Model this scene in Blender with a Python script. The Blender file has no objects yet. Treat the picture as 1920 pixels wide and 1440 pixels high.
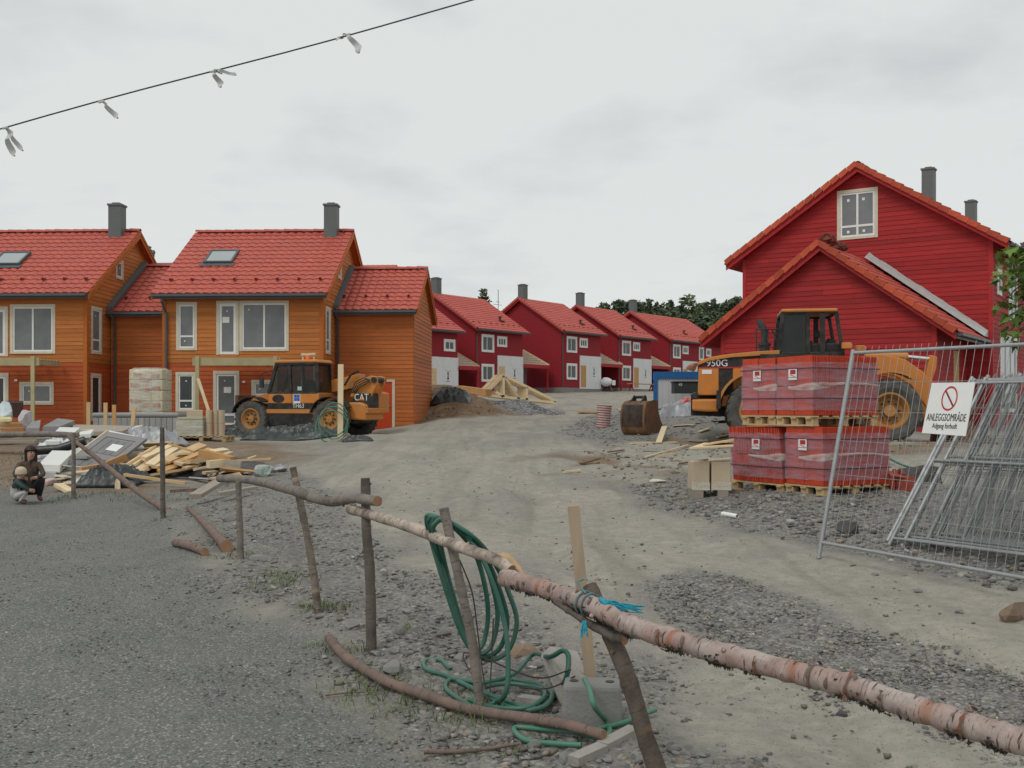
import bpy, bmesh, math, random
import numpy as np
from mathutils import Vector, Matrix

R = math.radians
rng = random.Random(7)
nrng = np.random.default_rng(11)
scene = bpy.context.scene
COL = scene.collection

# ------------------------------------------------------------------ camera
F, PX0, PY0, EYE = 2026.0, 960.0, 765.0, 1.6      # focal length and horizon measured on the photo (px), eye height (m)
cam_d = bpy.data.cameras.new('camera')
cam_d.sensor_width = 36.0
cam_d.lens = F / 1920.0 * 36.0
cam_d.shift_y = (PY0 - 720.0) / 1920.0
cam_d.clip_start = 0.05
cam_d.clip_end = 3000.0
cam = bpy.data.objects.new('camera', cam_d)
cam.location = (0, 0, EYE)
cam.rotation_euler = (R(90), 0, 0)
COL.objects.link(cam)
scene.camera = cam

# ------------------------------------------------------------------ world: overcast sky
SUN_EL, SUN_AZ = R(52), R(218)                    # azimuth clockwise from +Y: behind the camera, a little to the left
world = bpy.data.worlds.new('World')
scene.world = world
world.use_nodes = True
wn, wl = world.node_tree.nodes, world.node_tree.links
wn.clear()
wout = wn.new('ShaderNodeOutputWorld')
sky = wn.new('ShaderNodeTexSky')
sky.sky_type = 'NISHITA'
sky.sun_disc = False
sky.sun_elevation = SUN_EL
sky.sun_rotation = SUN_AZ
bg_sky = wn.new('ShaderNodeBackground'); bg_sky.inputs['Strength'].default_value = 0.1
wl.new(sky.outputs[0], bg_sky.inputs['Color'])
tc = wn.new('ShaderNodeTexCoord')
sep = wn.new('ShaderNodeSeparateXYZ'); wl.new(tc.outputs['Generated'], sep.inputs[0])
addz = wn.new('ShaderNodeMath'); addz.operation = 'ADD'; addz.inputs[1].default_value = 0.22
absz = wn.new('ShaderNodeMath'); absz.operation = 'ABSOLUTE'
wl.new(sep.outputs['Z'], absz.inputs[0]); wl.new(absz.outputs[0], addz.inputs[0])
dvx = wn.new('ShaderNodeMath'); dvx.operation = 'DIVIDE'; wl.new(sep.outputs['X'], dvx.inputs[0]); wl.new(addz.outputs[0], dvx.inputs[1])
dvy = wn.new('ShaderNodeMath'); dvy.operation = 'DIVIDE'; wl.new(sep.outputs['Y'], dvy.inputs[0]); wl.new(addz.outputs[0], dvy.inputs[1])
comb = wn.new('ShaderNodeCombineXYZ'); wl.new(dvx.outputs[0], comb.inputs[0]); wl.new(dvy.outputs[0], comb.inputs[1])
comb.inputs[2].default_value = 3.7
nz = wn.new('ShaderNodeTexNoise'); nz.inputs['Scale'].default_value = 1.9; nz.inputs['Detail'].default_value = 7; nz.inputs['Roughness'].default_value = 0.55
wl.new(comb.outputs[0], nz.inputs['Vector'])
ramp = wn.new('ShaderNodeValToRGB')
ramp.color_ramp.elements[0].position = 0.28; ramp.color_ramp.elements[0].color = (0.62, 0.64, 0.645, 1)
ramp.color_ramp.elements[1].position = 0.50; ramp.color_ramp.elements[1].color = (0.755, 0.785, 0.77, 1)
wl.new(nz.outputs['Fac'], ramp.inputs[0])
bg_cl = wn.new('ShaderNodeBackground'); bg_cl.inputs['Strength'].default_value = 1.0
wl.new(ramp.outputs[0], bg_cl.inputs['Color'])
wmix = wn.new('ShaderNodeMixShader'); wmix.inputs[0].default_value = 0.94
wl.new(bg_sky.outputs[0], wmix.inputs[1]); wl.new(bg_cl.outputs[0], wmix.inputs[2])
wl.new(wmix.outputs[0], wout.inputs['Surface'])

# ------------------------------------------------------------------ sun behind thin cloud
sun_d = bpy.data.lights.new('sun', 'SUN')
sun_d.energy = 1.1
sun_d.angle = R(25)
sun_d.color = (1.0, 0.97, 0.92)
sun = bpy.data.objects.new('sun', sun_d)
sdir = Vector((math.sin(SUN_AZ) * math.cos(SUN_EL), math.cos(SUN_AZ) * math.cos(SUN_EL), math.sin(SUN_EL)))
sun.rotation_euler = sdir.to_track_quat('Z', 'Y').to_euler()
sun.location = sdir * 200
COL.objects.link(sun)

vs = scene.view_settings
scene.display_settings.display_device = 'sRGB'
vs.view_transform = 'Standard'
vs.look = 'None'
vs.exposure = 0.0
vs.gamma = 1.0
vs.use_curve_mapping = False
scene.render.engine = 'CYCLES'
scene.cycles.use_denoising = True
scene.cycles.max_bounces = 6
scene.cycles.transparent_max_bounces = 24

# ------------------------------------------------------------------ mesh helpers
class MB:
    """collects shapes; build() links them as ONE mesh object"""
    def __init__(self):
        self.v, self.f, self.m = [], [], []
    def add(self, vs_, fs_, mi=0):
        b = len(self.v)
        self.v.extend([tuple(p) for p in vs_])
        for q in fs_:
            self.f.append(tuple(b + i for i in q)); self.m.append(mi)
        return self
    def hex(self, p, mi=0):
        return self.add(p, [(3, 2, 1, 0), (4, 5, 6, 7), (0, 1, 5, 4), (1, 2, 6, 5), (2, 3, 7, 6), (3, 0, 4, 7)], mi)
    def box(self, x0, x1, y0, y1, z0, z1, mi=0):
        return self.hex([(x0, y0, z0), (x1, y0, z0), (x1, y1, z0), (x0, y1, z0), (x0, y0, z1), (x1, y0, z1), (x1, y1, z1), (x0, y1, z1)], mi)
    def obox(self, c, s, rot=(0, 0, 0), mi=0):
        from mathutils import Euler
        mt = Euler(rot).to_matrix(); c = Vector(c)
        pts = [c + mt @ Vector((sx * s[0] / 2, sy * s[1] / 2, sz * s[2] / 2)) for sz in (-1, 1) for sx, sy in ((-1, -1), (1, -1), (1, 1), (-1, 1))]
        return self.hex(pts, mi)
    def beam(self, p0, p1, w, h, up=(0, 0, 1), mi=0):
        p0, p1 = Vector(p0), Vector(p1)
        d = (p1 - p0).normalized(); upv = Vector(up)
        if abs(d.dot(upv)) > 0.97: upv = Vector((1, 0, 0))
        s = d.cross(upv).normalized(); u = s.cross(d).normalized()
        a = [p0 - s * w / 2 - u * h / 2, p1 - s * w / 2 - u * h / 2, p1 + s * w / 2 - u * h / 2, p0 + s * w / 2 - u * h / 2]
        return self.hex(a + [q + u * h for q in a], mi)
    def prism(self, pts, a0, a1, axis='y', mi=0):
        n = len(pts)
        def mk(p, a):
            if axis == 'y': return (p[0], a, p[1])
            if axis == 'x': return (a, p[0], p[1])
            return (p[0], p[1], a)
        vv = [mk(p, a0) for p in pts] + [mk(p, a1) for p in pts]
        ff = [tuple(range(n - 1, -1, -1)), tuple(range(n, 2 * n))]
        ff += [(i, (i + 1) % n, n + (i + 1) % n, n + i) for i in range(n)]
        return self.add(vv, ff, mi)
    def tube(self, pts, r, n=8, caps=True, mi=0, jit=0.0, rr=None):
        pts = [Vector(p) for p in pts]
        k = len(pts)
        rad = r if isinstance(r, (list, tuple)) else [r] * k
        t0 = (pts[1] - pts[0]).normalized()
        a = Vector((0, 0, 1)) if abs(t0.z) < 0.9 else Vector((1, 0, 0))
        u = t0.cross(a).normalized()
        vv, ff = [], []
        for i in range(k):
            t = (pts[min(i + 1, k - 1)] - pts[max(i - 1, 0)])
            t = t.normalized() if t.length > 1e-9 else t0
            u = (u - t * u.dot(t))
            u = u.normalized() if u.length > 1e-6 else t.orthogonal().normalized()
            w = t.cross(u)
            for j in range(n):
                an = 2 * math.pi * j / n
                q = rad[i] * (1 + (rr.uniform(-jit, jit) if rr else 0))
                vv.append(pts[i] + (u * math.cos(an) + w * math.sin(an)) * q)
        for i in range(k - 1):
            for j in range(n):
                ff.append((i * n + j, i * n + (j + 1) % n, (i + 1) * n + (j + 1) % n, (i + 1) * n + j))
        if caps:
            ff.append(tuple(range(n - 1, -1, -1))); ff.append(tuple(range((k - 1) * n, k * n)))
        return self.add(vv, ff, mi)
    def lathe(self, prof, c, axis='z', n=24, mi=0, closed=False, caps=True):
        c = Vector(c); vv, ff = [], []
        for (r_, h) in prof:
            for j in range(n):
                an = 2 * math.pi * j / n
                a, b = r_ * math.cos(an), r_ * math.sin(an)
                vv.append(c + Vector({'z': (a, b, h), 'y': (a, h, b), 'x': (h, a, b)}[axis]))
        k = len(prof)
        for i in range(k - 1 + (1 if closed else 0)):
            i2 = (i + 1) % k
            for j in range(n):
                ff.append((i * n + j, i * n + (j + 1) % n, i2 * n + (j + 1) % n, i2 * n + j))
        if not closed and caps:
            ff.append(tuple(range(n - 1, -1, -1))); ff.append(tuple(range((k - 1) * n, k * n)))
        return self.add(vv, ff, mi)
    def build(self, name, mats, parent=None, smooth=None, bevel=0.0, recenter=True, axis=None):
        me = bpy.data.meshes.new(name)
        off = Vector((0, 0, 0)); mtx = None
        vv = self.v
        if parent is None and recenter and axis is None:
            a = np.array(vv); lo, hi = a.min(0), a.max(0)
            off = Vector(((lo[0] + hi[0]) / 2, (lo[1] + hi[1]) / 2, lo[2]))
            vv = (a - np.array(off)).tolist()
        if axis is not None:
            p0, p1 = Vector(axis[0]), Vector(axis[1])
            q = (p1 - p0).to_track_quat('X', 'Z')
            mtx = Matrix.Translation(p0) @ q.to_matrix().to_4x4()
            inv = mtx.inverted()
            vv = [tuple(inv @ Vector(p)) for p in vv]
        me.from_pydata(vv, [], self.f)
        ml = mats if isinstance(mats, (list, tuple)) else [mats]
        for m_ in ml: me.materials.append(m_)
        if len(ml) > 1: me.polygons.foreach_set('material_index', self.m)
        if parent is None or True:
            bm = bmesh.new(); bm.from_mesh(me); bmesh.ops.recalc_face_normals(bm, faces=bm.faces); bm.to_mesh(me); bm.free()
        if smooth:
            me.shade_smooth(); me.set_sharp_from_angle(angle=R(smooth if smooth is not True else 40))
        o = bpy.data.objects.new(name, me)
        COL.objects.link(o)
        if parent is not None: o.parent = parent
        if mtx is not None: o.matrix_world = mtx
        elif parent is None: o.location = off
        if bevel:
            b = o.modifiers.new('bevel', 'BEVEL'); b.width = bevel; b.segments = 2; b.limit_method = 'ANGLE'; b.angle_limit = R(35)
        return o

def tag(o, label, cat, group=None, kind=None):
    o['label'] = label; o['category'] = cat
    if group: o['group'] = group
    if kind: o['kind'] = kind
    return o
def thing(name, label, cat, loc=(0, 0, 0), rz=0.0, group=None, rot=None):
    o = bpy.data.objects.new(name, None); COL.objects.link(o)
    o.empty_display_size = 0.2
    o.location = loc; o.rotation_euler = rot if rot else (0, 0, rz)
    return tag(o, label, cat, group)
def structure(o):
    o['kind'] = 'structure'; return o
def stuff(o):
    o['kind'] = 'stuff'; return o
def copy_tree(o, parent=None):
    c = o.copy(); COL.objects.link(c)
    if parent is not None: c.parent = parent
    for ch in list(o.children): copy_tree(ch, c)
    return c

# ------------------------------------------------------------------ terrain height and photo-measured placement
def sst(a, b, x):
    t = np.clip((x - a) / (b - a), 0, 1); return t * t * (3 - 2 * t)
def H(x, y):
    x = np.asarray(x, float); y = np.asarray(y, float)
    z = 0.033 * np.clip(y - 5, 0, 95) * sst(4, 9, y)
    z = z - 0.35 * sst(2.0, 6.0, -x) * sst(7, 14, y) * (1 - sst(48, 60, y)) * (1 - 0.9 * sst(19, 27, y) * (1 - sst(29, 35, y)))
    g = lambda cx, cy, a, sx, sy: a * np.exp(-((x - cx) / sx) ** 2 - ((y - cy) / sy) ** 2)
    z = z + g(-3.5, 47.5, 1.25, 1.9, 3.6) + g(-1.9, 44.2, 0.50, 1.7, 2.6)          # soil mound beside the annex
    z = z + g(0.35, 46.0, 0.55, 1.05, 1.6)                                         # gravel heap
    z = z + g(4.4, 31.0, 0.28, 2.2, 2.6) + g(8.5, 23.0, 0.25, 3.0, 2.5)            # gravel round the loader bucket
    z = z + g(4.4, 15.3, 0.12, 1.8, 1.5) + g(6.8, 31.0, 0.35, 3.0, 1.8)
    z = z + 0.05 * np.sin(x * 1.3 + 0.7) * np.sin(y * 0.9) * sst(5, 12, y)
    z = z + 0.02 * np.sin(x * 3.1 + y * 2.3)
    return z
def h(x, y): return float(H(x, y))
def W(px, py, Y): return Vector(((px - PX0) / F * Y, Y, EYE + (PY0 - py) / F * Y))
def G(px, py):
    """ground point seen at a photo pixel"""
    y0, prev = 2.0, None
    Y = 2.0
    while Y < 200:
        z = EYE + (PY0 - py) / F * Y
        if z <= h((px - PX0) / F * Y, Y): break
        Y *= 1.01
    lo, hi = Y / 1.01, Y
    for _ in range(20):
        m = (lo + hi) / 2
        if EYE + (PY0 - py) / F * m <= h((px - PX0) / F * m, m): hi = m
        else: lo = m
    x = (px - PX0) / F * hi
    return Vector((x, hi, h(x, hi)))

# ------------------------------------------------------------------ materials
MATS = {}
def mat(name, col, rough=0.75, var=0.18, nscale=6.0, bump=0.0, bscale=60.0, metal=0.0, objvar=0.0, spec=0.3, stretch=(1, 1, 1), dirt_or_tone=None, dirt_or_tone_amt=0.0, dscale=2.5, coat=0.0):
    if name in MATS: return MATS[name]
    m = bpy.data.materials.new(name); m.use_nodes = True
    n, l = m.node_tree.nodes, m.node_tree.links
    p = n['Principled BSDF']
    p.inputs['Roughness'].default_value = rough
    p.inputs['Metallic'].default_value = metal
    p.inputs['Specular IOR Level'].default_value = spec
    if coat: p.inputs['Coat Weight'].default_value = coat
    t = n.new('ShaderNodeTexCoord'); mp = n.new('ShaderNodeMapping'); mp.inputs['Scale'].default_value = stretch
    l.new(t.outputs['Object'], mp.inputs[0])
    nz_ = n.new('ShaderNodeTexNoise'); nz_.inputs['Scale'].default_value = nscale; nz_.inputs['Detail'].default_value = 5; nz_.inputs['Roughness'].default_value = 0.6
    l.new(mp.outputs[0], nz_.inputs['Vector'])
    mr = n.new('ShaderNodeMapRange'); mr.inputs['From Min'].default_value = 0.25; mr.inputs['From Max'].default_value = 0.75
    mr.inputs['To Min'].default_value = 1 - var; mr.inputs['To Max'].default_value = 1 + var
    l.new(nz_.outputs['Fac'], mr.inputs['Value'])
    val = mr.outputs[0]
    if objvar:
        oi = n.new('ShaderNodeObjectInfo'); mo = n.new('ShaderNodeMapRange')
        mo.inputs['To Min'].default_value = 1 - objvar; mo.inputs['To Max'].default_value = 1 + objvar
        l.new(oi.outputs['Random'], mo.inputs['Value'])
        mu = n.new('ShaderNodeMath'); mu.operation = 'MULTIPLY'; l.new(val, mu.inputs[0]); l.new(mo.outputs[0], mu.inputs[1]); val = mu.outputs[0]
    hs = n.new('ShaderNodeHueSaturation'); hs.inputs['Color'].default_value = (*col, 1)
    l.new(val, hs.inputs['Value'])
    out = hs.outputs[0]
    if dirt_or_tone:
        n2 = n.new('ShaderNodeTexNoise'); n2.inputs['Scale'].default_value = dscale; n2.inputs['Detail'].default_value = 8; n2.inputs['Roughness'].default_value = 0.65
        l.new(mp.outputs[0], n2.inputs['Vector'])
        m2 = n.new('ShaderNodeMapRange'); m2.inputs['From Min'].default_value = 0.42; m2.inputs['From Max'].default_value = 0.68; m2.inputs['To Max'].default_value = dirt_or_tone_amt
        l.new(n2.outputs['Fac'], m2.inputs['Value'])
        mx = n.new('ShaderNodeMixRGB'); l.new(m2.outputs[0], mx.inputs['Fac']); l.new(out, mx.inputs['Color1']); mx.inputs['Color2'].default_value = (*dirt_or_tone, 1); out = mx.outputs[0]
    l.new(out, p.inputs['Base Color'])
    if bump:
        nb = n.new('ShaderNodeTexNoise'); nb.inputs['Scale'].default_value = bscale; nb.inputs['Detail'].default_value = 4
        l.new(mp.outputs[0], nb.inputs['Vector'])
        b = n.new('ShaderNodeBump'); b.inputs['Strength'].default_value = bump; b.inputs['Distance'].default_value = 0.02
        l.new(nb.outputs['Fac'], b.inputs['Height']); l.new(b.outputs[0], p.inputs['Normal'])
    MATS[name] = m
    return m

TILE = mat('clay_tile_red', (0.46, 0.098, 0.072), 0.5, 0.28, 7, objvar=0.0, dirt_or_tone=(0.34, 0.075, 0.065), dirt_or_tone_amt=0.5, dscale=1.2)
TILE_FAR = mat('clay_tile_red_far', (0.47, 0.098, 0.075), 0.55, 0.10, 1.5, dirt_or_tone=(0.39, 0.075, 0.06), dirt_or_tone_amt=0.5, dscale=0.6)
TILE_OR = mat('verge_tile_orange_red', (0.45, 0.075, 0.033), 0.55, 0.2, 4, objvar=0.22)
ORANGE_U = mat('orange_stain_upper', (0.485, 0.168, 0.040), 0.7, 0.18, 3, objvar=0.17, stretch=(0.6, 0.6, 8), bump=0.15, bscale=20, dirt_or_tone=(0.33, 0.10, 0.03), dirt_or_tone_amt=0.4, dscale=1.4)
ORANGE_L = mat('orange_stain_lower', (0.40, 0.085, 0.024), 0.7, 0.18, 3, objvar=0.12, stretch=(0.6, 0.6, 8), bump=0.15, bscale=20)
ORANGE_A = mat('orange_annex_boards', (0.44, 0.128, 0.032), 0.7, 0.18, 3, objvar=0.12, stretch=(0.6, 0.6, 8), bump=0.15, bscale=20)  # darker orange than the upper house boards, for annex and link walls
RED_W = mat('red_stain_boards', (0.335, 0.020, 0.020), 0.7, 0.22, 3, objvar=0.19, stretch=(0.6, 0.6, 8), bump=0.15, bscale=20, dirt_or_tone=(0.24, 0.014, 0.020), dirt_or_tone_amt=0.45, dscale=1.2)
RED_T = mat('red_trim', (0.36, 0.022, 0.024), 0.65, 0.12, 3, objvar=0.06)
RED_FAR = mat('red_far_wall', (0.26, 0.015, 0.023), 0.75, 0.12, 1.2, stretch=(0.3, 0.3, 6), dirt_or_tone=(0.28, 0.012, 0.02), dirt_or_tone_amt=0.5, dscale=0.8)
ORANGE_TRIM = mat('orange_trim', (0.44, 0.125, 0.024), 0.7, 0.12, 3, objvar=0.06)
GUTTER = mat('dark_grey_sheet', (0.075, 0.082, 0.088), 0.45, 0.1, 4, spec=0.5)
CHIM = mat('chimney_grey_sheet', (0.115, 0.128, 0.128), 0.55, 0.08, 2, spec=0.4)
CASING = mat('cream_casing', (0.60, 0.55, 0.43), 0.7, 0.08, 5, objvar=0.04)
WHITE = mat('white_paint', (0.74, 0.74, 0.72), 0.5, 0.05, 5)
WHITE_W = mat('white_house_wrap', (0.70, 0.71, 0.72), 0.6, 0.07, 1.2, dirt_or_tone=(0.5, 0.48, 0.44), dirt_or_tone_amt=0.3)
DARKIN = mat('dark_interior', (0.02, 0.02, 0.022), 0.9, 0.1)
CONC = mat('concrete', (0.24, 0.235, 0.225), 0.85, 0.18, 6, bump=0.3, bscale=60, dirt_or_tone=(0.19, 0.185, 0.17), dirt_or_tone_amt=0.6)
PINE = mat('fresh_pine', (0.60, 0.45, 0.26), 0.7, 0.16, 3, objvar=0.22, stretch=(1, 6, 6), bump=0.1, bscale=30, dirt_or_tone=(0.50, 0.27, 0.10), dirt_or_tone_amt=0.5)
PINE_P = mat('pale_pine', (0.66, 0.53, 0.34), 0.7, 0.14, 3, objvar=0.16, stretch=(1, 6, 6), bump=0.1, bscale=30)
PINE_OR = mat('orange_pine', (0.50, 0.28, 0.115), 0.7, 0.16, 3, objvar=0.2, stretch=(1, 6, 6))
GREYWOOD = mat('weathered_wood', (0.33, 0.29, 0.235), 0.8, 0.2, 4, objvar=0.15, stretch=(1, 6, 6), bump=0.15)
TREATED = mat('treated_wood', (0.42, 0.37, 0.21), 0.75, 0.15, 3, objvar=0.12, stretch=(1, 1, 1))
GLASS = mat('window_pane', (0.17, 0.18, 0.185), 0.06, 0.3, 0.9, spec=0.5, dirt_or_tone=(0.095, 0.10, 0.105), dirt_or_tone_amt=.7, dscale=.5)  # grey base and blotchy second tone put sky reflection into the colour
GLASS_D = mat('window_pane_dark', (0.03, 0.035, 0.035), 0.08, 0.3, 1.5, spec=0.5)
GLASS_L = mat('skylight_pane', (0.30, 0.34, 0.35), 0.05, 0.1, 1.0, spec=0.8)
PAPER = mat('white_paper', (0.72, 0.72, 0.70), 0.7, 0.04)
BLACK = mat('black_print', (0.02, 0.02, 0.022), 0.6, 0.05)
REDP = mat('red_print', (0.45, 0.03, 0.035), 0.6, 0.1)
BLUEP = mat('blue_print', (0.03, 0.11, 0.42), 0.6, 0.05)
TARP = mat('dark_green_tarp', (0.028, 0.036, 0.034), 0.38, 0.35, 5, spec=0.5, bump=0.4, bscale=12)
TARP_B = mat('black_plastic', (0.016, 0.017, 0.018), 0.35, 0.3, 5, spec=0.5, bump=0.4, bscale=14)
CAT_Y = mat('machine_yellow', (0.57, 0.195, 0.028), 0.5, 0.12, 2.5, dirt_or_tone=(0.30, 0.20, 0.10), dirt_or_tone_amt=0.65, dscale=3.5, spec=0.4)
CAT_K = mat('machine_black', (0.018, 0.018, 0.019), 0.55, 0.25, 4, dirt_or_tone=(0.09, 0.08, 0.065), dirt_or_tone_amt=0.5, dscale=4)
RUBBER = mat('dusty_rubber', (0.075, 0.073, 0.068), 0.9, 0.2, 6, dirt_or_tone=(0.17, 0.16, 0.135), dirt_or_tone_amt=0.6, dscale=5, bump=0.2)
RIMY = mat('rim_yellow', (0.42, 0.18, 0.04), 0.7, 0.25, 4, dirt_or_tone=(0.30, 0.22, 0.13), dirt_or_tone_amt=0.85, dscale=6)
def glass_mat(name, opaque, col=(0.03, 0.035, 0.035)):
    m = bpy.data.materials.new(name); m.use_nodes = True
    n, l = m.node_tree.nodes, m.node_tree.links; p = n['Principled BSDF']
    p.inputs['Base Color'].default_value = (*col, 1); p.inputs['Roughness'].default_value = 0.06; p.inputs['Specular IOR Level'].default_value = 0.5
    t = n.new('ShaderNodeTexCoord'); q = n.new('ShaderNodeTexNoise'); q.inputs['Scale'].default_value = 5; q.inputs['Detail'].default_value = 6; l.new(t.outputs['Object'], q.inputs['Vector'])
    mr = n.new('ShaderNodeMapRange'); mr.inputs['To Min'].default_value = opaque - .2; mr.inputs['To Max'].default_value = opaque + .2; l.new(q.outputs['Fac'], mr.inputs['Value'])
    tr = n.new('ShaderNodeBsdfTransparent'); tr.inputs[0].default_value = (.62, .66, .64, 1)
    mx = n.new('ShaderNodeMixShader'); l.new(mr.outputs[0], mx.inputs[0]); l.new(tr.outputs[0], mx.inputs[1]); l.new(p.outputs[0], mx.inputs[2]); l.new(mx.outputs[0], n['Material Output'].inputs['Surface'])
    return m
CABGL = glass_mat('cab_glass', 0.45)
STEEL = mat('galvanised_steel', (0.36, 0.37, 0.375), 0.42, 0.15, 14, metal=0.55, spec=0.5, objvar=0.08)
CHROME = mat('chrome', (0.75, 0.76, 0.76), 0.15, 0.03, metal=1.0)
RUST = mat('rusty_steel', (0.17, 0.085, 0.042), 0.7, 0.3, 3, dirt_or_tone=(0.055, 0.045, 0.042), dirt_or_tone_amt=0.8, dscale=1.8, bump=0.15)
CARD = mat('cardboard', (0.50, 0.41, 0.29), 0.8, 0.08, 3, objvar=0.06)

def text(s, size, m, parent, mtx, sx=1.0, name='lettering', extrude=0.002):
    c = bpy.data.curves.new(name, 'FONT'); c.body = s; c.size = size; c.extrude = extrude
    c.align_x = 'CENTER'; c.align_y = 'CENTER'; c.resolution_u = 3
    o = bpy.data.objects.new(name + '_tmp', c); COL.objects.link(o)
    dg = bpy.context.evaluated_depsgraph_get()
    me = bpy.data.meshes.new_from_object(o.evaluated_get(dg)); me.name = name
    bpy.data.objects.remove(o); bpy.data.curves.remove(c)
    me.transform(Matrix.Diagonal((sx, 1, 1, 1)))
    me.transform(mtx)
    me.materials.clear(); me.materials.append(m)
    t = bpy.data.objects.new(name, me); COL.objects.link(t)
    if parent is not None: t.parent = parent
    return t
def plane_mtx(o, u, v):
    """matrix that lays text (x right, y up) on the plane through o with right u and up v"""
    u, v = Vector(u).normalized(), Vector(v).normalized(); n = u.cross(v)
    m = Matrix((u, v, n)).transposed().to_4x4(); m.translation = Vector(o); return m
# ------------------------------------------------------------------ ground: one sheet to the horizon
def vhash(ix, iy, s=0):
    n = (ix.astype(np.int64) * 374761393 + iy.astype(np.int64) * 668265263 + s * 1274126177) & 0x7fffffff
    n = ((n ^ (n >> 13)) * 1274126177) & 0x7fffffff
    return ((n ^ (n >> 16)) & 0xffff) / 65535.0
def vnoise(x, y, s=0):
    ix, iy = np.floor(x), np.floor(y); fx, fy = x - ix, y - iy
    fx = fx * fx * (3 - 2 * fx); fy = fy * fy * (3 - 2 * fy)
    a, b = vhash(ix, iy, s), vhash(ix + 1, iy, s); c, d = vhash(ix, iy + 1, s), vhash(ix + 1, iy + 1, s)
    return (a * (1 - fx) + b * fx) * (1 - fy) + (c * (1 - fx) + d * fx) * fy
def fbm(x, y, s=0, o=4):
    t, a, w = 0, 0.5, 0
    for k in range(o):
        t = t + a * vnoise(x * 2 ** k, y * 2 ** k, s + k); w += a; a *= 0.5
    return t / w
def gpoly(pix): return [tuple(G(px, py))[:2] for px, py in pix]
def inside(poly, x, y, soft=0.25, rough=0.5, s=5):
    """soft 0..1 mask of a world-space outline with a ragged edge"""
    d2 = np.full(x.shape, 1e9); ins = np.zeros(x.shape, bool)
    n = len(poly)
    for i in range(n):
        (x0, y0), (x1, y1) = poly[i], poly[(i + 1) % n]
        dx, dy = x1 - x0, y1 - y0
        t = np.clip(((x - x0) * dx + (y - y0) * dy) / (dx * dx + dy * dy + 1e-9), 0, 1)
        d2 = np.minimum(d2, (x - x0 - t * dx) ** 2 + (y - y0 - t * dy) ** 2)
        with np.errstate(divide='ignore', invalid='ignore'):
            c = ((y0 > y) != (y1 > y)) & (x < (x1 - x0) * (y - y0) / (y1 - y0 + 1e-12) + x0)
        ins ^= c
    sd = np.where(ins, 1, -1) * np.sqrt(d2)
    sd = sd + rough * (fbm(x * 1.1, y * 1.1, s) - 0.5) * 2
    return sst(-soft, soft, sd)

P_GRAV_A = gpoly([(1215, 1100), (1330, 1078), (1480, 1122), (1700, 1215), (1920, 1290)]) + [(4.2, 5.4), (3.0, 4.6)] + gpoly([(1890, 1415), (1700, 1335), (1500, 1265), (1320, 1190), (1225, 1140)])
P_GRAV_B = gpoly([(1180, 912), (1300, 892), (1500, 890), (1700, 905), (1919, 930)]) + [(9.5, 15), (9, 9), (5.2, 8.4)] + gpoly([(1910, 1100), (1700, 1065), (1520, 1015), (1360, 985), (1210, 945)])
P_FENCE = gpoly([(330, 925), (400, 1060), (540, 1165), (640, 1235), (760, 1340), (900, 1439)]) + [(0.2, 4.0), (1.2, 4.0)] + gpoly([(1330, 1439), (1190, 1262), (960, 1150), (790, 1075), (660, 965), (560, 885), (470, 880)])
P_PATH = [(-40, 3), (-40, 21)] + gpoly([(0, 905), (120, 905), (330, 925), (400, 1060), (540, 1165), (640, 1235), (760, 1340), (900, 1439)]) + [(0.0, 3.5), (0, -3), (-40, -3)]
P_SOIL_L = [(-40, 36), (-14, 36)] + gpoly([(540, 835), (520, 880), (400, 880), (250, 925), (0, 905)]) + [(-40, 21)]
P_SOIL_R = gpoly([(1040, 862), (1150, 835), (1290, 818), (1500, 812)]) + [(12, 25)] + gpoly([(1500, 880), (1300, 905), (1180, 905), (1060, 885)])
P_MOUND = [(-4.5, 38.6), (-3.3, 39.6), (-1.5, 40.5), (0.2, 42.5), (0.2, 44), (-0.3, 48), (-2, 52), (-6, 53), (-6, 40)]
P_HEAP = [(-0.6, 43.5), (0.6, 42.6), (1.9, 44.5), (2.2, 47), (0.8, 49.5), (-0.8, 47.5)]
P_BUCK = gpoly([(1040, 812), (1110, 782), (1200, 775)]) + [(6, 34), (9, 32)] + gpoly([(1330, 800), (1260, 825), (1140, 832)])

ys = np.concatenate([[-30, -12, -4, 0, 1.5, 2.5], 3.2 * 1.0062 ** np.arange(0, 600)])
ys = np.concatenate([ys, ys[-1] * 1.09 ** np.arange(1, 28)])
ss = np.concatenate([-np.geomspace(0.54, 2.6, 16)[::-1], np.linspace(-0.53, 0.53, 460), np.geomspace(0.54, 2.6, 16)])
YY = np.repeat(ys[:, None], len(ss), 1)
XX = ss[None, :] * (np.maximum(YY, 3.2) + 0.6)
ZZ = H(XX, YY)
near = np.exp(-np.maximum(YY - 4, 0) / 22)
m_path = inside(P_PATH, XX, YY, 0.35, 0.45, 1)
m_fence = inside(P_FENCE, XX, YY, 0.25, 0.4, 2)
m_ga = inside(P_GRAV_A, XX, YY, 0.22, 0.4, 3)
m_gb = inside(P_GRAV_B, XX, YY, 0.35, 0.5, 4)
m_sl = inside(P_SOIL_L, XX, YY, 0.8, 1.2, 6)
m_sr = inside(P_SOIL_R, XX, YY, 1.0, 1.6, 7)
m_mo = inside(P_MOUND, XX, YY, 0.5, 0.5, 8)
m_he = inside(P_HEAP, XX, YY, 0.4, 0.4, 9)
m_bu = inside(P_BUCK, XX, YY, 0.6, 0.8, 10)
coarse = np.clip(m_fence * 0.8 + m_ga + m_gb + m_he + m_bu * 0.8, 0, 1)
coarse = np.clip(coarse + 0.35 * sst(0.52, 0.78, fbm(XX * 0.9, YY * 0.55, 21)) * (1 - m_path), 0, 1)
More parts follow.
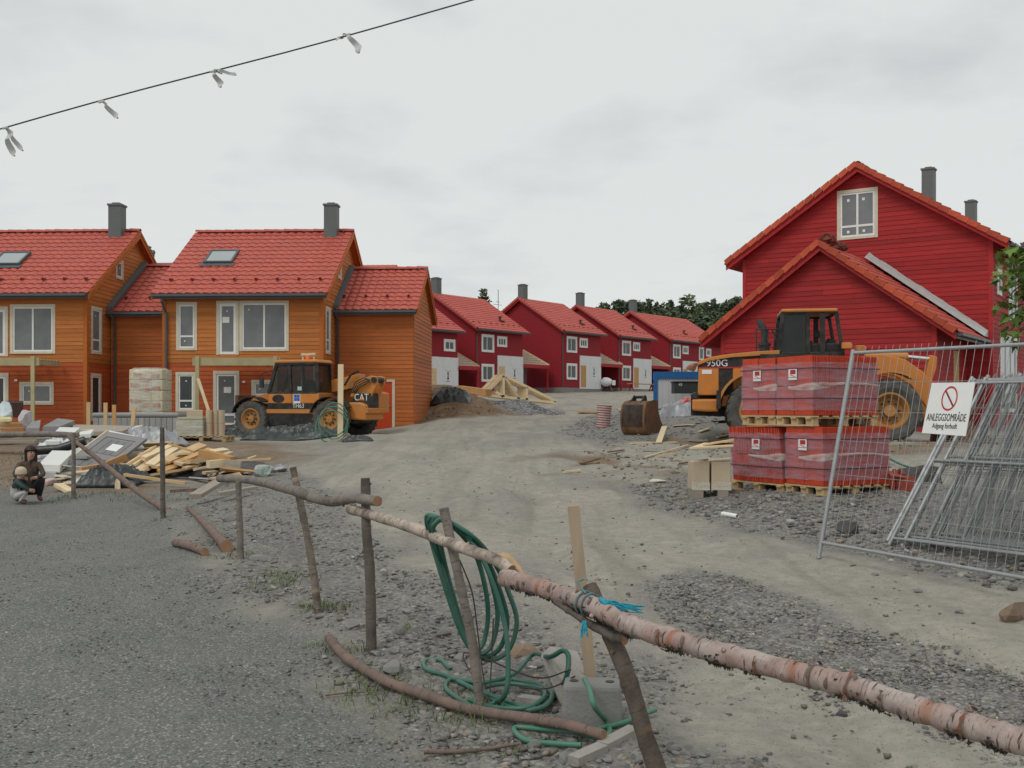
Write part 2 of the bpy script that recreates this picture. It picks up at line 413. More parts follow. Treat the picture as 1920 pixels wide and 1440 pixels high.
soil = np.clip(m_mo * (1 - m_he) + m_sl * 0.75 + m_sr * sst(0.40, 0.62, fbm(XX * 0.6, YY * 0.5, 31)), 0, 1) * (1 - np.clip(m_ga + m_gb, 0, 1))
sand = np.clip(1 - m_path, 0, 1) * (1 - coarse) * (1 - soil)
ZZ = ZZ + near * (0.030 * (fbm(XX * 2.2, YY * 2.2, 41) - 0.5) + (0.012 + 0.03 * coarse) * (fbm(XX * 9, YY * 9, 42) - 0.5) + 0.012 * (1 + coarse) * (vnoise(XX * 34, YY * 34, 43) - 0.5))
ZZ = ZZ + m_mo * 0.25 * (fbm(XX * 1.6, YY * 1.6, 44) - 0.5) + m_he * 0.12 * (fbm(XX * 4, YY * 4, 45) - 0.5)
def rut(pix, off, w=0.17, dep=0.035):
    # a pair of tyre ruts along a wandering line, with low ridges beside them
    p = gpoly(pix); d = np.full(XX.shape, 1e9)
    for (x0, y0), (x1, y1) in zip(p[:-1], p[1:]):
        dx, dy = x1 - x0, y1 - y0; t_ = np.clip(((XX - x0) * dx + (YY - y0) * dy) / (dx * dx + dy * dy), 0, 1)
        d = np.minimum(d, np.hypot(XX - x0 - t_ * dx, YY - y0 - t_ * dy))
    d = np.abs(d - off) + 0.10 * (fbm(XX * 1.3, YY * 1.3, 61) - .5)
    br_ = sst(0.35, 0.6, fbm(XX * .5, YY * .3, 62))
    return br_ * dep * (-np.exp(-(d / w) ** 2) + 0.7 * np.exp(-((d - .30) / .12) ** 2)) * (0.7 + 0.6 * vnoise(XX * 7, YY * 7, 63))
ZZ = ZZ + (1 - 0.9 * coarse) * (rut([(1900, 1400), (1500, 1180), (1250, 1060), (1050, 960), (930, 880), (940, 830), (1010, 795)], 0.75) + rut([(1330, 1430), (1180, 1180), (1000, 1020), (880, 920), (900, 850), (980, 800)], 0.7, dep=.028) + rut([(1700, 1150), (1300, 1000), (1100, 900), (1090, 850), (1040, 800)], .7, dep=.03))
nr, nc = XX.shape
gv = np.stack([XX.ravel(), YY.ravel(), ZZ.ravel()], 1)
ii, jj = np.meshgrid(np.arange(nr - 1), np.arange(nc - 1), indexing='ij')
a = (ii * nc + jj).ravel()
gf = np.stack([a, a + 1, a + nc + 1, a + nc], 1)
def np_mesh(name, v, f):
    me = bpy.data.meshes.new(name)
    k = f.shape[1]
    me.vertices.add(len(v)); me.vertices.foreach_set('co', v.astype(np.float32).ravel())
    me.loops.add(f.size); me.loops.foreach_set('vertex_index', f.astype(np.int32).ravel())
    me.polygons.add(len(f)); me.polygons.foreach_set('loop_start', np.arange(0, f.size, k, dtype=np.int32))
    me.update(); me.validate()
    return me
gme = np_mesh('ground', gv, gf)
gme.shade_smooth()
ca = gme.color_attributes.new('mask', 'FLOAT_COLOR', 'POINT')
ca.data.foreach_set('color', np.stack([sand.ravel(), coarse.ravel(), soil.ravel(), np.ones(sand.size)], 1).astype(np.float32).ravel())
ground = bpy.data.objects.new('ground', gme); COL.objects.link(ground); structure(ground)

def ground_mat():
    m = bpy.data.materials.new('ground_gravel_and_sand'); m.use_nodes = True
    n, l = m.node_tree.nodes, m.node_tree.links; p = n['Principled BSDF']
    p.inputs['Roughness'].default_value = 0.95; p.inputs['Specular IOR Level'].default_value = 0.15
    t = n.new('ShaderNodeTexCoord'); at = n.new('ShaderNodeVertexColor'); at.layer_name = 'mask'
    sp = n.new('ShaderNodeSeparateColor'); l.new(at.outputs['Color'], sp.inputs[0])
    def noise(sc, det=6, ro=0.6):
        q = n.new('ShaderNodeTexNoise'); q.inputs['Scale'].default_value = sc; q.inputs['Detail'].default_value = det; q.inputs['Roughness'].default_value = ro
        l.new(t.outputs['Object'], q.inputs['Vector']); return q.outputs['Fac']
    def voro(sc):
        q = n.new('ShaderNodeTexVoronoi'); q.inputs['Scale'].default_value = sc; l.new(t.outputs['Object'], q.inputs['Vector']); return q
    def rmp(fac, stops):
        q = n.new('ShaderNodeValToRGB'); e = q.color_ramp.elements
        e[0].position, e[0].color = stops[0][0], (*stops[0][1], 1); e[1].position, e[1].color = stops[-1][0], (*stops[-1][1], 1)
        for s_, c_ in stops[1:-1]: x = e.new(s_); x.color = (*c_, 1)
        l.new(fac, q.inputs[0]); return q.outputs[0]
    def mix(f, a_, b_, typ='MIX'):
        q = n.new('ShaderNodeMixRGB'); q.blend_type = typ
        if isinstance(f, float): q.inputs['Fac'].default_value = f
        else: l.new(f, q.inputs['Fac'])
        for s_, k in ((a_, 'Color1'), (b_, 'Color2')):
            if isinstance(s_, tuple): q.inputs[k].default_value = (*s_, 1)
            else: l.new(s_, q.inputs[k])
        return q.outputs[0]
    v1, v2 = voro(95), voro(38)
    vs1 = n.new('ShaderNodeSeparateColor'); l.new(v1.outputs['Color'], vs1.inputs[0])
    vs2 = n.new('ShaderNodeSeparateColor'); l.new(v2.outputs['Color'], vs2.inputs[0])
    path = rmp(vs1.outputs[0], [(0, (0.068, 0.071, 0.067)), (0.45, (0.150, 0.151, 0.142)), (0.85, (0.206, 0.205, 0.190)), (1, (0.451, 0.435, 0.407))])
    path = mix(0.38, path, rmp(noise(1.3), [(0.3, (0.125, 0.129, 0.120)), (0.7, (0.206, 0.203, 0.185))]))
    crs = rmp(vs2.outputs[0], [(0, (0.078, 0.077, 0.074)), (0.4, (0.182, 0.176, 0.166)), (0.8, (0.273, 0.261, 0.241)), (1, (0.441, 0.408, 0.357))])
    crs = mix(0.45, crs, rmp(noise(2.2), [(0.3, (0.156, 0.150, 0.139)), (0.7, (0.247, 0.230, 0.203))]))
    snd = rmp(noise(0.55, 7, 0.62), [(0.28, (0.226, 0.212, 0.190)), (0.5, (0.311, 0.291, 0.246)), (0.72, (0.377, 0.344, 0.280))])
    snd = mix(0.48, snd, rmp(noise(7, 8, 0.7), [(0.3, (0.159, 0.152, 0.138)), (0.55, (0.317, 0.295, 0.252)), (0.75, (0.439, 0.402, 0.353))]))
    mpt = n.new('ShaderNodeMapping'); mpt.inputs['Rotation'].default_value = (0, 0, R(28)); mpt.inputs['Scale'].default_value = (2.2, 0.16, 1); l.new(t.outputs['Object'], mpt.inputs[0])
    trk = n.new('ShaderNodeTexNoise'); trk.inputs['Scale'].default_value = 1.3; trk.inputs['Detail'].default_value = 5; trk.inputs['Distortion'].default_value = 0.5; l.new(mpt.outputs[0], trk.inputs['Vector'])
    tmr = n.new('ShaderNodeMapRange'); tmr.inputs['From Min'].default_value = 0.5; tmr.inputs['From Max'].default_value = 0.7; tmr.inputs['To Max'].default_value = 0.42; l.new(trk.outputs['Fac'], tmr.inputs['Value'])
    snd = mix(tmr.outputs[0], snd, (0.175, 0.163, 0.137))
    speck = n.new('ShaderNodeMapRange'); speck.inputs['From Min'].default_value = 0.0; speck.inputs['From Max'].default_value = 0.10; speck.inputs['To Min'].default_value = 0.65; speck.inputs['To Max'].default_value = 0.0
    l.new(vs1.outputs[1], speck.inputs['Value'])
    snd = mix(speck.outputs[0], snd, (0.121, 0.111, 0.107))
    soi = rmp(noise(1.6, 8, 0.68), [(0.28, (0.097, 0.059, 0.036)), (0.5, (0.194, 0.127, 0.076)), (0.62, (0.259, 0.182, 0.111)), (0.75, (0.168, 0.142, 0.065))])
    soi = mix(0.3, soi, rmp(vs2.outputs[1], [(0, (0.078, 0.051, 0.032)), (0.8, (0.246, 0.171, 0.106)), (1, (0.467, 0.376, 0.296))]))
    c = mix(sp.outputs[0], path, snd)
    c = mix(sp.outputs[1], c, crs)
    c = mix(sp.outputs[2], c, soi)
    l.new(c, p.inputs['Base Color'])
    hsum = n.new('ShaderNodeMath'); hsum.operation = 'MULTIPLY_ADD'
    l.new(v2.outputs['Distance'], hsum.inputs[0])
    cf = n.new('ShaderNodeMath'); cf.operation = 'MULTIPLY'; cf.inputs[1].default_value = -2.2; l.new(sp.outputs[1], cf.inputs[0])
    l.new(cf.outputs[0], hsum.inputs[1]); l.new(noise(60, 5, 0.7), hsum.inputs[2])
    b = n.new('ShaderNodeBump'); b.inputs['Strength'].default_value = 0.55; b.inputs['Distance'].default_value = 0.012
    l.new(hsum.outputs[0], b.inputs['Height']); l.new(b.outputs[0], p.inputs['Normal'])
    return m
gme.materials.append(ground_mat())

# ------------------------------------------------------------------ loose stones (uncountable ones joined; the bigger ones are things further down)
def stone_mat():
    m = bpy.data.materials.new('grey_crushed_stone'); m.use_nodes = True
    n, l = m.node_tree.nodes, m.node_tree.links; p = n['Principled BSDF']
    p.inputs['Roughness'].default_value = 0.9; p.inputs['Specular IOR Level'].default_value = 0.2
    at = n.new('ShaderNodeVertexColor'); at.layer_name = 'tint'
    t = n.new('ShaderNodeTexCoord'); q = n.new('ShaderNodeTexNoise'); q.inputs['Scale'].default_value = 40; q.inputs['Detail'].default_value = 4
    l.new(t.outputs['Object'], q.inputs['Vector'])
    mr = n.new('ShaderNodeMapRange'); mr.inputs['To Min'].default_value = 0.6; mr.inputs['To Max'].default_value = 1.4; l.new(q.outputs['Fac'], mr.inputs['Value'])
    hs = n.new('ShaderNodeHueSaturation'); l.new(at.outputs['Color'], hs.inputs['Color']); l.new(mr.outputs[0], hs.inputs['Value'])
    l.new(hs.outputs[0], p.inputs['Base Color'])
    return m
STONE = stone_mat()
_b = bmesh.new(); bmesh.ops.create_icosphere(_b, subdivisions=1, radius=1.0)
ICO_V = np.array([v.co[:] for v in _b.verts]); ICO_F = np.array([[v.index for v in f.verts] for f in _b.faces]); _b.free()
def scatter(name, label, poly, n, smin, smax, seed, base=(0.205, 0.198, 0.187), ymax=60, fade=1.6, flat=0.6, power=2.2):
    r = np.random.default_rng(seed)
    pa = np.array(poly); x0, y0 = pa.min(0); x1, y1 = pa.max(0); y1 = min(y1, ymax); y0 = max(y0, 4.2)
    xs, yy = [], []
    k = 0
    while k < n:
        u = r.random(n * 4)
        e = 1 - fade
        Y = (y0 ** e + u * (y1 ** e - y0 ** e)) ** (1 / e)
        X = x0 + r.random(n * 4) * (x1 - x0)
        ok = (inside(poly, X, Y, 0.25, 0.45, 2) > r.random(n * 4)) & (np.abs(X) < Y * 0.52 + 0.4)
        ok &= fbm(X * 1.5, Y * 1.5, seed) > r.random(n * 4) * 0.75
        xs.append(X[ok]); yy.append(Y[ok]); k += ok.sum()
        if len(xs) > 60: break
    X = np.concatenate(xs)[:n]; Y = np.concatenate(yy)[:n]; n = len(X)
    s = smin + (smax - smin) * r.random(n) ** power
    nv = len(ICO_V)
    V = ICO_V[None] * (1 + r.uniform(-0.45, 0.35, (n, nv, 1)))
    V = np.clip(V, -0.75, 0.75)
    V = V * (s[:, None] * np.stack([r.uniform(.7, 1.3, n), r.uniform(.6, 1.1, n), flat * r.uniform(.6, 1.2, n)], 1))[:, None, :]
    an = r.uniform(0, 6.28, n); ca_, sa_ = np.cos(an)[:, None], np.sin(an)[:, None]
    tl = r.uniform(-0.5, 0.5, n)[:, None]
    x, y, z = V[..., 0], V[..., 1], V[..., 2]
    z = z + tl * y * 0.6
    V = np.stack([x * ca_ - y * sa_ + X[:, None], x * sa_ + y * ca_ + Y[:, None], z + (H(X, Y) + s * flat * 0.25)[:, None]], -1).reshape(-1, 3)
    Fc = (ICO_F[None] + (np.arange(n) * nv)[:, None, None]).reshape(-1, 3)
    me = np_mesh(name, V, Fc)
    br = 0.62 + 0.75 * r.random(n) ** 1.3
    br = np.where(r.random(n) < 0.05, br * 1.6, br)
    tint = np.array(base)[None] * br[:, None] * (1 + r.uniform(-0.05, 0.05, (n, 3)) + np.where(r.random((n, 1)) < 0.12, np.array([[0.16, 0.02, -0.12]]), 0))
    c = me.color_attributes.new('tint', 'FLOAT_COLOR', 'POINT')
    c.data.foreach_set('color', np.repeat(np.concatenate([tint, np.ones((n, 1))], 1), nv, 0).astype(np.float32).ravel())
    me.materials.append(STONE)
    o = bpy.data.objects.new(name, me); COL.objects.link(o)
    return tag(o, label, 'gravel', kind='stuff')
scatter('coarse_gravel', 'coarse grey gravel strip behind the birch rail', P_GRAV_A, 9500, 0.006, 0.026, 1, ymax=14, power=2.6)
scatter('coarse_gravel', 'coarse grey gravel bank in front of the tile pallets', P_GRAV_B, 9000, 0.008, 0.06, 2, ymax=22, power=4.0)
scatter('stone_rubble', 'broken stone rubble along the pole fence', P_FENCE, 17000, 0.004, 0.036, 3, ymax=22, power=6.0, flat=.5)
scatter('fine_gravel', 'fine grey gravel of the footpath on the left', P_PATH, 7000, 0.004, 0.013, 4, base=(0.165, 0.167, 0.161), ymax=16, power=1.6)
scatter('crushed_stone', 'pale crushed stone heap beside the roof trusses', P_HEAP, 2600, 0.03, 0.085, 5, base=(0.25, 0.25, 0.265), fade=1.2)
scatter('crushed_stone', 'loose crushed stone round the excavator bucket', P_BUCK, 1500, 0.02, 0.07, 6, base=(0.19, 0.19, 0.195), fade=1.2)
P_ROADS = gpoly([(760, 860), (1000, 800), (1250, 850), (1500, 1010), (1900, 1200)]) + [(3.6, 4.3), (1.2, 4.3)] + gpoly([(1190, 1262), (960, 1150), (700, 1000)])
scatter('loose_gravel', 'loose scattered pebbles on the sandy track', P_ROADS, 1900, 0.005, 0.025, 8, base=(0.17, 0.165, 0.15), ymax=28, power=3.5)
P_SOILS = P_MOUND
scatter('soil_clods', 'stones and clods on the brown soil mound', P_SOILS, 700, 0.02, 0.09, 9, base=(0.20, 0.16, 0.12), fade=1.1)
scatter('soil_clods', 'clods and debris on the churned soil by the tile pallets', P_SOIL_R, 900, 0.012, 0.06, 10, base=(0.19, 0.155, 0.11), fade=1.3, ymax=34)

def rock(name, label, c, s, seed, m, rot=0.0, group=None, cat='stone', sub=2):
    r = random.Random(seed)
    bm = bmesh.new(); bmesh.ops.create_icosphere(bm, subdivisions=sub, radius=1.0)
    cuts = [Vector((r.gauss(0, 1), r.gauss(0, 1), r.gauss(0, 1))).normalized() for _ in range(9)]
    for v in bm.verts:
        p = v.co.copy()
        for q in cuts:
            d = p.dot(q)
            if d > 0.52: p -= q * (d - 0.52)
        p *= 1 + r.uniform(-0.03, 0.03)
        v.co = Vector((p.x * s[0], p.y * s[1], p.z * s[2])) * 0.70
    me = bpy.data.meshes.new(name); bm.to_mesh(me); bm.free()
    me.materials.append(m)
    o = bpy.data.objects.new(name, me); COL.objects.link(o)
    o.location = Vector(c) + Vector((0, 0, s[2] * 0.25)); o.rotation_euler = (0, 0, rot)
    return tag(o, label, cat, group)
ROCK = mat('grey_rock', (0.235, 0.23, 0.22), 0.9, 0.25, 9, bump=0.5, bscale=30, objvar=0.2, dirt_or_tone=(0.13, 0.125, 0.115), dirt_or_tone_amt=0.6)
ROCK_D = mat('dark_rock', (0.075, 0.072, 0.07), 0.9, 0.25, 9, bump=0.5, bscale=30)
ROCK_B = mat('brown_rock', (0.24, 0.175, 0.125), 0.9, 0.2, 9, bump=0.4, bscale=30)
ROCKS = [  # photo px of the base centre, width px, height px, material, label or None for the look-alikes
    (430, 978, 32, 14, ROCK, 'pale flat-topped stone lying left of the thin grey fence post'),
    (490, 1050, 38, 14, ROCK, 'wide grey stone at the foot of the thin grey fence post'),
    (664, 1178, 34, 24, ROCK, 'rounded grey stone leaning against the thick fence post'),
    (735, 1262, 50, 26, ROCK, 'rounded grey boulder just above the fallen pole'),
    (832, 1190, 40, 20, ROCK, 'flat grey stone between thick post and hose coil'),
    (985, 1228, 58, 28, ROCK_B, 'brown oval stone lying beside the pale stone slab'),
    (1590, 1000, 52, 26, ROCK_D, 'dark rounded boulder behind the wire fence panel'),
    (1903, 1160, 60, 34, ROCK_B, 'large brownish stone at the right edge of the sandy track'),
    (1578, 1342, 30, 10, ROCK_D, 'small dark flat stone on sand below the birch rail'),
    (1290, 1370, 0, 0, ROCK, None),
    (1010, 1250, 30, 22, ROCK, None), (862, 1240, 30, 22, ROCK, None), (745, 1190, 28, 26, ROCK, None), (720, 1165, 26, 18, ROCK, None),
    (762, 1150, 24, 16, ROCK, None), (705, 1228, 34, 14, ROCK, None), (742, 1225, 26, 18, ROCK, None), (812, 1245, 22, 14, ROCK, None),
    (848, 1228, 26, 20, ROCK, None), (905, 1245, 22, 14, ROCK, None), (690, 1140, 20, 12, ROCK, None), (650, 1100, 18, 10, ROCK, None),
    (1000, 1402, 34, 22, ROCK, None), (1060, 1425, 40, 22, ROCK, None), (1170, 1385, 26, 18, ROCK, None), (1140, 1428, 30, 16, ROCK, None),
    (1250, 1398, 26, 14, ROCK, None), (1290, 1350, 22, 10, ROCK, None), (1350, 1400, 28, 12, ROCK, None), (1330, 1432, 34, 14, ROCK, None),
    (1030, 1312, 34, 24, ROCK, None), (1150, 1345, 26, 20, ROCK, None), (960, 1268, 22, 14, ROCK, None), (1180, 1310, 22, 12, ROCK, None),
    (570, 1005, 22, 10, ROCK, None), (600, 985, 18, 9, ROCK, None), (520, 1010, 20, 10, ROCK, None), (620, 1060, 20, 10, ROCK, None),
    (590, 1080, 18, 8, ROCK, None), (545, 960, 20, 9, ROCK, None), (480, 985, 18, 8, ROCK, None), (445, 1030, 24, 10, ROCK, None),
    (1450, 970, 20, 10, ROCK, None), (1520, 985, 24, 12, ROCK, None), (1650, 990, 22, 12, ROCK, None), (1400, 955, 18, 9, ROCK, None),
    (1380, 940, 16, 8, ROCK, None), (1500, 1000, 20, 9, ROCK, None), (1640, 1080, 22, 10, ROCK, None), (1720, 1110, 20, 9, ROCK, None),
    (1800, 1150, 22, 10, ROCK, None), (1600, 1060, 18, 8, ROCK, None), (1320, 925, 18, 9, ROCK, None), (1260, 930, 16, 8, ROCK, None),
]
for k, (px, py, wp, hp, m_, lb) in enumerate(ROCKS):
    if not wp: continue
    g_ = G(px, py); sc = g_.y / F
    rock('stone', lb or 'loose grey stone among the gravel and rubble', g_, ((wp if lb else wp * .8) * sc * 0.95, wp * sc * rng.uniform(.55, .8), hp * sc * (1.15 if lb else .8)), 100 + k, m_, rng.uniform(0, 3), None if lb else 'loose grey stones in the gravel')
# ------------------------------------------------------------------ houses
class Face:
    """a wall plane in house-local space: x along u, z up, d outward"""
    def __init__(s, o, u, n): s.o, s.u, s.n = Vector(o), Vector(u), Vector(n)
    def P(s, x, z, d=0.0): return s.o + s.u * x + s.n * d + Vector((0, 0, z))
    def hexa(s, mb, x0, x1, z0, z1, d0, d1, mi=0):
        return mb.hex([s.P(x0, z0, d0), s.P(x1, z0, d0), s.P(x1, z0, d1), s.P(x0, z0, d1), s.P(x0, z1, d0), s.P(x1, z1, d0), s.P(x1, z1, d1), s.P(x0, z1, d1)], mi)
def clad(wall, fc, rows_from, rows_to, bh, lim, openings, mfun, name='board'):
    """one lapped board object per course and gap between openings; lim(z) -> (xl, xr)"""
    z = rows_from; k = 0
    while z < rows_to - 0.02:
        z1 = min(z + bh, rows_to); zm = (z + z1) / 2
        a0, b0 = lim(z); a1, b1 = lim(z1 - 0.004)
        segs = [(a0, b0, a1, b1)]
        for (x0, x1, q0, q1) in openings:
            if q0 < zm < q1:
                ns = []
                for (a, b, c, d) in segs:
                    if x1 <= min(a, c) or x0 >= max(b, d): ns.append((a, b, c, d)); continue
                    if x0 > a: ns.append((a, x0, c, x0))
                    if x1 < b: ns.append((x1, b, x1, d))
                segs = ns
        cut = []
        for (a, b, c, d) in segs:
            if min(b, d) - max(a, c) > 2.6 and rng.random() < 0.7:
                q = max(a, c) + (min(b, d) - max(a, c)) * rng.uniform(.2, .8); cut += [(a, q - .003, c, q - .003), (q + .003, b, q + .003, d)]
            else: cut.append((a, b, c, d))
        for (a, b, c, d) in cut:
            if b - a < 0.05: continue
            d = max(d, c + 0.001)
            mb = MB()
            j = rng.uniform(-0.0015, 0.0015)
            mb.hex([fc.P(a, z, 0.003), fc.P(b, z, 0.003), fc.P(b, z, 0.026 + j), fc.P(a, z, 0.026 + j),
                    fc.P(c, z1 + 0.01, 0.002), fc.P(d, z1 + 0.01, 0.002), fc.P(d, z1 + 0.01, 0.010 + j), fc.P(c, z1 + 0.01, 0.010 + j)])
            mb.build(name, mfun(zm), wall)
        z = z1; k += 1
def window(parent, fc, x0, x1, z0, z1, cw=0.1, vs_=(), hs_=(), pane=None, proud=0.045, casing=None, sash=None, name='window', sw=0.05, sticker=0, bottom=True):
    """casing > sash frame, panes; vs_/hs_ give divider positions as fractions"""
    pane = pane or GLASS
    mb = MB()
    fc.hexa(mb, x0, x1, z1 - cw, z1, 0.0, proud); fc.hexa(mb, x0, x0 + cw, z0, z1 - cw, 0.0, proud - 0.003); fc.hexa(mb, x1 - cw, x1, z0, z1 - cw, 0.0, proud - 0.003)
    if bottom: fc.hexa(mb, x0 + cw, x1 - cw, z0, z0 + cw * 0.8, 0.0, proud + 0.012)
    o = mb.build(name, casing or CASING, parent)
    xa, xb, za, zb = x0 + cw, x1 - cw, z0 + cw * (0.8 if bottom else 0.2), z1 - cw
    mb = MB()
    s = sw
    fc.hexa(mb, xa, xb, zb - s, zb, 0.0, 0.022); fc.hexa(mb, xa, xb, za, za + s, 0.0, 0.022)
    fc.hexa(mb, xa, xa + s, za + s, zb - s, 0.0, 0.021); fc.hexa(mb, xb - s, xb, za + s, zb - s, 0.0, 0.021)
    for q in vs_: xm = xa + (xb - xa) * q; fc.hexa(mb, xm - s * .6, xm + s * .6, za + s, zb - s, 0.0, 0.024)
    for q in hs_: zm = za + (zb - za) * q; fc.hexa(mb, xa + s, xb - s, zm - s * .6, zm + s * .6, 0.0, 0.020)
    mb.build('frame', sash or WHITE, o)
    xs_ = [xa + s] + [xa + (xb - xa) * q for q in vs_] + [xb - s]; zs_ = [za + s] + [za + (zb - za) * q for q in hs_] + [zb - s]
    for i in range(len(xs_) - 1):
        for j in range(len(zs_) - 1):
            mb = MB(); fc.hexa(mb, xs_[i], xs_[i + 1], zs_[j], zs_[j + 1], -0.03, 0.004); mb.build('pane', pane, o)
            if sticker and rng.random() < sticker:
                mb = MB(); xx = xs_[i] + 0.10 + rng.random() * 0.1; zz = zs_[j + 1] - 0.14; e_ = 0.09 if sticker > .9 else .045
                fc.hexa(mb, xx, xx + e_, zz - e_, zz, 0.006, 0.009); mb.build('sticker', PAPER, o)
    return o
def tiled_slope(xa, xb, ye, ze, yr, zr, cw=0.30, ch=0.35, res=6, amp=0.028):
    """rows of rolled tiles on the slope from eave (ye, ze) to ridge (yr, zr)"""
    L = math.hypot(yr - ye, zr - ze); nrow = max(1, round(L / ch)); ncol = max(1, round((xb - xa) / cw))
    sy, sz = (yr - ye) / L, (zr - ze) / L
    ny, nz_ = -sz, sy
    if nz_ < 0: ny, nz_ = -ny, -nz_
    M_ = ncol * res + 1
    xs_ = np.linspace(xa, xb, M_); t = (np.arange(M_) % res) / res
    wave = amp * (np.sin(2 * math.pi * t) * 0.7 + 0.3 * np.sin(4 * math.pi * t + 0.6))
    V, Fc = [], []
    for r_ in range(nrow):
        s0, s1 = L * r_ / nrow, L * (r_ + 1) / nrow
        for (s_, off, wv) in ((s0, 0.0, 0.3), (s0, 0.045, 1.0), (s1 + 0.01, 0.012, 1.0)):
            hh = off + wave * wv + (rng.uniform(-.003, .003))
            V.append(np.stack([xs_, ye + sy * s_ + ny * hh, ze + sz * s_ + nz_ * hh], 1))
        b = r_ * 3 * M_
        for q in range(2):
            i = np.arange(M_ - 1) + b + q * M_
            Fc.append(np.stack([i, i + 1, i + 1 + M_, i + M_], 1))
    return np.concatenate(V), np.concatenate(Fc)
def np_obj(name, v, f, m, parent, smooth=35):
    me = np_mesh(name, v, f); me.materials.append(m)
    if smooth: me.shade_smooth(); me.set_sharp_from_angle(angle=R(smooth))
    o = bpy.data.objects.new(name, me); COL.objects.link(o); o.parent = parent
    return o
def chimney(parent, x, y, z0, z1, sx=0.62, sy=0.62, flash=True, zf=None, slope=0.62):
    mb = MB(); mb.box(x - sx / 2, x + sx / 2, y - sy / 2, y + sy / 2, z0, z1)
    c = mb.build('chimney', CHIM, parent)
    mb = MB(); mb.box(x - sx / 2 - .035, x + sx / 2 + .035, y - sy / 2 - .035, y + sy / 2 + .035, z1, z1 + 0.07)
    mb.box(x - sx / 2 + .1, x + sx / 2 - .1, y - sy / 2 + .1, y + sy / 2 - .1, z1 + 0.07, z1 + 0.13)
    mb.build('cap', CHIM, c)
    if flash and zf is not None:
        mb = MB(); w_ = sx / 2 + 0.22; ya, yb = y - sy / 2 - 0.40, y - sy / 2 + 0.05
        za, zb = zf(ya) + 0.09, zf(yb) + 0.09
        mb.hex([(x - w_, ya, za - .03), (x + w_, ya, za - .03), (x + w_, yb, zb - .03), (x - w_, yb, zb - .03), (x - w_, ya, za), (x + w_, ya, za), (x + w_, yb, zb), (x - w_, yb, zb)])
        mb.build('flashing', CHIM, c)
    return c
def gutter(parent, xa, xb, y, z, m=None, down=None, base=0.0):
    n = 8; prof = [(0.075 * math.cos(math.pi + math.pi * i / n), 0.075 * math.sin(math.pi + math.pi * i / n)) for i in range(n + 1)]
    mb = MB()
    vv = [(xx, y + a_, z + b_) for xx in (xa, xb) for a_, b_ in prof]
    mb.add(vv, [(i, i + 1, n + 2 + i, n + 1 + i) for i in range(n)])
    mb.add(vv[:n + 1], [tuple(range(n + 1))]); mb.add(vv[n + 1:], [tuple(range(n, -1, -1))])
    mb.box(xa, xb, y + 0.078, y + 0.10, z - 0.14, z + 0.06)
    mb.box(xa, xb, y - 0.085, y - 0.07, z - 0.065, z + 0.012)
    return mb.build('gutter', m or GUTTER, parent)
def downpipe(parent, x, y0, y1, zt, zb):
    mb = MB(); mb.tube([(x, y0, zt), (x, y0, zt - .08), (x, y1, zt - .45), (x, y1, zb)], 0.045, 8)
    return mb.build('downpipe', GUTTER, parent, smooth=True)

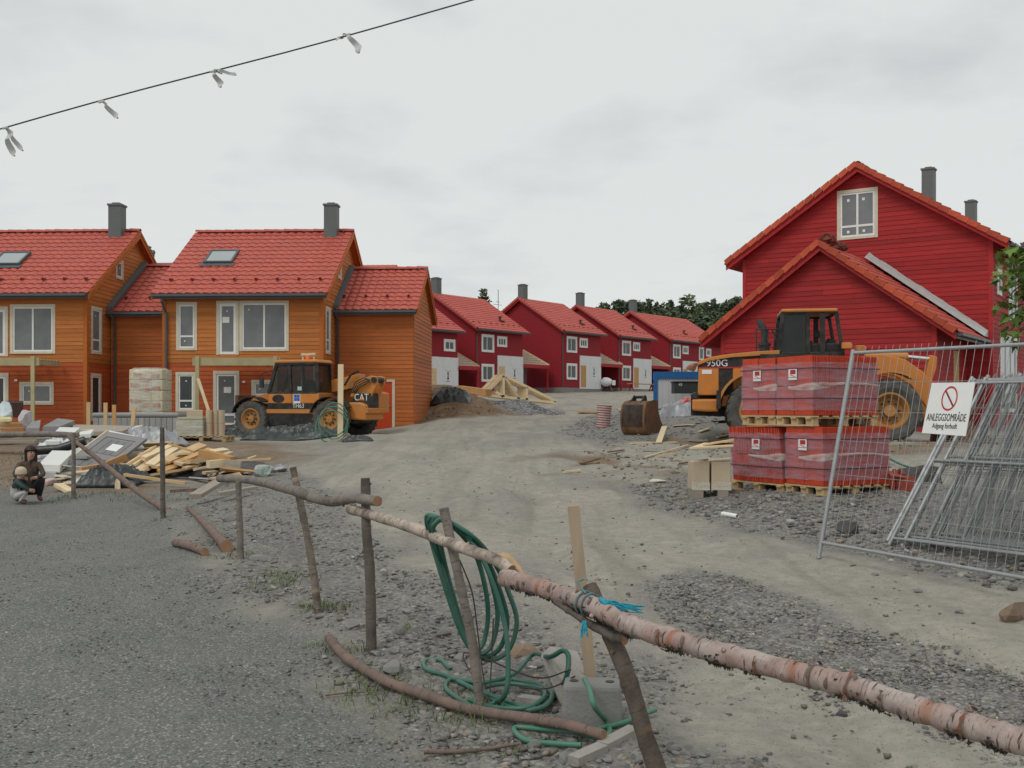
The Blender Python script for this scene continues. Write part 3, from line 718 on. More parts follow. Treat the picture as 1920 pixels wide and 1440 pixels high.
def house(root, x0, x1, y0, y1, eave, pitch, oh=0.42, og=0.22, walls=(), wm=None, low=None, split=None, bh=0.14, ops={}, base=0.0,
          tiles=('front',), tile_m=None, trim=None, verge=(), verge_m=None, corner=True, tres=6, clad_from=None, solid_m=None, cw=0.30, ch=0.35, snow=True, gut=True, ridge=True, barge=('x0', 'x1')):
    """ridge along local x; the front faces -y.  ops maps wall -> rectangles (x0,x1,z0,z1) left free of boards"""
    tp = math.tan(R(pitch)); ym = (y0 + y1) / 2; zr = eave + (y1 - y0) / 2 * tp
    tile_m = tile_m or TILE; trim = trim or wm
    # walls: a solid body behind the boards
    mb = MB(); mb.prism([(y0, base), (y1, base), (y1, eave), (ym, zr), (y0, eave)], x0, x1, 'x')
    wall = mb.build('wall', solid_m or wm, root)
    fcs = {'front': Face((x0, y0, 0), (1, 0, 0), (0, -1, 0)), 'x0': Face((x0, y1, 0), (0, -1, 0), (-1, 0, 0)), 'x1': Face((x1, y0, 0), (0, 1, 0), (1, 0, 0))}
    D = y1 - y0; cf = base if clad_from is None else clad_from
    for w_ in walls:
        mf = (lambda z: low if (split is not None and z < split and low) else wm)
        if w_ == 'front':
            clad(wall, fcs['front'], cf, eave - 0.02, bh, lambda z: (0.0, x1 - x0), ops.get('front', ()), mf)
        else:
            def lim(z, D=D):
                if z <= eave: return (0.0, D)
                q = (z - eave) / tp; return (min(q, D / 2 - .005), max(D - q, D / 2 + .005))
            clad(wall, fcs[w_], cf, zr - 0.12, bh, lim, ops.get(w_, ()), mf)
    # roof deck and tiles
    xa, xb = x0 - og, x1 + og
    ye0, ye1 = y0 - oh, y1 + oh; ze = eave - oh * tp
    th = 0.16
    mb = MB(); mb.prism([(ye0, ze + 0.02), (ym, zr + 0.02), (ye1, ze + 0.02), (ye1, ze + 0.02 + th), (ym, zr + 0.02 + th), (ye0, ze + 0.02 + th)], xa, xb, 'x')
    roof = mb.build('roof', trim, root)
    top = 0.02 + th
    for sd, (ye_, on) in {'front': (ye0 - 0.05, 'front' in tiles), 'back': (ye1 + 0.05, 'back' in tiles)}.items():
        zz = ze - 0.05 * tp + top
        if on: v, f = tiled_slope(xa - .03, xb + .03, ye_, zz, ym, zr + top, cw, ch, tres)
        else: v, f = tiled_slope(xa - .03, xb + .03, ye_, zz, ym, zr + top, cw, ch, 1, 0.0)
        stuff(np_obj('roof_tiles', v, f, tile_m, roof))
    if ridge:
        n = max(2, int((xb - xa) / 0.36))
        rm = None
        for i in range(n):
            if rm is None:
                mb = MB(); st = (xb - xa) / n
                k = 7; vv = []
                for xx, rr_ in ((-st / 2, 0.125), (st / 2 + .03, 0.105)):
                    vv += [(xx, rr_ * math.cos(math.pi * j / (k - 1)), rr_ * 0.85 * math.sin(math.pi * j / (k - 1)) - 0.03) for j in range(k)]
                mb.add(vv, [(j, j + 1, k + j + 1, k + j) for j in range(k - 1)])
                o = mb.build('ridge_tile', tile_m, roof, smooth=60); rm = o
            else:
                o = rm.copy(); COL.objects.link(o)
            o.location = (xa + (i + .5) * (xb - xa) / n, ym, zr + top + 0.06 + rng.uniform(-.006, .006))
    # bargeboards and verge tiles along the gable ends
    for e in barge:
        xx = xa if e == 'x0' else xb; sg = -1 if e == 'x0' else 1
        for sd in (0, 1):
            ya, yb = (ye0, ym) if sd == 0 else (ye1, ym)
            mb = MB(); a_, b_ = sorted((xx, xx + sg * 0.03))
            for (q0, q1, d_) in ((-0.03, -0.24, 0.0),):
                pts = [(ya, ze + top + q0), (yb, zr + top + q0), (yb, zr + top + q1), (ya, ze + top + q1)]
                mb.prism(pts, a_, b_, 'x')
            pts = [(ya, ze + top + 0.01), (yb, zr + top + 0.01), (yb, zr + top - 0.10), (ya, ze + top - 0.10)]
            a2, b2 = sorted((xx + sg * 0.03, xx + sg * 0.055)); mb.prism(pts, a2, b2, 'x')
            mb.build('bargeboard', trim, roof)
            if e in verge:
                L = math.hypot(yb - ya, zr - ze); n = round(L / ch); proto = None
                ang = math.atan2(zr - ze, yb - ya)
                for i in range(n):
                    if proto is None:
                        mb = MB(); l_ = L / n
                        c0, c1 = sorted((sg * 0.10, -sg * 0.10))
                        # lower end lifted over the course below
                        mb.hex([(c0, 0, 0.0), (c1, 0, 0.0), (c1, l_ + .02, -0.03), (c0, l_ + .02, -0.03), (c0, 0, 0.085), (c1, 0, 0.085), (c1, l_ + .02, 0.04), (c0, l_ + .02, 0.04)])
                        d0, d1 = sorted((sg * 0.10, sg * 0.075))
                        mb.hex([(d0, 0, -0.10), (d1, 0, -0.10), (d1, l_ - .01, -0.12), (d0, l_ - .01, -0.12), (d0, 0, 0.0), (d1, 0, 0.0), (d1, l_ - .01, -0.025), (d0, l_ - .01, -0.025)])
                        proto = mb.build('verge_tile', verge_m or TILE_OR, roof)
                        o = proto
                    else:
                        o = proto.copy(); COL.objects.link(o)
                    f_ = i / n
                    o.location = (xx + sg * 0.005, ya + (yb - ya) * f_, ze + top + (zr - ze) * f_ + 0.025)
                    o.rotation_euler = (ang + rng.uniform(-.012, .012), 0, 0)
    if corner:
        for (cx, cy) in ((x0, y0), (x1, y0), (x0, y1)):
            mb = MB(); sx = -1 if cx == x0 else 1; sy_ = -1 if cy == y0 else 1
            a_, b_ = sorted((cx + sx * 0.034, cx - sx * 0.10)); c_, d_ = sorted((cy + sy_ * 0.034, cy - sy_ * 0.10))
            mb.box(a_, b_, c_, d_, cf, eave - 0.05 if cy == y0 else eave - .05)
            mb.build('corner_board', trim if split is None else ORANGE_TRIM, root)
    if gut:
        gutter(root, xa + 0.02, xb - 0.02, ye0 - 0.10, ze + top - 0.06)
    if snow:
        n = max(3, int((xb - xa) / 0.75)); proto = None
        for i in range(n):
            if proto is None:
                mb = MB(); mb.box(-0.03, 0.03, -0.05, 0.12, 0.03, 0.06); mb.box(-0.035, 0.035, -0.06, -0.03, 0.03, 0.13)
                proto = mb.build('snow_guard', mat('guard_dark_red', (0.16, 0.03, 0.028), 0.6), roof); o = proto
            else: o = proto.copy(); COL.objects.link(o)
            o.location = (xa + 0.4 + i * (xb - xa - 0.8) / (n - 1), ye0 + 0.75, ze + top + 0.75 * tp + 0.03); o.rotation_euler = (R(pitch), 0, 0)
    return fcs, roof, dict(ye0=ye0, ze=ze, zr=zr, top=top, tp=tp, ym=ym)

def skylight(roof, x, s, wd, ht, info):
    """s metres up the slope from the eave edge (measured in y)"""
    y = info['ye0'] + s; z = info['ze'] + info['top'] + s * info['tp']; a = math.atan(info['tp'])
    sk = bpy.data.objects.new('skylight', None); COL.objects.link(sk); sk.parent = roof; sk.location = (x, y, z + 0.03); sk.rotation_euler = (a, 0, 0)
    mb = MB(); t_ = 0.07
    mb.box(-wd / 2, wd / 2, 0, t_, 0, 0.10); mb.box(-wd / 2, wd / 2, ht - t_, ht, 0, 0.10); mb.box(-wd / 2, -wd / 2 + t_, t_, ht - t_, 0, 0.097); mb.box(wd / 2 - t_, wd / 2, t_, ht - t_, 0, 0.097)
    mb.box(-wd / 2 - .1, wd / 2 + .1, -0.22, 0.0, 0.0, 0.04)
    mb.build('skylight_frame', GUTTER, sk)
    mb = MB(); mb.box(-wd / 2 + t_, wd / 2 - t_, t_, ht - t_, 0.0, 0.075); mb.build('pane', GLASS_L, sk)

ZB = 0.70; RZ = R(-3)
ROT3 = Matrix.Rotation(RZ, 3, 'Z')
def orange_house(label, corner_px, width, loads):
    """root at the front right ground corner; local x runs from -width to 0"""
    Y = 37.0; X = (corner_px - PX0) / F * Y
    root = thing('orange_house', label, 'house', (X, Y, ZB), RZ, 'orange houses on the left')
    s = F / Y
    lx = lambda px: (px - corner_px) / s
    lz = lambda py: EYE + (PY0 - py) / s - ZB
    wins, doors = loads(lx, lz)
    ops = {'front': [(a + .03 + width, b - .03 + width, c + .03, d - .03) for (a, b, c, d, *_) in wins['front']], 'x1': [(a + .03, b - .03, c + .03, d - .03) for (a, b, c, d, *_) in wins['x1']]}
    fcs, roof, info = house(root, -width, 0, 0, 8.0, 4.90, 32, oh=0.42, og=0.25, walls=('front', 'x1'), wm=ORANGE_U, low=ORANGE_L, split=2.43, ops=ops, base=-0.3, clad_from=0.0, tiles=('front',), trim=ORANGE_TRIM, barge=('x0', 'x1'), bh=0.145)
    ff = fcs['front']; ff.o = Vector((0, 0, 0)); 
    for w_ in ('front', 'x1'):
        for (a, b, c, d, vv, hh, kw) in wins[w_]:
            window(root, ff if w_ == 'front' else fcs['x1'], a, b, c, d, vs_=vv, hs_=hh, sticker=0.55, **kw)
    chimney(root, -0.52, 3.75, 6.6, 8.5, 0.48, 0.5, zf=lambda y: 4.9 + y * math.tan(R(32)))
    return root, fcs, roof, info, lx, lz
# ------------------------------------------------------------------ the two orange houses and their recessed links
KW = dict(cw=0.10)
def load_mid(lx, lz):
    wins = {'front': [
        (lx(326), lx(366), lz(656), lz(565), (), (0.27,), KW),
        (lx(403), lx(446), lz(665), lz(563), (), (), dict(cw=0.10, name='glazed_door', sw=0.09, bottom=False)),
        (lx(447), lx(541), lz(658), lz(563), (0.5,), (), KW),
        (lx(325), lx(364), lz(772), lz(697), (), (0.25,), dict(cw=0.10, pane=GLASS_D)),
        (lx(397), lx(447), lz(798), lz(695), (), (0.2,), dict(cw=0.11, name='glazed_door', sw=0.07, bottom=False)),
        (lx(470), lx(515), lz(745), lz(712), (), (), KW)],
        'x1': [(0.35, 1.10, lz(662), lz(572), (), (0.28,), KW), (2.35, 2.95, 5.62, 6.35, (), (), KW)]}
    return wins, None
def load_left(lx, lz):
    wins = {'front': [
        (lx(16), lx(103), lz(663), lz(570), (0.5,), (), KW),
        (lx(-30), lx(12), lz(668), lz(574), (), (), dict(cw=0.10, name='glazed_door', sw=0.09, bottom=False)),
        (lx(34), lx(100), lz(759), lz(716), (), (), KW),
        (lx(-36), lx(13), lz(798), lz(699), (), (0.2,), dict(cw=0.11, name='glazed_door', sw=0.08, bottom=False, pane=GLASS_D)),
        (lx(-110), lx(-60), lz(656), lz(565), (), (0.27,), KW)],
        'x1': [(0.32, 1.15, lz(662), lz(572), (), (0.28,), KW), (0.30, 1.1, lz(790), lz(699), (), (), dict(cw=0.10, pane=GLASS_D)), (2.35, 3.0, 5.62, 6.35, (), (), KW)]}
    return wins, None
mid, mf, mroof, minfo, lx, lz = orange_house('orange boarded house with red tiled roof, skylight and chimney, behind the telehandler', 605, 5.55, load_mid)
skylight(mroof, -4.15, 1.95, 1.05, 1.05, minfo)
lft, lf, lroof, linfo, lx2, lz2 = orange_house('orange boarded house with red tiled roof, left of the insulation bale', 162, 8.6, load_left)
skylight(lroof, -3.60, 1.80, 1.05, 1.05, linfo)
for root, ff, pxs in ((mid, mf['front'], [(485 + 0, 714), (453, 715)]), (lft, lf['front'], [(25, 712)])):
    L_ = lx if root is mid else lx2
    for (px, py) in pxs[-1:]:
        mb = MB(); ff.hexa(mb, L_(px), L_(px) + .10, lz(py) - .05, lz(py) + .02, 0.02, 0.06); mb.build('wall_lamp', WHITE, root)
for (px, py, w_, h_) in ((421, 599, 13, 11), (424, 731, 14, 11)):
    mb = MB(); mf['front'].hexa(mb, lx(px - w_ / 2), lx(px + w_ / 2), lz(py + h_ / 2), lz(py - h_ / 2), 0.007, 0.012); mb.build('paper_notice', PAPER, mid)

def link(label, x0, x1, rootobj, eave, depth, yoff, ops, gable, ridge_px=None, clad_walls=('front',), zbase=0.0):
    low_ = ORANGE_A if gable else ORANGE_L
    lk = thing('orange_annex', label, 'annex', rootobj.location + ROT3 @ Vector((0, yoff, 0)), RZ)
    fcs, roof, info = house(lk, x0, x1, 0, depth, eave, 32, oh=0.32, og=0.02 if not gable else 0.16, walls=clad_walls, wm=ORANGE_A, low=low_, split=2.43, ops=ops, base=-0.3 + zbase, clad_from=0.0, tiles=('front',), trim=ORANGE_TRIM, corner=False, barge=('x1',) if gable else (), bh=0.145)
    return lk, fcs, roof, info
# annex right of the middle house: its free gable shows
door = (1.34, 2.12, 0.02, 1.92)
anx, af, aroof, ainfo = link('low orange annex with red tiled roof and orange door, beside the soil mound', 0.03, 2.86, mid, 4.44, 5.0, 1.9, {'front': [door]}, True, clad_walls=('front', 'x1'))
ff = Face((0.03, 0, 0), (1, 0, 0), (0, -1, 0))
mb = MB(); ff.hexa(mb, door[0] + .06, door[1] - .06, 0.06, door[3] - .08, -0.02, 0.012)
dr = mb.build('door', mat('orange_door', (0.55, 0.065, 0.016), 0.5, 0.06, 2), anx)
mb = MB(); ff.hexa(mb, door[0] - .02, door[0] + .06, 0, door[3], 0, 0.05); ff.hexa(mb, door[1] - .06, door[1] + .04, 0, door[3], 0, 0.05); ff.hexa(mb, door[0] + .06, door[1] - .06, door[3] - .08, door[3], 0, 0.048)
mb.build('door_frame', CASING, dr)
mb = MB(); ff.hexa(mb, door[1] - .2, door[1] - .12, 0.95, 0.99, 0.012, 0.06); mb.build('handle', STEEL, dr)
mb = MB(); mb.prism([(-0.33, 4.50 - .2 + .12), (0.25, 4.50 + .16 + .12), (0.25, 4.50 + .16 + .20), (-0.33, 4.50 - .2 + .20)], -0.02, 0.0, 'x')
# grey valley flashing where the annex roofs meet the house gables
def flashing(par, info, x):
    mb = MB(); z0 = info['ze'] + info['top']; 
    mb.prism([(info['ye0'] - .05, z0 + .04), (info['ym'], info['zr'] + info['top'] + .06), (info['ym'], info['zr'] + info['top'] + .20), (info['ye0'] - .05, z0 + .16)], x, x + 0.22, 'x')
    mb.build('flashing', CHIM, par)
flashing(anx, ainfo, 0.0)
downpipe(anx, 0.14, -0.42, -0.09, 4.45, 0.1)
lnk, kf, kroof, kinfo = link('orange link wall with red tiled roof between the two orange houses', 0.05, 2.60, lft, 4.38, 5.7, 1.9, {}, False)
flashing(lnk, kinfo, 0.03)
downpipe(lnk, 0.22, -0.42, -0.09, 4.33, 0.1)
downpipe(mid, -5.42, -0.52, -0.10, 4.62, 0.05)

# ------------------------------------------------------------------ timber pergolas over the terrace doors
def pergola(label, px0, px1, Y, post_pxs, back_px=None):
    s = F / Y
    zt = EYE + (PY0 - 668) / s; x0, x1 = (px0 - PX0) / s, (px1 - PX0) / s
    zg = h((x0 + x1) / 2, Y)
    t = thing('timber_pergola', label, 'pergola', ((x0 + x1) / 2, Y, zg), 0.0, 'pergolas on the orange houses')
    o = Vector(t.location)
    def bx(name, a, b, m=TREATED): 
        mb = MB(); mb.box(a[0] - o.x, b[0] - o.x, a[1] - o.y, b[1] - o.y, a[2] - o.z, b[2] - o.z); return mb.build(name, m, t)
    bx('beam', (x0 - .1, Y - .03, zt - 0.30), (x1 + .1, Y + .03, zt - 0.05))
    for q in post_pxs:
        xx = (q - PX0) / s; bx('post', (xx - .06, Y - .09, zg - .1), (xx + .06, Y - .032, zt))
    n = 5
    for i in range(n):
        xx = x0 + (x1 - x0) * i / (n - 1); bx('joist', (xx - .025, Y + .032, zt - .26), (xx + .025, 36.9, zt - .10))
    for i in range(7):
        yy = Y + .05 + i * (36.8 - Y) / 7.0; bx('slat', (x0 - .05, yy, zt - .098), (x1 + .05, yy + .13, zt - .07))
    return t
pergola('timber pergola over the terrace doors of the house behind the telehandler', 367, 520, 35.1, (371, 517))
pergola('timber pergola cut off by the left edge, with one post in view', -60, 68, 35.1, (63,))

# ------------------------------------------------------------------ big red house on the right and its low wing
YR = 34.5; XR = 900 / F * YR; ZR = 0.85; AR = R(56)
red = thing('red_house', 'tall dark red boarded house with cream gable window, behind the wheel loader', 'house', (XR, YR, ZR), AR)
# local x runs away from the camera along the ridge, local y to the left; the gable x=0 faces the camera
gw = 8.35; EH = 6.15
gx = (3.40, 4.78); wbot, wtop = 6.52, 8.22
sw_small = (0.75, 1.55, 4.45, 5.30); sw_tall = (2.8, 4.5, 3.75, 6.0); sw_low = (1.3, 4.4, 0.6, 3.2)
rf, rroof, rinfo = house(red, 0, 36, 0, gw, EH, 32.5, oh=0.55, og=0.3, walls=('x0', 'front'), wm=RED_W, ops={'x0': [(gx[0] + .03, gx[1] - .03, wbot + .03, wtop - .03)], 'front': [(a + .03, b - .03, c + .03, d - .03) for a, b, c, d in (sw_small, sw_tall, sw_low)]},
                         base=-0.4, clad_from=-0.1, tiles=('front',), trim=RED_T, verge=('x0',), bh=0.155, snow=False, barge=('x0',), tres=3)
window(red, rf['x0'], gx[0], gx[1], wbot, wtop, cw=0.11, vs_=(0.5,), hs_=(0.24,), sw=0.06, sticker=0.95)
window(red, rf['front'], *sw_small, cw=0.1, casing=WHITE); window(red, rf['front'], *sw_tall, cw=0.1, casing=WHITE, hs_=(0.3,), vs_=(0.5,)); window(red, rf['front'], *sw_low, cw=0.1, casing=WHITE, vs_=(0.33, 0.66))
for x_ in (8.7, 17.0, 32.5):
    chimney(red, x_, gw / 2 - 0.25, 8.2, 10.4, 0.46, 0.46, flash=False)
# low wing: gable parallel to the main one, in front of it
LW = 4.1; gy0, gy1 = 0.80, 7.45
wing = thing('red_wing', 'low dark red gabled wing with unfinished tiles, in front of the tall red house', 'house', (XR, YR, ZR), AR)
EW = 3.22
gf_, groof, ginfo = house(wing, -LW, -0.03, gy0, gy1, EW, 36, oh=0.62, og=0.28, walls=('x0', 'front'), wm=RED_W, ops={'front': [(2.3, 3.1, 0.0, 2.6)]}, base=-0.4, clad_from=-0.1, tiles=('front',), trim=RED_T, verge=('x0',), bh=0.155, snow=False, barge=('x0',), ridge=False, tres=4, cw=0.22)
ff = gf_['front']
mb = MB(); ff.hexa(mb, 2.3, 3.1, 0.0, 2.6, -0.02, 0.015); mb.build('door', mat('plain_wood_door', (0.48, 0.31, 0.15), 0.6, 0.12, 2, stretch=(3, 3, .5)), wing)
mb = MB(); fy = ginfo['ye0'] - .08; fz = ginfo['ze'] + ginfo['top'] + .09
n = 22; vv = []
for i in range(n + 1):
    t_ = i / n; yy = fy + (ginfo['ym'] - fy) * t_ * 0.93; zz = fz + (ginfo['zr'] - ginfo['ze']) * t_ * 0.97
    j = rng.uniform(-.03, .03)
    vv += [(-0.62 + j, yy, zz - 0.03), (-0.42 + j * .6, yy, zz + .06 + rng.uniform(0, .03)), (-0.05, yy, zz + .20 + rng.uniform(-.02, .02)), (-0.05, yy, zz - .03)]
mb.add(vv, [(i * 4 + k, i * 4 + (k + 1) % 4, i * 4 + 4 + (k + 1) % 4, i * 4 + 4 + k) for i in range(n) for k in range(4)] + [(0, 1, 2, 3), tuple(n * 4 + k for k in (3, 2, 1, 0))])
mb.build('roofing_felt_strip', mat('grey_felt_sheet', (0.42, 0.43, 0.42), 0.5, 0.15, 4, spec=0.5), wing, smooth=50)
for i in range(16):   # spare ridge tiles laid loosely along the ridge
    xx = -LW + 0.1 + i * 0.115 + (0.25 if i > 5 else 0); mb = MB()
    mb.tube([(-.03, -.17, -.06), (-.03, -.09, .07), (-.03, 0, .11), (-.03, .09, .07), (-.03, .17, -.06)], .028, 6); mb.obox((0, 0, -.02), (0.04, 0.26, 0.16), (rng.uniform(-.2, .2), rng.uniform(-.25, .25), rng.uniform(-.2, .2)))
    o = mb.build('loose_ridge_tile', mat('brown_red_tile', (0.14, 0.035, 0.025), 0.7, 0.3, objvar=0.3), wing)
    o.location = (xx, ginfo['ym'] + rng.uniform(-.12, .12), ginfo['zr'] + ginfo['top'] + 0.12 + (0.10 if i < 4 else 0) + rng.uniform(-.02, .03))

# ------------------------------------------------------------------ row of dark red houses up the hill
ROWS = [(-7.8, 76.0, 'red row house mostly hidden behind the orange annex', 6.2), (-2.85, 84.0, 'red row house next to the orange annex, with roof trusses in front', 6.2), (4.22, 92.0, 'second red row house from the orange annex, with television aerial beside its ridge', 6.2),
        (9.78, 100.0, 'third red row house from the orange annex, wood door in white panel', 6.2), (15.72, 108.0, 'farthest red row house, with two window pairs, behind the blue shed', 11.5)]
UX, UY = Vector((0.6, 0.8, 0)), Vector((-0.8, 0.6, 0))
row_rot = math.atan2(0.8, 0.6)
FACE_GL = mat('far_pane', (0.05, 0.055, 0.06), 0.1, 0.4, 2, spec=0.5)
for k, (X, Y, lb, wd) in enumerate(ROWS):
    zb = 1.6 + {0: 0.9, 1: 1.35, 2: 1.73, 3: 1.85, 4: 1.97}[k]
    t = thing('red_row_house', lb, 'house', (X, Y, zb), row_rot, 'red row houses up the hill')
    fr, rr_, inf = house(t, 0, wd, 0, 8.6, 4.95, 32.5, oh=0.45, og=0.3, walls=(), wm=RED_FAR, base=-0.2, tiles=('front',), tile_m=TILE_FAR, trim=RED_T, verge=('x0',) if k in (1, 2, 3, 4) else (), verge_m=TILE_FAR, tres=4, snow=True, corner=False, ridge=False)
    mb = MB(); mb.box(-0.03, wd + .03, -0.03, 8.63, -1.2, 0.02); mb.build('foundation', CONC, t)
    f_ = fr['front']
    def win(x0, x1, z0, z1, vs_=(), **kw): window(t, f_, x0, x1, z0, z1, cw=0.16, vs_=vs_, casing=WHITE, sash=WHITE, pane=FACE_GL, sw=0.06, **kw)
    if k != 0:
        win(0.75, 2.35, 3.05, 4.45, (0.42,)); win(0.75, 2.35, 0.72, 2.12, (0.42,))
        win(2.75, 4.05, 3.55, 4.4, (0.33, 0.66))
    else:
        win(4.6, 5.9, 3.3, 4.2, (0.5,))
    if k == 4:
        win(6.4, 7.5, 3.05, 4.45); win(8.0, 9.2, 3.5, 4.35, (0.33, 0.66))
    xw0, xw1 = 2.78, (6.22 if wd < 7 else 6.0)
    mb = MB(); f_.hexa(mb, xw0, xw1, -0.05, 2.85, 0.0, 0.06); wp = mb.build('house_wrap_panel', WHITE_W, t)
    mb = MB(); f_.hexa(mb, xw0 + 0.12, xw0 + 0.95, 0.1, 2.0, 0.058, 0.075); mb.build('plywood_door', PINE_OR if k > 1 else PINE, t)
    xm = xw0 + 2.25
    mb = MB()   # black printed emblem on the wrap
    mb.add([f_.P(xm - .10, 1.72, .064), f_.P(xm + .10, 1.72, .064), f_.P(xm + .04, 1.5, .064), f_.P(xm + .11, 1.2, .064), f_.P(xm - .11, 1.2, .064), f_.P(xm - .04, 1.5, .064)], [(0, 1, 2, 3, 4, 5)])
    for q in range(-3, 4): f_.hexa(mb, xm + q * .08 - .02, xm + q * .08 + .02, 1.76 + .012 * q * q, 1.80 + .012 * q * q, .06, .066)
    f_.hexa(mb, xm - .2, xm + .2, 1.05, 1.09, .06, .066)
    mb.build('printed_emblem', BLACK, wp)
    # entrance lean-to between the houses
    x_a, x_b = wd, wd + (3.6 if k else 2.4)
    mb = MB(); mb.box(x_a + .02, x_b, 2.2, 2.3, -0.4, 2.2); mb.build('porch_wall', mat('grey_porch_wall', (0.26, 0.25, 0.26), 0.8, 0.2, 1.5, stretch=(2, 1, .3)), t)
    mb = MB(); mb.hex([(x_a + .02, -0.1, 2.12), (x_b, -0.1, 2.12), (x_b, 2.6, 3.5), (x_a + .02, 2.6, 3.5), (x_a + .02, -0.1, 2.24), (x_b, -0.1, 2.24), (x_b, 2.6, 3.62), (x_a + .02, 2.6, 3.62)])
    mb.build('porch_roof', mat('bare_battens_roof', (0.44, 0.33, 0.25), 0.8, 0.2, 2, stretch=(.3, 8, 8)), t)
    for b_ in range(7):
        q = b_ / 6.5; mb = MB(); mb.beam((x_a + .02, -0.08 + 2.6 * q, 2.27 + 1.33 * q), (x_b, -0.08 + 2.6 * q, 2.27 + 1.33 * q), 0.05, 0.05); mb.build('batten', GREYWOOD, t)
    mb = MB(); mb.box(x_a + .02, x_b, -0.17, -0.11, 1.98, 2.28); mb.build('porch_fascia', RED_T, t)
    mb = MB(); mb.prism([(-0.15, 2.22), (2.6, 3.6), (2.6, 3.72), (-0.15, 2.36)], x_b, x_b + .05, 'x'); mb.build('porch_edge_board', PINE_P, t)
    mb = MB(); mb.box(x_b - .14, x_b - .02, -0.08, 0.04, -0.4, 2.1); mb.build('porch_post', RED_T, t)
    chimney(t, 0.55, 4.5, 7.4, 9.05 if k else 9.1, 0.62, 0.62, flash=False)
    mb = MB(); ys_ = 1.0; zz = 4.95 + ys_ * math.tan(R(32.5)) + .2; xx = wd * 0.72 if wd < 7 else 5.0
    mb.tube([(xx, ys_, zz - .1), (xx, ys_, zz + .28)], 0.09, 8); mb.box(xx - .14, xx + .14, ys_ - .14, ys_ + .14, zz + .26, zz + .34); mb.box(xx - .3, xx + .3, ys_ - .3, ys_ + .12, zz - .08, zz - .0)
    mb.build('roof_vent', mat('vent_brown', (0.10, 0.04, 0.035), 0.6), t)
    downpipe(t, 0.10, -0.5, -0.06, 4.8, 0.1)
    if k == 2:
        mb = MB(); x_, y_ = -0.4, 6.5
        mb.tube([(x_, y_, 5.5), (x_, y_, 8.75)], 0.03, 6); mb.tube([(x_ - .7, y_, 7.4), (x_ + .5, y_, 7.4)], 0.02, 6); mb.tube([(x_ - .3, y_, 7.65), (x_ + .2, y_, 7.65)], 0.02, 6)
        mb.build('television_aerial', CHIM, t)

# ------------------------------------------------------------------ roofs that show behind the orange houses
bh_ = thing('distant_house', 'red tiled roof with dormer showing behind the orange annex', 'house', (-9.2, 58.0, 2.2), RZ)
house(bh_, 0, 2.15, 0, 8, 4.9, 32, walls=(), wm=ORANGE_U, base=-.5, tiles=('front',), trim=ORANGE_TRIM, corner=False, snow=False, ridge=False, tile_m=TILE)
mb = MB(); mb.box(-1.0, 0.5, 3.2, 4.4, 6.6, 7.55); mb.build('dormer', mat('dormer_sheet', (0.33, 0.31, 0.25), 0.6), bh_)
mb = MB(); mb.box(-0.85, 0.3, 3.15, 3.2, 6.8, 7.3); mb.build('pane', GLASS_D, bh_)
b2 = thing('unfinished_house', 'grey chimney and unfinished roof showing between the two orange houses', 'house', (-22.35, 58.0, 2.0), RZ)
house(b2, 0, 2.9, 0, 8, 4.9, 32, walls=(), wm=ORANGE_U, base=-.5, tiles=('front',), trim=ORANGE_TRIM, corner=False, snow=False, ridge=False, tile_m=TILE)
chimney(b2, 1.25, 3.6, 7.0, 8.75, 0.5, 0.5, flash=False)
mb = MB(); mb.hex([(1.4, 2.4, 6.75), (2.9, 2.4, 6.75), (2.9, 4.1, 7.85), (1.4, 4.1, 7.85), (1.4, 2.4, 6.83), (2.9, 2.4, 6.83), (2.9, 4.1, 7.93), (1.4, 4.1, 7.93)]); mb.build('roofing_felt', mat('dark_felt', (0.10, 0.11, 0.11), 0.6), b2)
# ------------------------------------------------------------------ wheels
def wheel(parent, c, r, w, near=-1, lugs=22, rim_m=None, deep=0.06):
    """axis along local y; near = side of the outer rim"""
    mb = MB(); q = w / 2; ri = r * 0.56
    prof = [(ri, -q * .78), (r * .72, -q), (r * .88, -q * .98), (r * .955, -q * .80), (r * .965, 0), (r * .955, q * .80), (r * .88, q * .98), (r * .72, q), (ri, q * .78)]
    mb.lathe(prof, c, 'y', 40, closed=True)
    c = Vector(c)
    for i in range(lugs):
        for sd in (-1, 1):
            an = 2 * math.pi * (i + (0.5 if sd > 0 else 0)) / lugs
            pts = []
            for rr_ in (r * .93, r * 1.0):
                for (yy, da) in ((sd * q * .99, 0.0), (sd * 0.01, 0.20)):
                    for dd in (-0.045, 0.045):
                        t = an + (da + dd) * (0.58 / r) * 1.2
                        rad = rr_ if abs(yy) < q * .9 else rr_ * .972
                        pts.append(c + Vector((rad * math.cos(t), yy, rad * math.sin(t))))
            mb.hex([pts[0], pts[1], pts[3], pts[2], pts[4], pts[5], pts[7], pts[6]])
    o = mb.build('wheel', RUBBER, parent, smooth=30)
    mb = MB(); e = near * q * .70; d_ = near * (q * .70 - deep)
    mb.lathe([(ri * 1.03, near * q * .82), (ri * .93, near * q * .84), (ri * .88, e), (ri * .72, d_), (ri * .70, d_ * .9), (ri * .34, d_ * .9), (ri * .32, e), (ri * .14, e), (0.004, e + near * .02)], c, 'y', 28, caps=False)
    o2 = mb.build('rim', rim_m or RIMY, o, smooth=30)
    mb = MB()
    for i in range(8):
        an = 2 * math.pi * i / 8; mb.lathe([(0.022, d_ * .88), (0.022, e * 1.0), (0.012, e * 1.02)], c + Vector((ri * .52 * math.cos(an), 0, ri * .52 * math.sin(an))), 'y', 6)
    mb.build('wheel_nut', CAT_K, o)
    return o
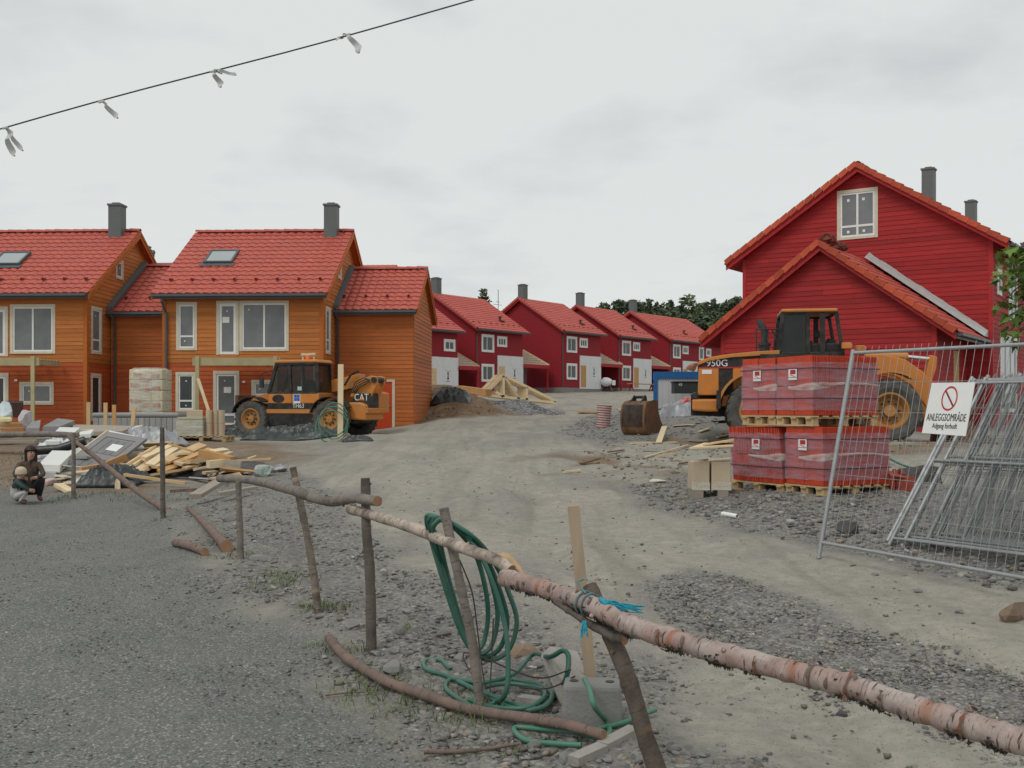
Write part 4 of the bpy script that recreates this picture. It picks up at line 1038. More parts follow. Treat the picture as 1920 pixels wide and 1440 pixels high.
def fender(parent, c, r, w, a0, a1, m, th=0.03, side=-1):
    mb = MB(); n = 10; vv = []
    for i in range(n + 1):
        t = R(a0 + (a1 - a0) * i / n)
        for (rr_, yy) in ((r, -w / 2), (r, w / 2), (r + th, w / 2), (r + th, -w / 2)):
            vv.append((c[0] + rr_ * math.cos(t), c[1] + yy, c[2] + rr_ * math.sin(t)))
    mb.add(vv, [(i * 4 + k, i * 4 + (k + 1) % 4, i * 4 + 4 + (k + 1) % 4, i * 4 + 4 + k) for i in range(n) for k in range(4)] + [(0, 1, 2, 3), tuple(n * 4 + k for k in (3, 2, 1, 0))])
    return mb.build('fender', m, parent, smooth=50)

# ------------------------------------------------------------------ telehandler in front of the middle orange house
YT = 34.6
tp_ = (590 - PX0) / F * YT
th = thing('telehandler', 'orange and black telehandler with dark cab, parked in front of the orange house', 'telehandler', (tp_, YT, EYE + (PY0 - 818) / F * YT), R(-20))
def px_(px): return ((px - 590) / 58.5 + 0.32) / 0.94
def pz_(py): return (818 - py) / 58.5
WR = 0.585
for (x, yy, nr_) in ((-1.68, -0.92, -1), (1.13, -0.92, -1), (-1.68, 0.92, 1), (1.13, 0.92, 1)):
    wheel(th, (x, yy, WR - .02), WR, 0.42, nr_)
def bx(par, name, m, *b, bevel=0.02):
    mb = MB(); mb.box(*b); return mb.build(name, m, par, bevel=bevel)
# chassis
mb = MB(); mb.prism([(-2.0, .42), (1.75, .42), (1.75, .95), (-1.1, .95), (-1.3, 1.05), (-2.1, 1.05)], -0.55, 0.55, 'y'); mb.build('chassis', CAT_K, th, bevel=.03)
mb = MB(); mb.prism([(-1.05, .32), (.55, .32), (.62, .80), (-1.15, .80)], -0.98, -0.55, 'y'); mb.build('step_box', CAT_K, th, bevel=.03)
mb = MB(); mb.box(-1.0, 0.5, -1.0, -0.90, .36, .40); mb.build('step_plate', CAT_K, th)
for yy in (-.92, .92):
    mb = MB(); mb.tube([(-1.68, yy * .5, WR), (-1.68, yy * .85, WR)], .12, 10); mb.tube([(1.13, yy * .5, WR), (1.13, yy * .85, WR)], .12, 10); mb.build('axle', CAT_K, th)
# lower cab body: yellow panel, black belt, yellow skirt
mb = MB(); mb.prism([(px_(511), pz_(757)), (px_(612), pz_(757)), (px_(612), pz_(737)), (px_(512), pz_(737))], -1.0, -0.15, 'y'); body = mb.build('cab_body', CAT_Y, th, bevel=.03)
mb = MB(); mb.box(px_(511), px_(636), -1.005, -0.15, pz_(767), pz_(757)); mb.build('belt', CAT_K, th)
mb = MB(); mb.box(px_(508), px_(612), -1.003, -0.15, pz_(775), pz_(767)); mb.build('skirt', CAT_Y, th, bevel=.01)
mb = MB(); n = 14; mb.add([((px_(532) + .22 * math.cos(6.283 * i / n)), -1.006, pz_(748) + .13 * math.sin(6.283 * i / n)) for i in range(n)], [tuple(range(n))]); mb.build('vent_grille', CAT_K, th)
mb = MB(); mb.box(px_(558) - .005, px_(558) + .005, -1.006, -1.0, pz_(757), pz_(737)); mb.build('panel_gap', CAT_K, th)
# engine cover and boom
mb = MB(); mb.prism([(px_(610), .75), (px_(690), .75), (px_(690), pz_(737)), (px_(664), pz_(731)), (px_(612), pz_(726))], 0.25, 1.0, 'y'); mb.build('engine_cover', CAT_Y, th, bevel=.03)
mb = MB(); mb.prism([(px_(648), pz_(765)), (px_(690), pz_(765)), (px_(690), pz_(738)), (px_(668), pz_(738))], -0.45, 0.26, 'y'); rearb = mb.build('rear_panel', CAT_K, th, bevel=.02)
mb = MB(); mb.prism([(px_(640), pz_(775)), (px_(693), pz_(775)), (px_(693), pz_(765)), (px_(640), pz_(765))], -0.6, 0.6, 'y'); mb.build('rear_skirt', CAT_Y, th, bevel=.02)
mb = MB(); mb.prism([(1.55, .55), (2.15, .52), (2.15, 1.0), (1.95, 1.08), (1.55, 1.08)], -0.62, 0.62, 'y'); mb.build('counterweight', CAT_Y, th, bevel=.05)
mb = MB()
for yy in (-.30, .20):
    mb.prism([(px_(650), pz_(745)), (px_(690), pz_(745)), (px_(702), pz_(722)), (px_(702), pz_(708)), (px_(690), pz_(706)), (px_(672), pz_(713)), (px_(655), pz_(730))], yy, yy + .10, 'y')
mb.build('boom_tower', CAT_Y, th, bevel=.02)
mb = MB(); mb.tube([(px_(697), -.36, pz_(714)), (px_(697), .36, pz_(714))], .09, 12); mb.build('boom_pivot', CAT_K, th, smooth=True)
mb = MB(); mb.beam((1.75, 0.0, 1.78), (-1.6, 0.0, 1.18), 0.36, 0.40); boom = mb.build('boom', CAT_Y, th, bevel=.02)
mb = MB(); mb.prism([(-1.5, 1.38), (-1.7, 1.38), (-2.1, 1.28), (-2.38, 1.05), (-2.5, .35), (-2.3, .30), (-2.2, .78), (-1.95, .98), (-1.5, 1.0)], -0.2, 0.2, 'y'); mb.build('boom_nose', CAT_Y, th, bevel=.02)
mb = MB(); mb.box(-2.62, -2.50, -0.55, 0.55, .85, 1.32); mb.build('fork_carriage', RUST, th, bevel=.01)
for yy in (-.4, .35):
    mb = MB(); mb.box(-2.70, -2.58, yy, yy + .12, .05, 1.0); mb.box(-3.3, -2.6, yy, yy + .12, .04, .09); mb.build('fork_tine', CAT_K, th)
mb = MB(); mb.tube([(-2.3, -.12, .95), (-1.8, -.12, .62), (-1.55, -.12, .8)], .05, 8); mb.tube([(-2.42, .12, 1.2), (-2.35, .12, .4)], .045, 8); mb.build('tilt_cylinder', CAT_K, th, smooth=True)
mb = MB(); mb.tube([(px_(640), -.32, pz_(724)), (px_(652), -.32, pz_(705)), (px_(662), -.32, pz_(699)), (px_(668), -.32, pz_(698))], .035, 8); mb.build('exhaust', CAT_K, th, smooth=True)
mb = MB()
for k in range(4):
    o_ = k * .05; mb.tube([(px_(655) + o_, -.4, pz_(738)), (px_(664) + o_, -.42, pz_(718) - o_), (px_(680) + o_, -.4, pz_(710) - o_), (px_(690), -.36, pz_(714))], .018, 6)
mb.build('hydraulic_hoses', CAT_K, th, smooth=True)
# cab: frame, glazing, roof, beacon
xa, xb, za, zb_ = px_(512), px_(609), pz_(738), pz_(684)
fr = [(xa, za), (xb, za), (xb - .05, zb_), (xa + .28, zb_)]
mb = MB(); mb.prism([(xa + .05, za + .02), (xb - .04, za + .02), (xb - .08, zb_ - .03), (xa + .30, zb_ - .03)], -0.955, -0.17, 'y'); mb.build('cab_glazing', CABGL, th)
mb = MB()
for yy in (-1.0, -.18):
    for (p, q, w_) in ((fr[0], fr[3], .11), (fr[1], fr[2], .10), ((px_(556), za), (px_(553), zb_), .10), (fr[3], fr[2], .09), (fr[0], fr[1], .07)):
        mb.beam((p[0], yy + .03, p[1]), (q[0], yy + .03, q[1]), w_ if p[0] != q[0] or True else w_, .06, up=(0, 1, 0))
for (p, m_) in ((fr[2], 0), (fr[3], 0), (fr[0], 0), (fr[1], 0)): mb.beam((p[0], -.98, p[1]), (p[0], -.16, p[1]), .07, .07)
mb.build('cab_frame', CAT_K, th, bevel=.015)
mb = MB(); mb.prism([(xa + .16, zb_ + .02), (xb + .05, zb_ + .02), (xb, zb_ + .12), (xa + .30, zb_ + .12)], -1.02, -.13, 'y'); mb.build('cab_roof', CAT_Y, th, bevel=.04)
mb = MB(); mb.lathe([(.07, 0), (.07, .1), (.05, .15), (.01, .16)], (px_(577), -.6, zb_ + .12), 'z', 12); mb.build('beacon', mat('beacon_orange', (0.75, 0.14, 0.02), 0.3, spec=0.6), th, smooth=True)
mb = MB(); mb.box(px_(569), px_(577), -.97, -.9, pz_(733), pz_(726)); mb.build('cab_sticker', mat('pale_blue_print', (0.35, 0.55, 0.55), 0.6), th)
mb = MB(); mb.lathe([(.16, -.05), (.2, 0), (.2, .3), (.1, .42)], (px_(580), -.55, za), 'z', 10); mb.box(px_(572), px_(586), -.75, -.35, za, za + .1); mb.build('seat', CAT_K, th)
mb = MB(); mb.tube([(xa + .12, -1.02, zb_ - .2), (xa - .12, -1.16, zb_ - .3), (xa - .12, -1.16, zb_ - .5)], .015, 6); mb.box(xa - .2, xa - .06, -1.19, -1.15, zb_ - .75, zb_ - .45); mb.build('mirror', CAT_K, th)
fender(th, (-1.68, -.92, WR), WR + .07, .44, 50, 165, CAT_K); fender(th, (1.13, -.92, WR), WR + .07, .44, 30, 165, CAT_K)
MT = lambda x, y, z: plane_mtx((x, y, z), (1, 0, 0), (0, 0, 1))
text('CAT', 0.30, PAPER, th, MT(px_(677), -.46, pz_(746)), 0.85)
mb = MB(); mb.add([(px_(677) - .14, -.464, pz_(751)), (px_(677) + .14, -.464, pz_(751)), (px_(677), -.464, pz_(747))], [(0, 1, 2)]); mb.build('emblem', CAT_Y, th)
text('TH63', 0.20, PAPER, th, MT(px_(572), -1.012, pz_(761.5)), 0.9)
text('CA', 0.20, BLACK, th, MT(-1.45, -.206, 1.18), 0.9)
mb = MB()
cx, cz = px_(569), pz_(747)
mb.box(cx - .12, cx + .12, -1.008, -1.004, cz - .16, cz + .12); mb.build('decal_ground', PAPER, th)
mb = MB()
for sx in (-1, 1):
    for sz in (-1, 1): mb.box(cx + sx * .052 - .048, cx + sx * .052 + .048, -1.012, -1.009, cz + .01 + sz * .052 - .048, cz + .01 + sz * .052 + .048)
mb.build('decal_squares', BLUEP, th)

# ------------------------------------------------------------------ wheel loader behind the tile pallets
YL = 27.0; SL = F / YL
SL = F / (YL - 1.05)
ld = thing('wheel_loader', 'large yellow wheel loader with dark cab, standing before the red wing', 'wheel loader', ((1480 - PX0) / SL, YL, EYE + (PY0 - 828) / SL), R(-10))
def qx(px): return ((px - 1480) / SL + .18) / .985
def qz(py): return (828 - py) / SL
LR = 0.76
RWX, FWX = qx(1422), qx(1655)
for (x, yy, nr_) in ((RWX, -1.05, -1), (FWX, -1.05, -1), (RWX, 1.05, 1), (FWX, 1.05, 1)):
    wheel(ld, (x, yy, LR - .02), LR, 0.58, nr_, lugs=20, deep=.16)
mb = MB(); mb.prism([(qx(1300), .62), (.2, .55), (.2, 1.2), (qx(1300), 1.15)], -.5, .5, 'y'); mb.build('rear_frame', CAT_K, ld)
mb = MB(); mb.prism([(.4, .5), (2.7, .5), (2.7, 1.0), (2.0, 1.5), (1.2, 1.5), (.4, 1.1)], -.45, .45, 'y'); mb.build('front_frame', CAT_Y, ld, bevel=.03)
mb = MB(); mb.tube([(.3, 0, .5), (.3, 0, 1.2)], .2, 10); mb.build('articulation_joint', CAT_K, ld)
# engine hood with curved top
hp = [(qx(1313), 1.12), (qx(1462), 1.12), (qx(1462), qz(656)), (qx(1420), qz(657)), (qx(1375), qz(660)), (qx(1340), qz(666)), (qx(1318), qz(674)), (qx(1315), qz(683))]
mb = MB(); mb.prism([(qx(1313), 1.12), (qx(1352), 1.12), (qx(1352), qz(687)), (qx(1315), qz(687))], -.92, .92, 'y'); mb.build('hood_side', CAT_Y, ld, bevel=.02)
mb = MB(); mb.prism([(qx(1352), 1.12), (qx(1378), 1.12), (qx(1378), qz(687)), (qx(1352), qz(687))], -.90, .90, 'y'); mb.build('hood_grille', CAT_K, ld)
mb = MB(); mb.prism([(qx(1378), 1.12), (qx(1462), 1.12), (qx(1462), qz(687)), (qx(1378), qz(687))], -.92, .92, 'y'); mb.build('hood_side', CAT_Y, ld, bevel=.02)
mb = MB(); mb.prism([(qx(1315), qz(687)), (qx(1462), qz(687)), (qx(1462), qz(664)), (qx(1375), qz(668)), (qx(1335), qz(674)), (qx(1315), qz(681))], -.905, .905, 'y'); mb.build('hood_belt', CAT_K, ld)
mb = MB(); mb.box(qx(1315), qx(1462), -.923, .923, qz(689.5), qz(687)); mb.build('red_stripe', REDP, ld)
mb = MB(); mb.prism([(qx(1313), qz(684)), (qx(1315), qz(676)), (qx(1335), qz(668)), (qx(1375), qz(662)), (qx(1420), qz(658)), (qx(1463), qz(656)), (qx(1463), qz(664)), (qx(1375), qz(669)), (qx(1335), qz(675)), (qx(1315), qz(683))], -.96, .96, 'y'); mb.build('hood_top', CAT_Y, ld, bevel=.03)
text('950G', 0.235, PAPER, ld, MT(qx(1349), -.912, qz(680)), 1.0)
mb = MB(); mb.box(qx(1321), qx(1339), -.928, -.924, qz(700), qz(692)); mb.build('number_plate', PAPER, ld)
# counterweight and rear bumper
mb = MB(); mb.prism([(qx(1303), qz(770)), (qx(1330), qz(772)), (qx(1352), qz(772)), (qx(1352), qz(748)), (qx(1303), qz(748))], -1.12, 1.12, 'y'); mb.build('counterweight', CAT_Y, ld, bevel=.05)
mb = MB(); mb.box(qx(1304), qx(1313), -1.1, -.85, qz(748), qz(735)); mb.build('tail_light_box', CAT_K, ld, bevel=.02)
fender(ld, (RWX, -1.05, LR), LR + .14, .55, 70, 172, CAT_Y, th=.06)
mb = MB(); mb.prism([(qx(1347), qz(766)), (qx(1355), qz(766)), (qx(1356), qz(732)), (qx(1348), qz(732))], -1.33, -.8, 'y'); mb.build('mud_flap', CAT_K, ld)
mb = MB(); mb.prism([(qx(1356), .85), (qx(1380), .85), (qx(1380), 1.15), (qx(1360), 1.10)], -1.0, -.5, 'y'); mb.build('step_well', CAT_Y, ld, bevel=.02)
# cab
ca0, ca1, cz0, cz1 = qx(1461), qx(1578), qz(664), qz(584)
fr = [(ca0, cz0), (ca1, cz0), (qx(1566), cz1), (qx(1470), cz1)]
mb = MB()
for yy in (-.78, .74):
    for (p, q, w_) in ((fr[0], fr[3], .10), (fr[1], fr[2], .09), (fr[3], fr[2], .10), (fr[0], fr[1], .12), ((qx(1516), cz0), (qx(1514), cz1), .10), ((qx(1541), cz0), (qx(1541), cz1), .13)):
        mb.beam((p[0], yy, p[1]), (q[0], yy, q[1]), w_, .07, up=(0, 1, 0))
for p in fr: mb.beam((p[0], -.78, p[1]), (p[0], .78, p[1]), .08, .08)
mb.build('cab_frame', CAT_K, ld, bevel=.015)
DG = glass_mat('dusty_dark_glass', 0.68, (0.022, 0.026, 0.025))
mb = MB(); mb.hex([(fr[0][0] + .05, -.76, fr[0][1]), (qx(1514), -.76, cz0), (qx(1514), -.74, cz0), (fr[0][0] + .05, -.74, cz0), (fr[3][0] + .03, -.76, cz1), (qx(1513), -.76, cz1), (qx(1513), -.74, cz1), (fr[3][0] + .03, -.74, cz1)]); mb.build('side_glass', DG, ld)
mb = MB(); mb.hex([(fr[0][0] + .05, .70, cz0), (qx(1512), .70, cz0), (qx(1512), .72, cz0), (fr[0][0] + .05, .72, cz0), (fr[3][0] + .03, .70, cz1), (qx(1512), .70, cz1), (qx(1512), .72, cz1), (fr[3][0] + .03, .72, cz1)]); mb.build('side_glass', DG, ld)
mb = MB(); mb.box(qx(1516), qx(1575), -.70, .70, cz0 - .1, cz0 + .28); mb.build('dashboard', CAT_K, ld, bevel=.04)
mb = MB(); mb.prism([(qx(1548), cz0), (qx(1572), cz0), (qx(1570), cz0 + .35), (qx(1556), cz0 + .42), (qx(1545), cz0 + .2)], -.3, .3, 'y'); mb.tube([(qx(1535), -.15, cz0 + .1), (qx(1524), -.15, cz0 + .35), (qx(1518), -.15, cz0 + .38)], .035, 8); mb.box(qx(1532), qx(1543), -.2, .1, cz0 + .45, cz0 + .62); mb.build('steering_column', CAT_K, ld)
mb = MB(); mb.prism([(qx(1467), cz1), (qx(1568), cz1), (qx(1568), cz1 + .08), (qx(1467), cz1 + .08)], -.86, .84, 'y'); mb.build('cab_roof', CAT_Y, ld, bevel=.03)
mb = MB(); mb.box(-.5, 1.1, -1.15, .9, 1.25, cz0); mb.build('cab_base', CAT_K, ld)
# exhaust, air intake, rails
ex = qx(1437)
mb = MB(); mb.tube([(ex, -.45, qz(656)), (ex, -.45, qz(642))], .13, 12); mb.tube([(ex, -.45, qz(642)), (ex, -.45, qz(617)), (ex - .03, -.45, qz(610)), (ex - .1, -.45, qz(603)), (ex - .13, -.45, qz(594))], [.075, .085, .09, .075, .05], 10); mb.lathe([(.17, 0), (.17, .05)], (ex, -.45, qz(645)), 'z', 12); mb.build('exhaust_stack', mat('sooty_grey', (0.045, 0.05, 0.055), 0.6, 0.25), ld, smooth=True)
mb = MB()
for xx in (qx(1421), qx(1442), qx(1450)):
    x2 = xx + (.2 if xx == qx(1450) else 0)
    mb.tube([(xx, -.85, qz(616)), (x2, -.85, qz(658))], .018, 6)
mb.tube([(qx(1418), -.85, qz(616)), (qx(1462), -.85, qz(616))], .018, 6); mb.tube([(qx(1421), -.85, qz(650)), (qx(1455), -.85, qz(650))], .014, 6)
mb.build('hand_rail', CAT_K, ld, smooth=True)
# lift arms, tilt cylinder, lights
for yy in (-.62, .50):
    mb = MB(); mb.prism([(qx(1618), qz(690)), (qx(1620), qz(664)), (qx(1650), qz(664)), (qx(1690), qz(674)), (qx(1722), qz(698)), (qx(1750), qz(745)), (qx(1768), qz(800)), (qx(1745), qz(805)), (qx(1728), qz(765)), (qx(1700), qz(722)), (qx(1670), qz(704)), (qx(1640), qz(700))], yy, yy + .12, 'y'); mb.build('lift_arm', CAT_Y, ld, bevel=.02)
mb = MB(); mb.tube([(qx(1625), .02, qz(666)), (qx(1703), .02, qz(667))], .10, 12); mb.build('tilt_cylinder', CAT_Y, ld, smooth=True)
mb = MB(); mb.tube([(qx(1700), .02, qz(667)), (qx(1746), .02, qz(672))], .05, 12); mb.build('cylinder_rod', CHROME, ld, smooth=True)
mb = MB(); mb.prism([(qx(1742), qz(664)), (qx(1754), qz(668)), (qx(1752), qz(690)), (qx(1740), qz(730)), (qx(1728), qz(722)), (qx(1736), qz(690))], -.12, .16, 'y'); mb.tube([(qx(1735), -.2, qz(716)), (qx(1735), .22, qz(716))], .12, 10); mb.build('bell_crank', CAT_Y, ld, bevel=.02)
mb = MB(); mb.prism([(qx(1768), qz(805)), (qx(1735), qz(802)), (qx(1745), qz(775)), (qx(1768), qz(770)), (qx(1830), qz(822)), (qx(1840), qz(832)), (qx(1760), qz(832))], -1.35, 1.35, 'y'); mb.build('loader_bucket', RUST, ld)
for (px, py, yy) in ((1582, 653, -.86), (1623, 652, .7)):
    mb = MB(); mb.box(qx(px) - .1, qx(px) + .12, yy - .12, yy + .1, qz(py) - .02, qz(py) + .13); mb.build('work_light', CAT_Y, ld, bevel=.02)
    mb = MB(); mb.lathe([(.07, 0), (.06, .02)], (qx(px) + .12, yy, qz(py) + .05), 'x', 12); mb.build('lamp_lens', GLASS_L, ld)
fender(ld, (FWX, -1.05, LR), LR + .12, .5, 55, 150, CAT_Y, th=.05)

# ------------------------------------------------------------------ excavator bucket lying on the gravel
gb = G(1205, 812)
bk = thing('excavator_bucket', 'rusty excavator bucket lying on gravel beside the ribbed pipe', 'bucket', (gb.x, gb.y, gb.z - .04), R(48))
bk.scale = (.72, .68, 1.0)
s = gb.y / F * 1.02
def cx_(px): return (px - 1205) * s
def cz_(py): return (812 - py) * s
# cross-section swept across the width: curved back shell, open mouth to the right
prof = [(-.56, .80), (-.63, .66), (-.66, .50), (-.67, .36), (-.64, .22), (-.57, .11), (-.47, .03), (-.34, -.01), (-.1, -.02), (.30, .0), (.92, .02)]
def shell(prof, t):
    out = []
    for i, p in enumerate(prof):
        a_, b_ = prof[max(i - 1, 0)], prof[min(i + 1, len(prof) - 1)]
        d = Vector((b_[0] - a_[0], b_[1] - a_[1])).normalized(); out.append((p[0] - d.y * t, p[1] + d.x * t))
    return out
inner = shell(prof, .04)
mb = MB(); mb.prism(prof + inner[::-1], -.55, .55, 'y'); mb.build('bucket_shell', mat('bucket_rust', (0.22, 0.12, 0.055), .75, .35, 4, dirt_or_tone=(0.09, 0.055, 0.04), dirt_or_tone_amt=.8, dscale=2.5, bump=.2), bk, smooth=50)
wp_ = [(p[0] - .02, p[1]) for p in prof[0:5]]; mb = MB(); mb.prism(wp_ + [(p[0] + .03, p[1]) for p in wp_[::-1]], -.46, .50, 'y'); mb.build('wear_plate', mat('black_rust', (0.035, 0.026, 0.022), .6, .4, 4, dirt_or_tone=(0.12, 0.06, 0.03), dirt_or_tone_amt=.7, dscale=4), bk, smooth=50)
side = [(-.56, .80), (-.63, .66), (-.66, .50), (-.67, .36), (-.64, .22), (-.57, .11), (-.47, .03), (-.34, -.01), (-.1, -.02), (.30, .0), (.98, .0), (.60, .16), (.36, .40), (.22, .66), (.20, .90), (.0, .93), (-.30, .90)]
for yy in (-.58, .55):
    mb = MB(); mb.prism(side, yy, yy + .03, 'y'); mb.build('side_plate', RUST, bk)
mb = MB(); mb.prism([(-.56, .80), (-.45, .88), (-.3, .90), (-.3, .86), (-.43, .84), (-.52, .78)], -.55, .55, 'y'); mb.build('top_lip', RUST, bk)
for yy in (-.28, .22):
    mb = MB(); mb.prism([(-.66, .40), (-.50, .85), (-.20, 1.06), (-.12, 1.02), (-.08, .90), (.10, .86), (-.3, .70), (-.60, .42)], yy, yy + .06, 'y'); mb.build('mounting_lug', CAT_K, bk, bevel=.01)
mb = MB(); mb.tube([(-.16, -.26, 1.0), (-.16, .26, 1.0)], .04, 10); mb.tube([(-.45, -.26, .82), (-.45, .26, .82)], .04, 10); mb.build('coupling_pin', CAT_K, bk, smooth=True)
for i in range(5):
    yy = -.5 + i * .25; mb = MB(); mb.prism([(.86, .02), (1.05, .04), (.86, .08)], yy - .04, yy + .04, 'y'); mb.build('bucket_tooth', RUST, bk)
def crom(pts, k=6):
    pts = [Vector(p) for p in pts]; out = []
    q = [pts[0] * 2 - pts[1]] + pts + [pts[-1] * 2 - pts[-2]]
    for i in range(1, len(q) - 2):
        for j in range(k):
            t = j / k; p0, p1, p2, p3 = q[i - 1], q[i], q[i + 1], q[i + 2]
            out.append(0.5 * ((2 * p1) + (p2 - p0) * t + (2 * p0 - 5 * p1 + 4 * p2 - p3) * t * t + (-p0 + 3 * p1 - 3 * p2 + p3) * t ** 3))
    out.append(pts[-1]); return out
# ------------------------------------------------------------------ draped and crumpled sheets
def crumple(name, label, cat, c, sx, sy, hgt, seed, m, n=26, rz=0.0, rag=0.25, follow=True, fold=7.0):
    r = np.random.default_rng(seed); u = np.linspace(-1, 1, n); U, V_ = np.meshgrid(u, u)
    a_ = 1 + rag * (fbm(U * 1.7 + 9, V_ * 1.7 + 3, seed) - .5) * 2
    X = U * sx * a_ / 2; Y = V_ * sy * a_ / 2
    rad = np.sqrt(U ** 2 + V_ ** 2)
    env = np.clip(1 - (np.maximum(np.abs(U), np.abs(V_))) ** 3, 0, 1)
    rid = 1 - np.abs(2 * fbm(U * fold * .35 + seed, V_ * fold * .5 + 5, seed + 1, 3) - 1)
    rid2 = 1 - np.abs(2 * vnoise(U * fold * 1.1 + 2 * V_, V_ * fold * .6, seed + 3) - 1)
    Z = hgt * env * (0.25 + 0.65 * rid + 0.35 * rid2)
    ca_, sa_ = math.cos(rz), math.sin(rz)
    wx_, wy_ = X * ca_ - Y * sa_ + c[0], X * sa_ + Y * ca_ + c[1]
    base = H(wx_, wy_) if follow else c[2]
    P_ = np.stack([wx_, wy_, base + Z + .012], -1).reshape(-1, 3)
    o_ = np.array([c[0], c[1], float(P_[:, 2].min())])
    i, j = np.meshgrid(np.arange(n - 1), np.arange(n - 1), indexing='ij'); b_ = (i * n + j).ravel()
    me = np_mesh(name, P_ - o_, np.stack([b_, b_ + 1, b_ + n + 1, b_ + n], 1)); me.materials.append(m); me.shade_smooth(); me.set_sharp_from_angle(angle=R(40))
    o = bpy.data.objects.new(name, me); COL.objects.link(o); o.location = o_
    sd = o.modifiers.new('thick', 'SOLIDIFY'); sd.thickness = .006
    return tag(o, label, cat)
# ------------------------------------------------------------------ shrink-wrapped roof tile packs on pallets
def film_mat(name, dens, tint=(0.75, 0.72, 0.74)):
    m = bpy.data.materials.new(name); m.use_nodes = True
    n, l = m.node_tree.nodes, m.node_tree.links; n.remove(n['Principled BSDF']); out = n['Material Output']
    t = n.new('ShaderNodeTexCoord'); mp = n.new('ShaderNodeMapping'); mp.inputs['Scale'].default_value = (1.2, 1.2, 5); l.new(t.outputs['Object'], mp.inputs[0])
    q = n.new('ShaderNodeTexNoise'); q.inputs['Scale'].default_value = 2.2; q.inputs['Detail'].default_value = 6; q.inputs['Distortion'].default_value = 0.6; l.new(mp.outputs[0], q.inputs['Vector'])
    mr = n.new('ShaderNodeMapRange'); mr.inputs['From Min'].default_value = 0.3; mr.inputs['From Max'].default_value = 0.8; mr.inputs['To Min'].default_value = dens * 0.35; mr.inputs['To Max'].default_value = dens * 1.9
    l.new(q.outputs['Fac'], mr.inputs['Value'])
    tr = n.new('ShaderNodeBsdfTransparent'); pr = n.new('ShaderNodeBsdfPrincipled'); pr.inputs['Base Color'].default_value = (*tint, 1); pr.inputs['Roughness'].default_value = 0.25
    b = n.new('ShaderNodeBump'); b.inputs['Strength'].default_value = 0.5; b.inputs['Distance'].default_value = .03; l.new(q.outputs['Fac'], b.inputs['Height']); l.new(b.outputs[0], pr.inputs['Normal'])
    mx = n.new('ShaderNodeMixShader'); l.new(mr.outputs[0], mx.inputs[0]); l.new(tr.outputs[0], mx.inputs[1]); l.new(pr.outputs[0], mx.inputs[2]); l.new(mx.outputs[0], out.inputs['Surface'])
    return m
FILM = film_mat('stretch_film', 0.30, (0.46, 0.38, 0.46))
FILM3 = film_mat('bale_film', 0.34, (0.78, 0.76, 0.70))
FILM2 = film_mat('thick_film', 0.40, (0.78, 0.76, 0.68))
TILE_NEW = mat('new_tile_orange_red', (0.50, 0.055, 0.022), 0.6, 0.2, 8, objvar=0.05)
PALW = mat('pallet_wood', (0.52, 0.37, 0.19), 0.75, 0.2, 4, objvar=0.15, stretch=(1, 4, 4), dirt_or_tone=(0.3, 0.22, 0.13), dirt_or_tone_amt=0.5)
def pallet(name, label, loc, rz, lx_, ly_, group=None):
    t = thing(name, label, 'pallet', loc, rz, group)
    for i in range(3):
        x = (0.06, lx_ / 2, lx_ - 0.06)[i]
        mb = MB(); mb.box(x - .05, x + .05, -.01, ly_ + .01, 0, .022); mb.build('bottom_board', PALW, t)
        for j in range(3):
            y = (0.07, ly_ / 2, ly_ - 0.07)[j]
            mb = MB(); mb.box(x - .05, x + .05, y - .07, y + .07, .0222, .10); mb.build('block', PALW, t)
    for j in range(3):
        y = (0.07, ly_ / 2, ly_ - 0.07)[j]
        mb = MB(); mb.box(-.02, lx_ + .02, y - .05, y + .05, .1003, .121); mb.build('stringer_board', PALW, t)
    nb = max(4, int(lx_ / .16))
    for i in range(nb):
        x = i * (lx_ - .1) / (nb - 1)
        mb = MB(); mb.box(x, x + .1, -.02, ly_ + .02, .1213, .143); mb.build('deck_board', PALW, t)
    return t
DIRX = Vector((0.895, 0.446, 0)); RZP = math.atan2(0.446, 0.895); DIRY = Vector((-0.446, 0.895, 0))
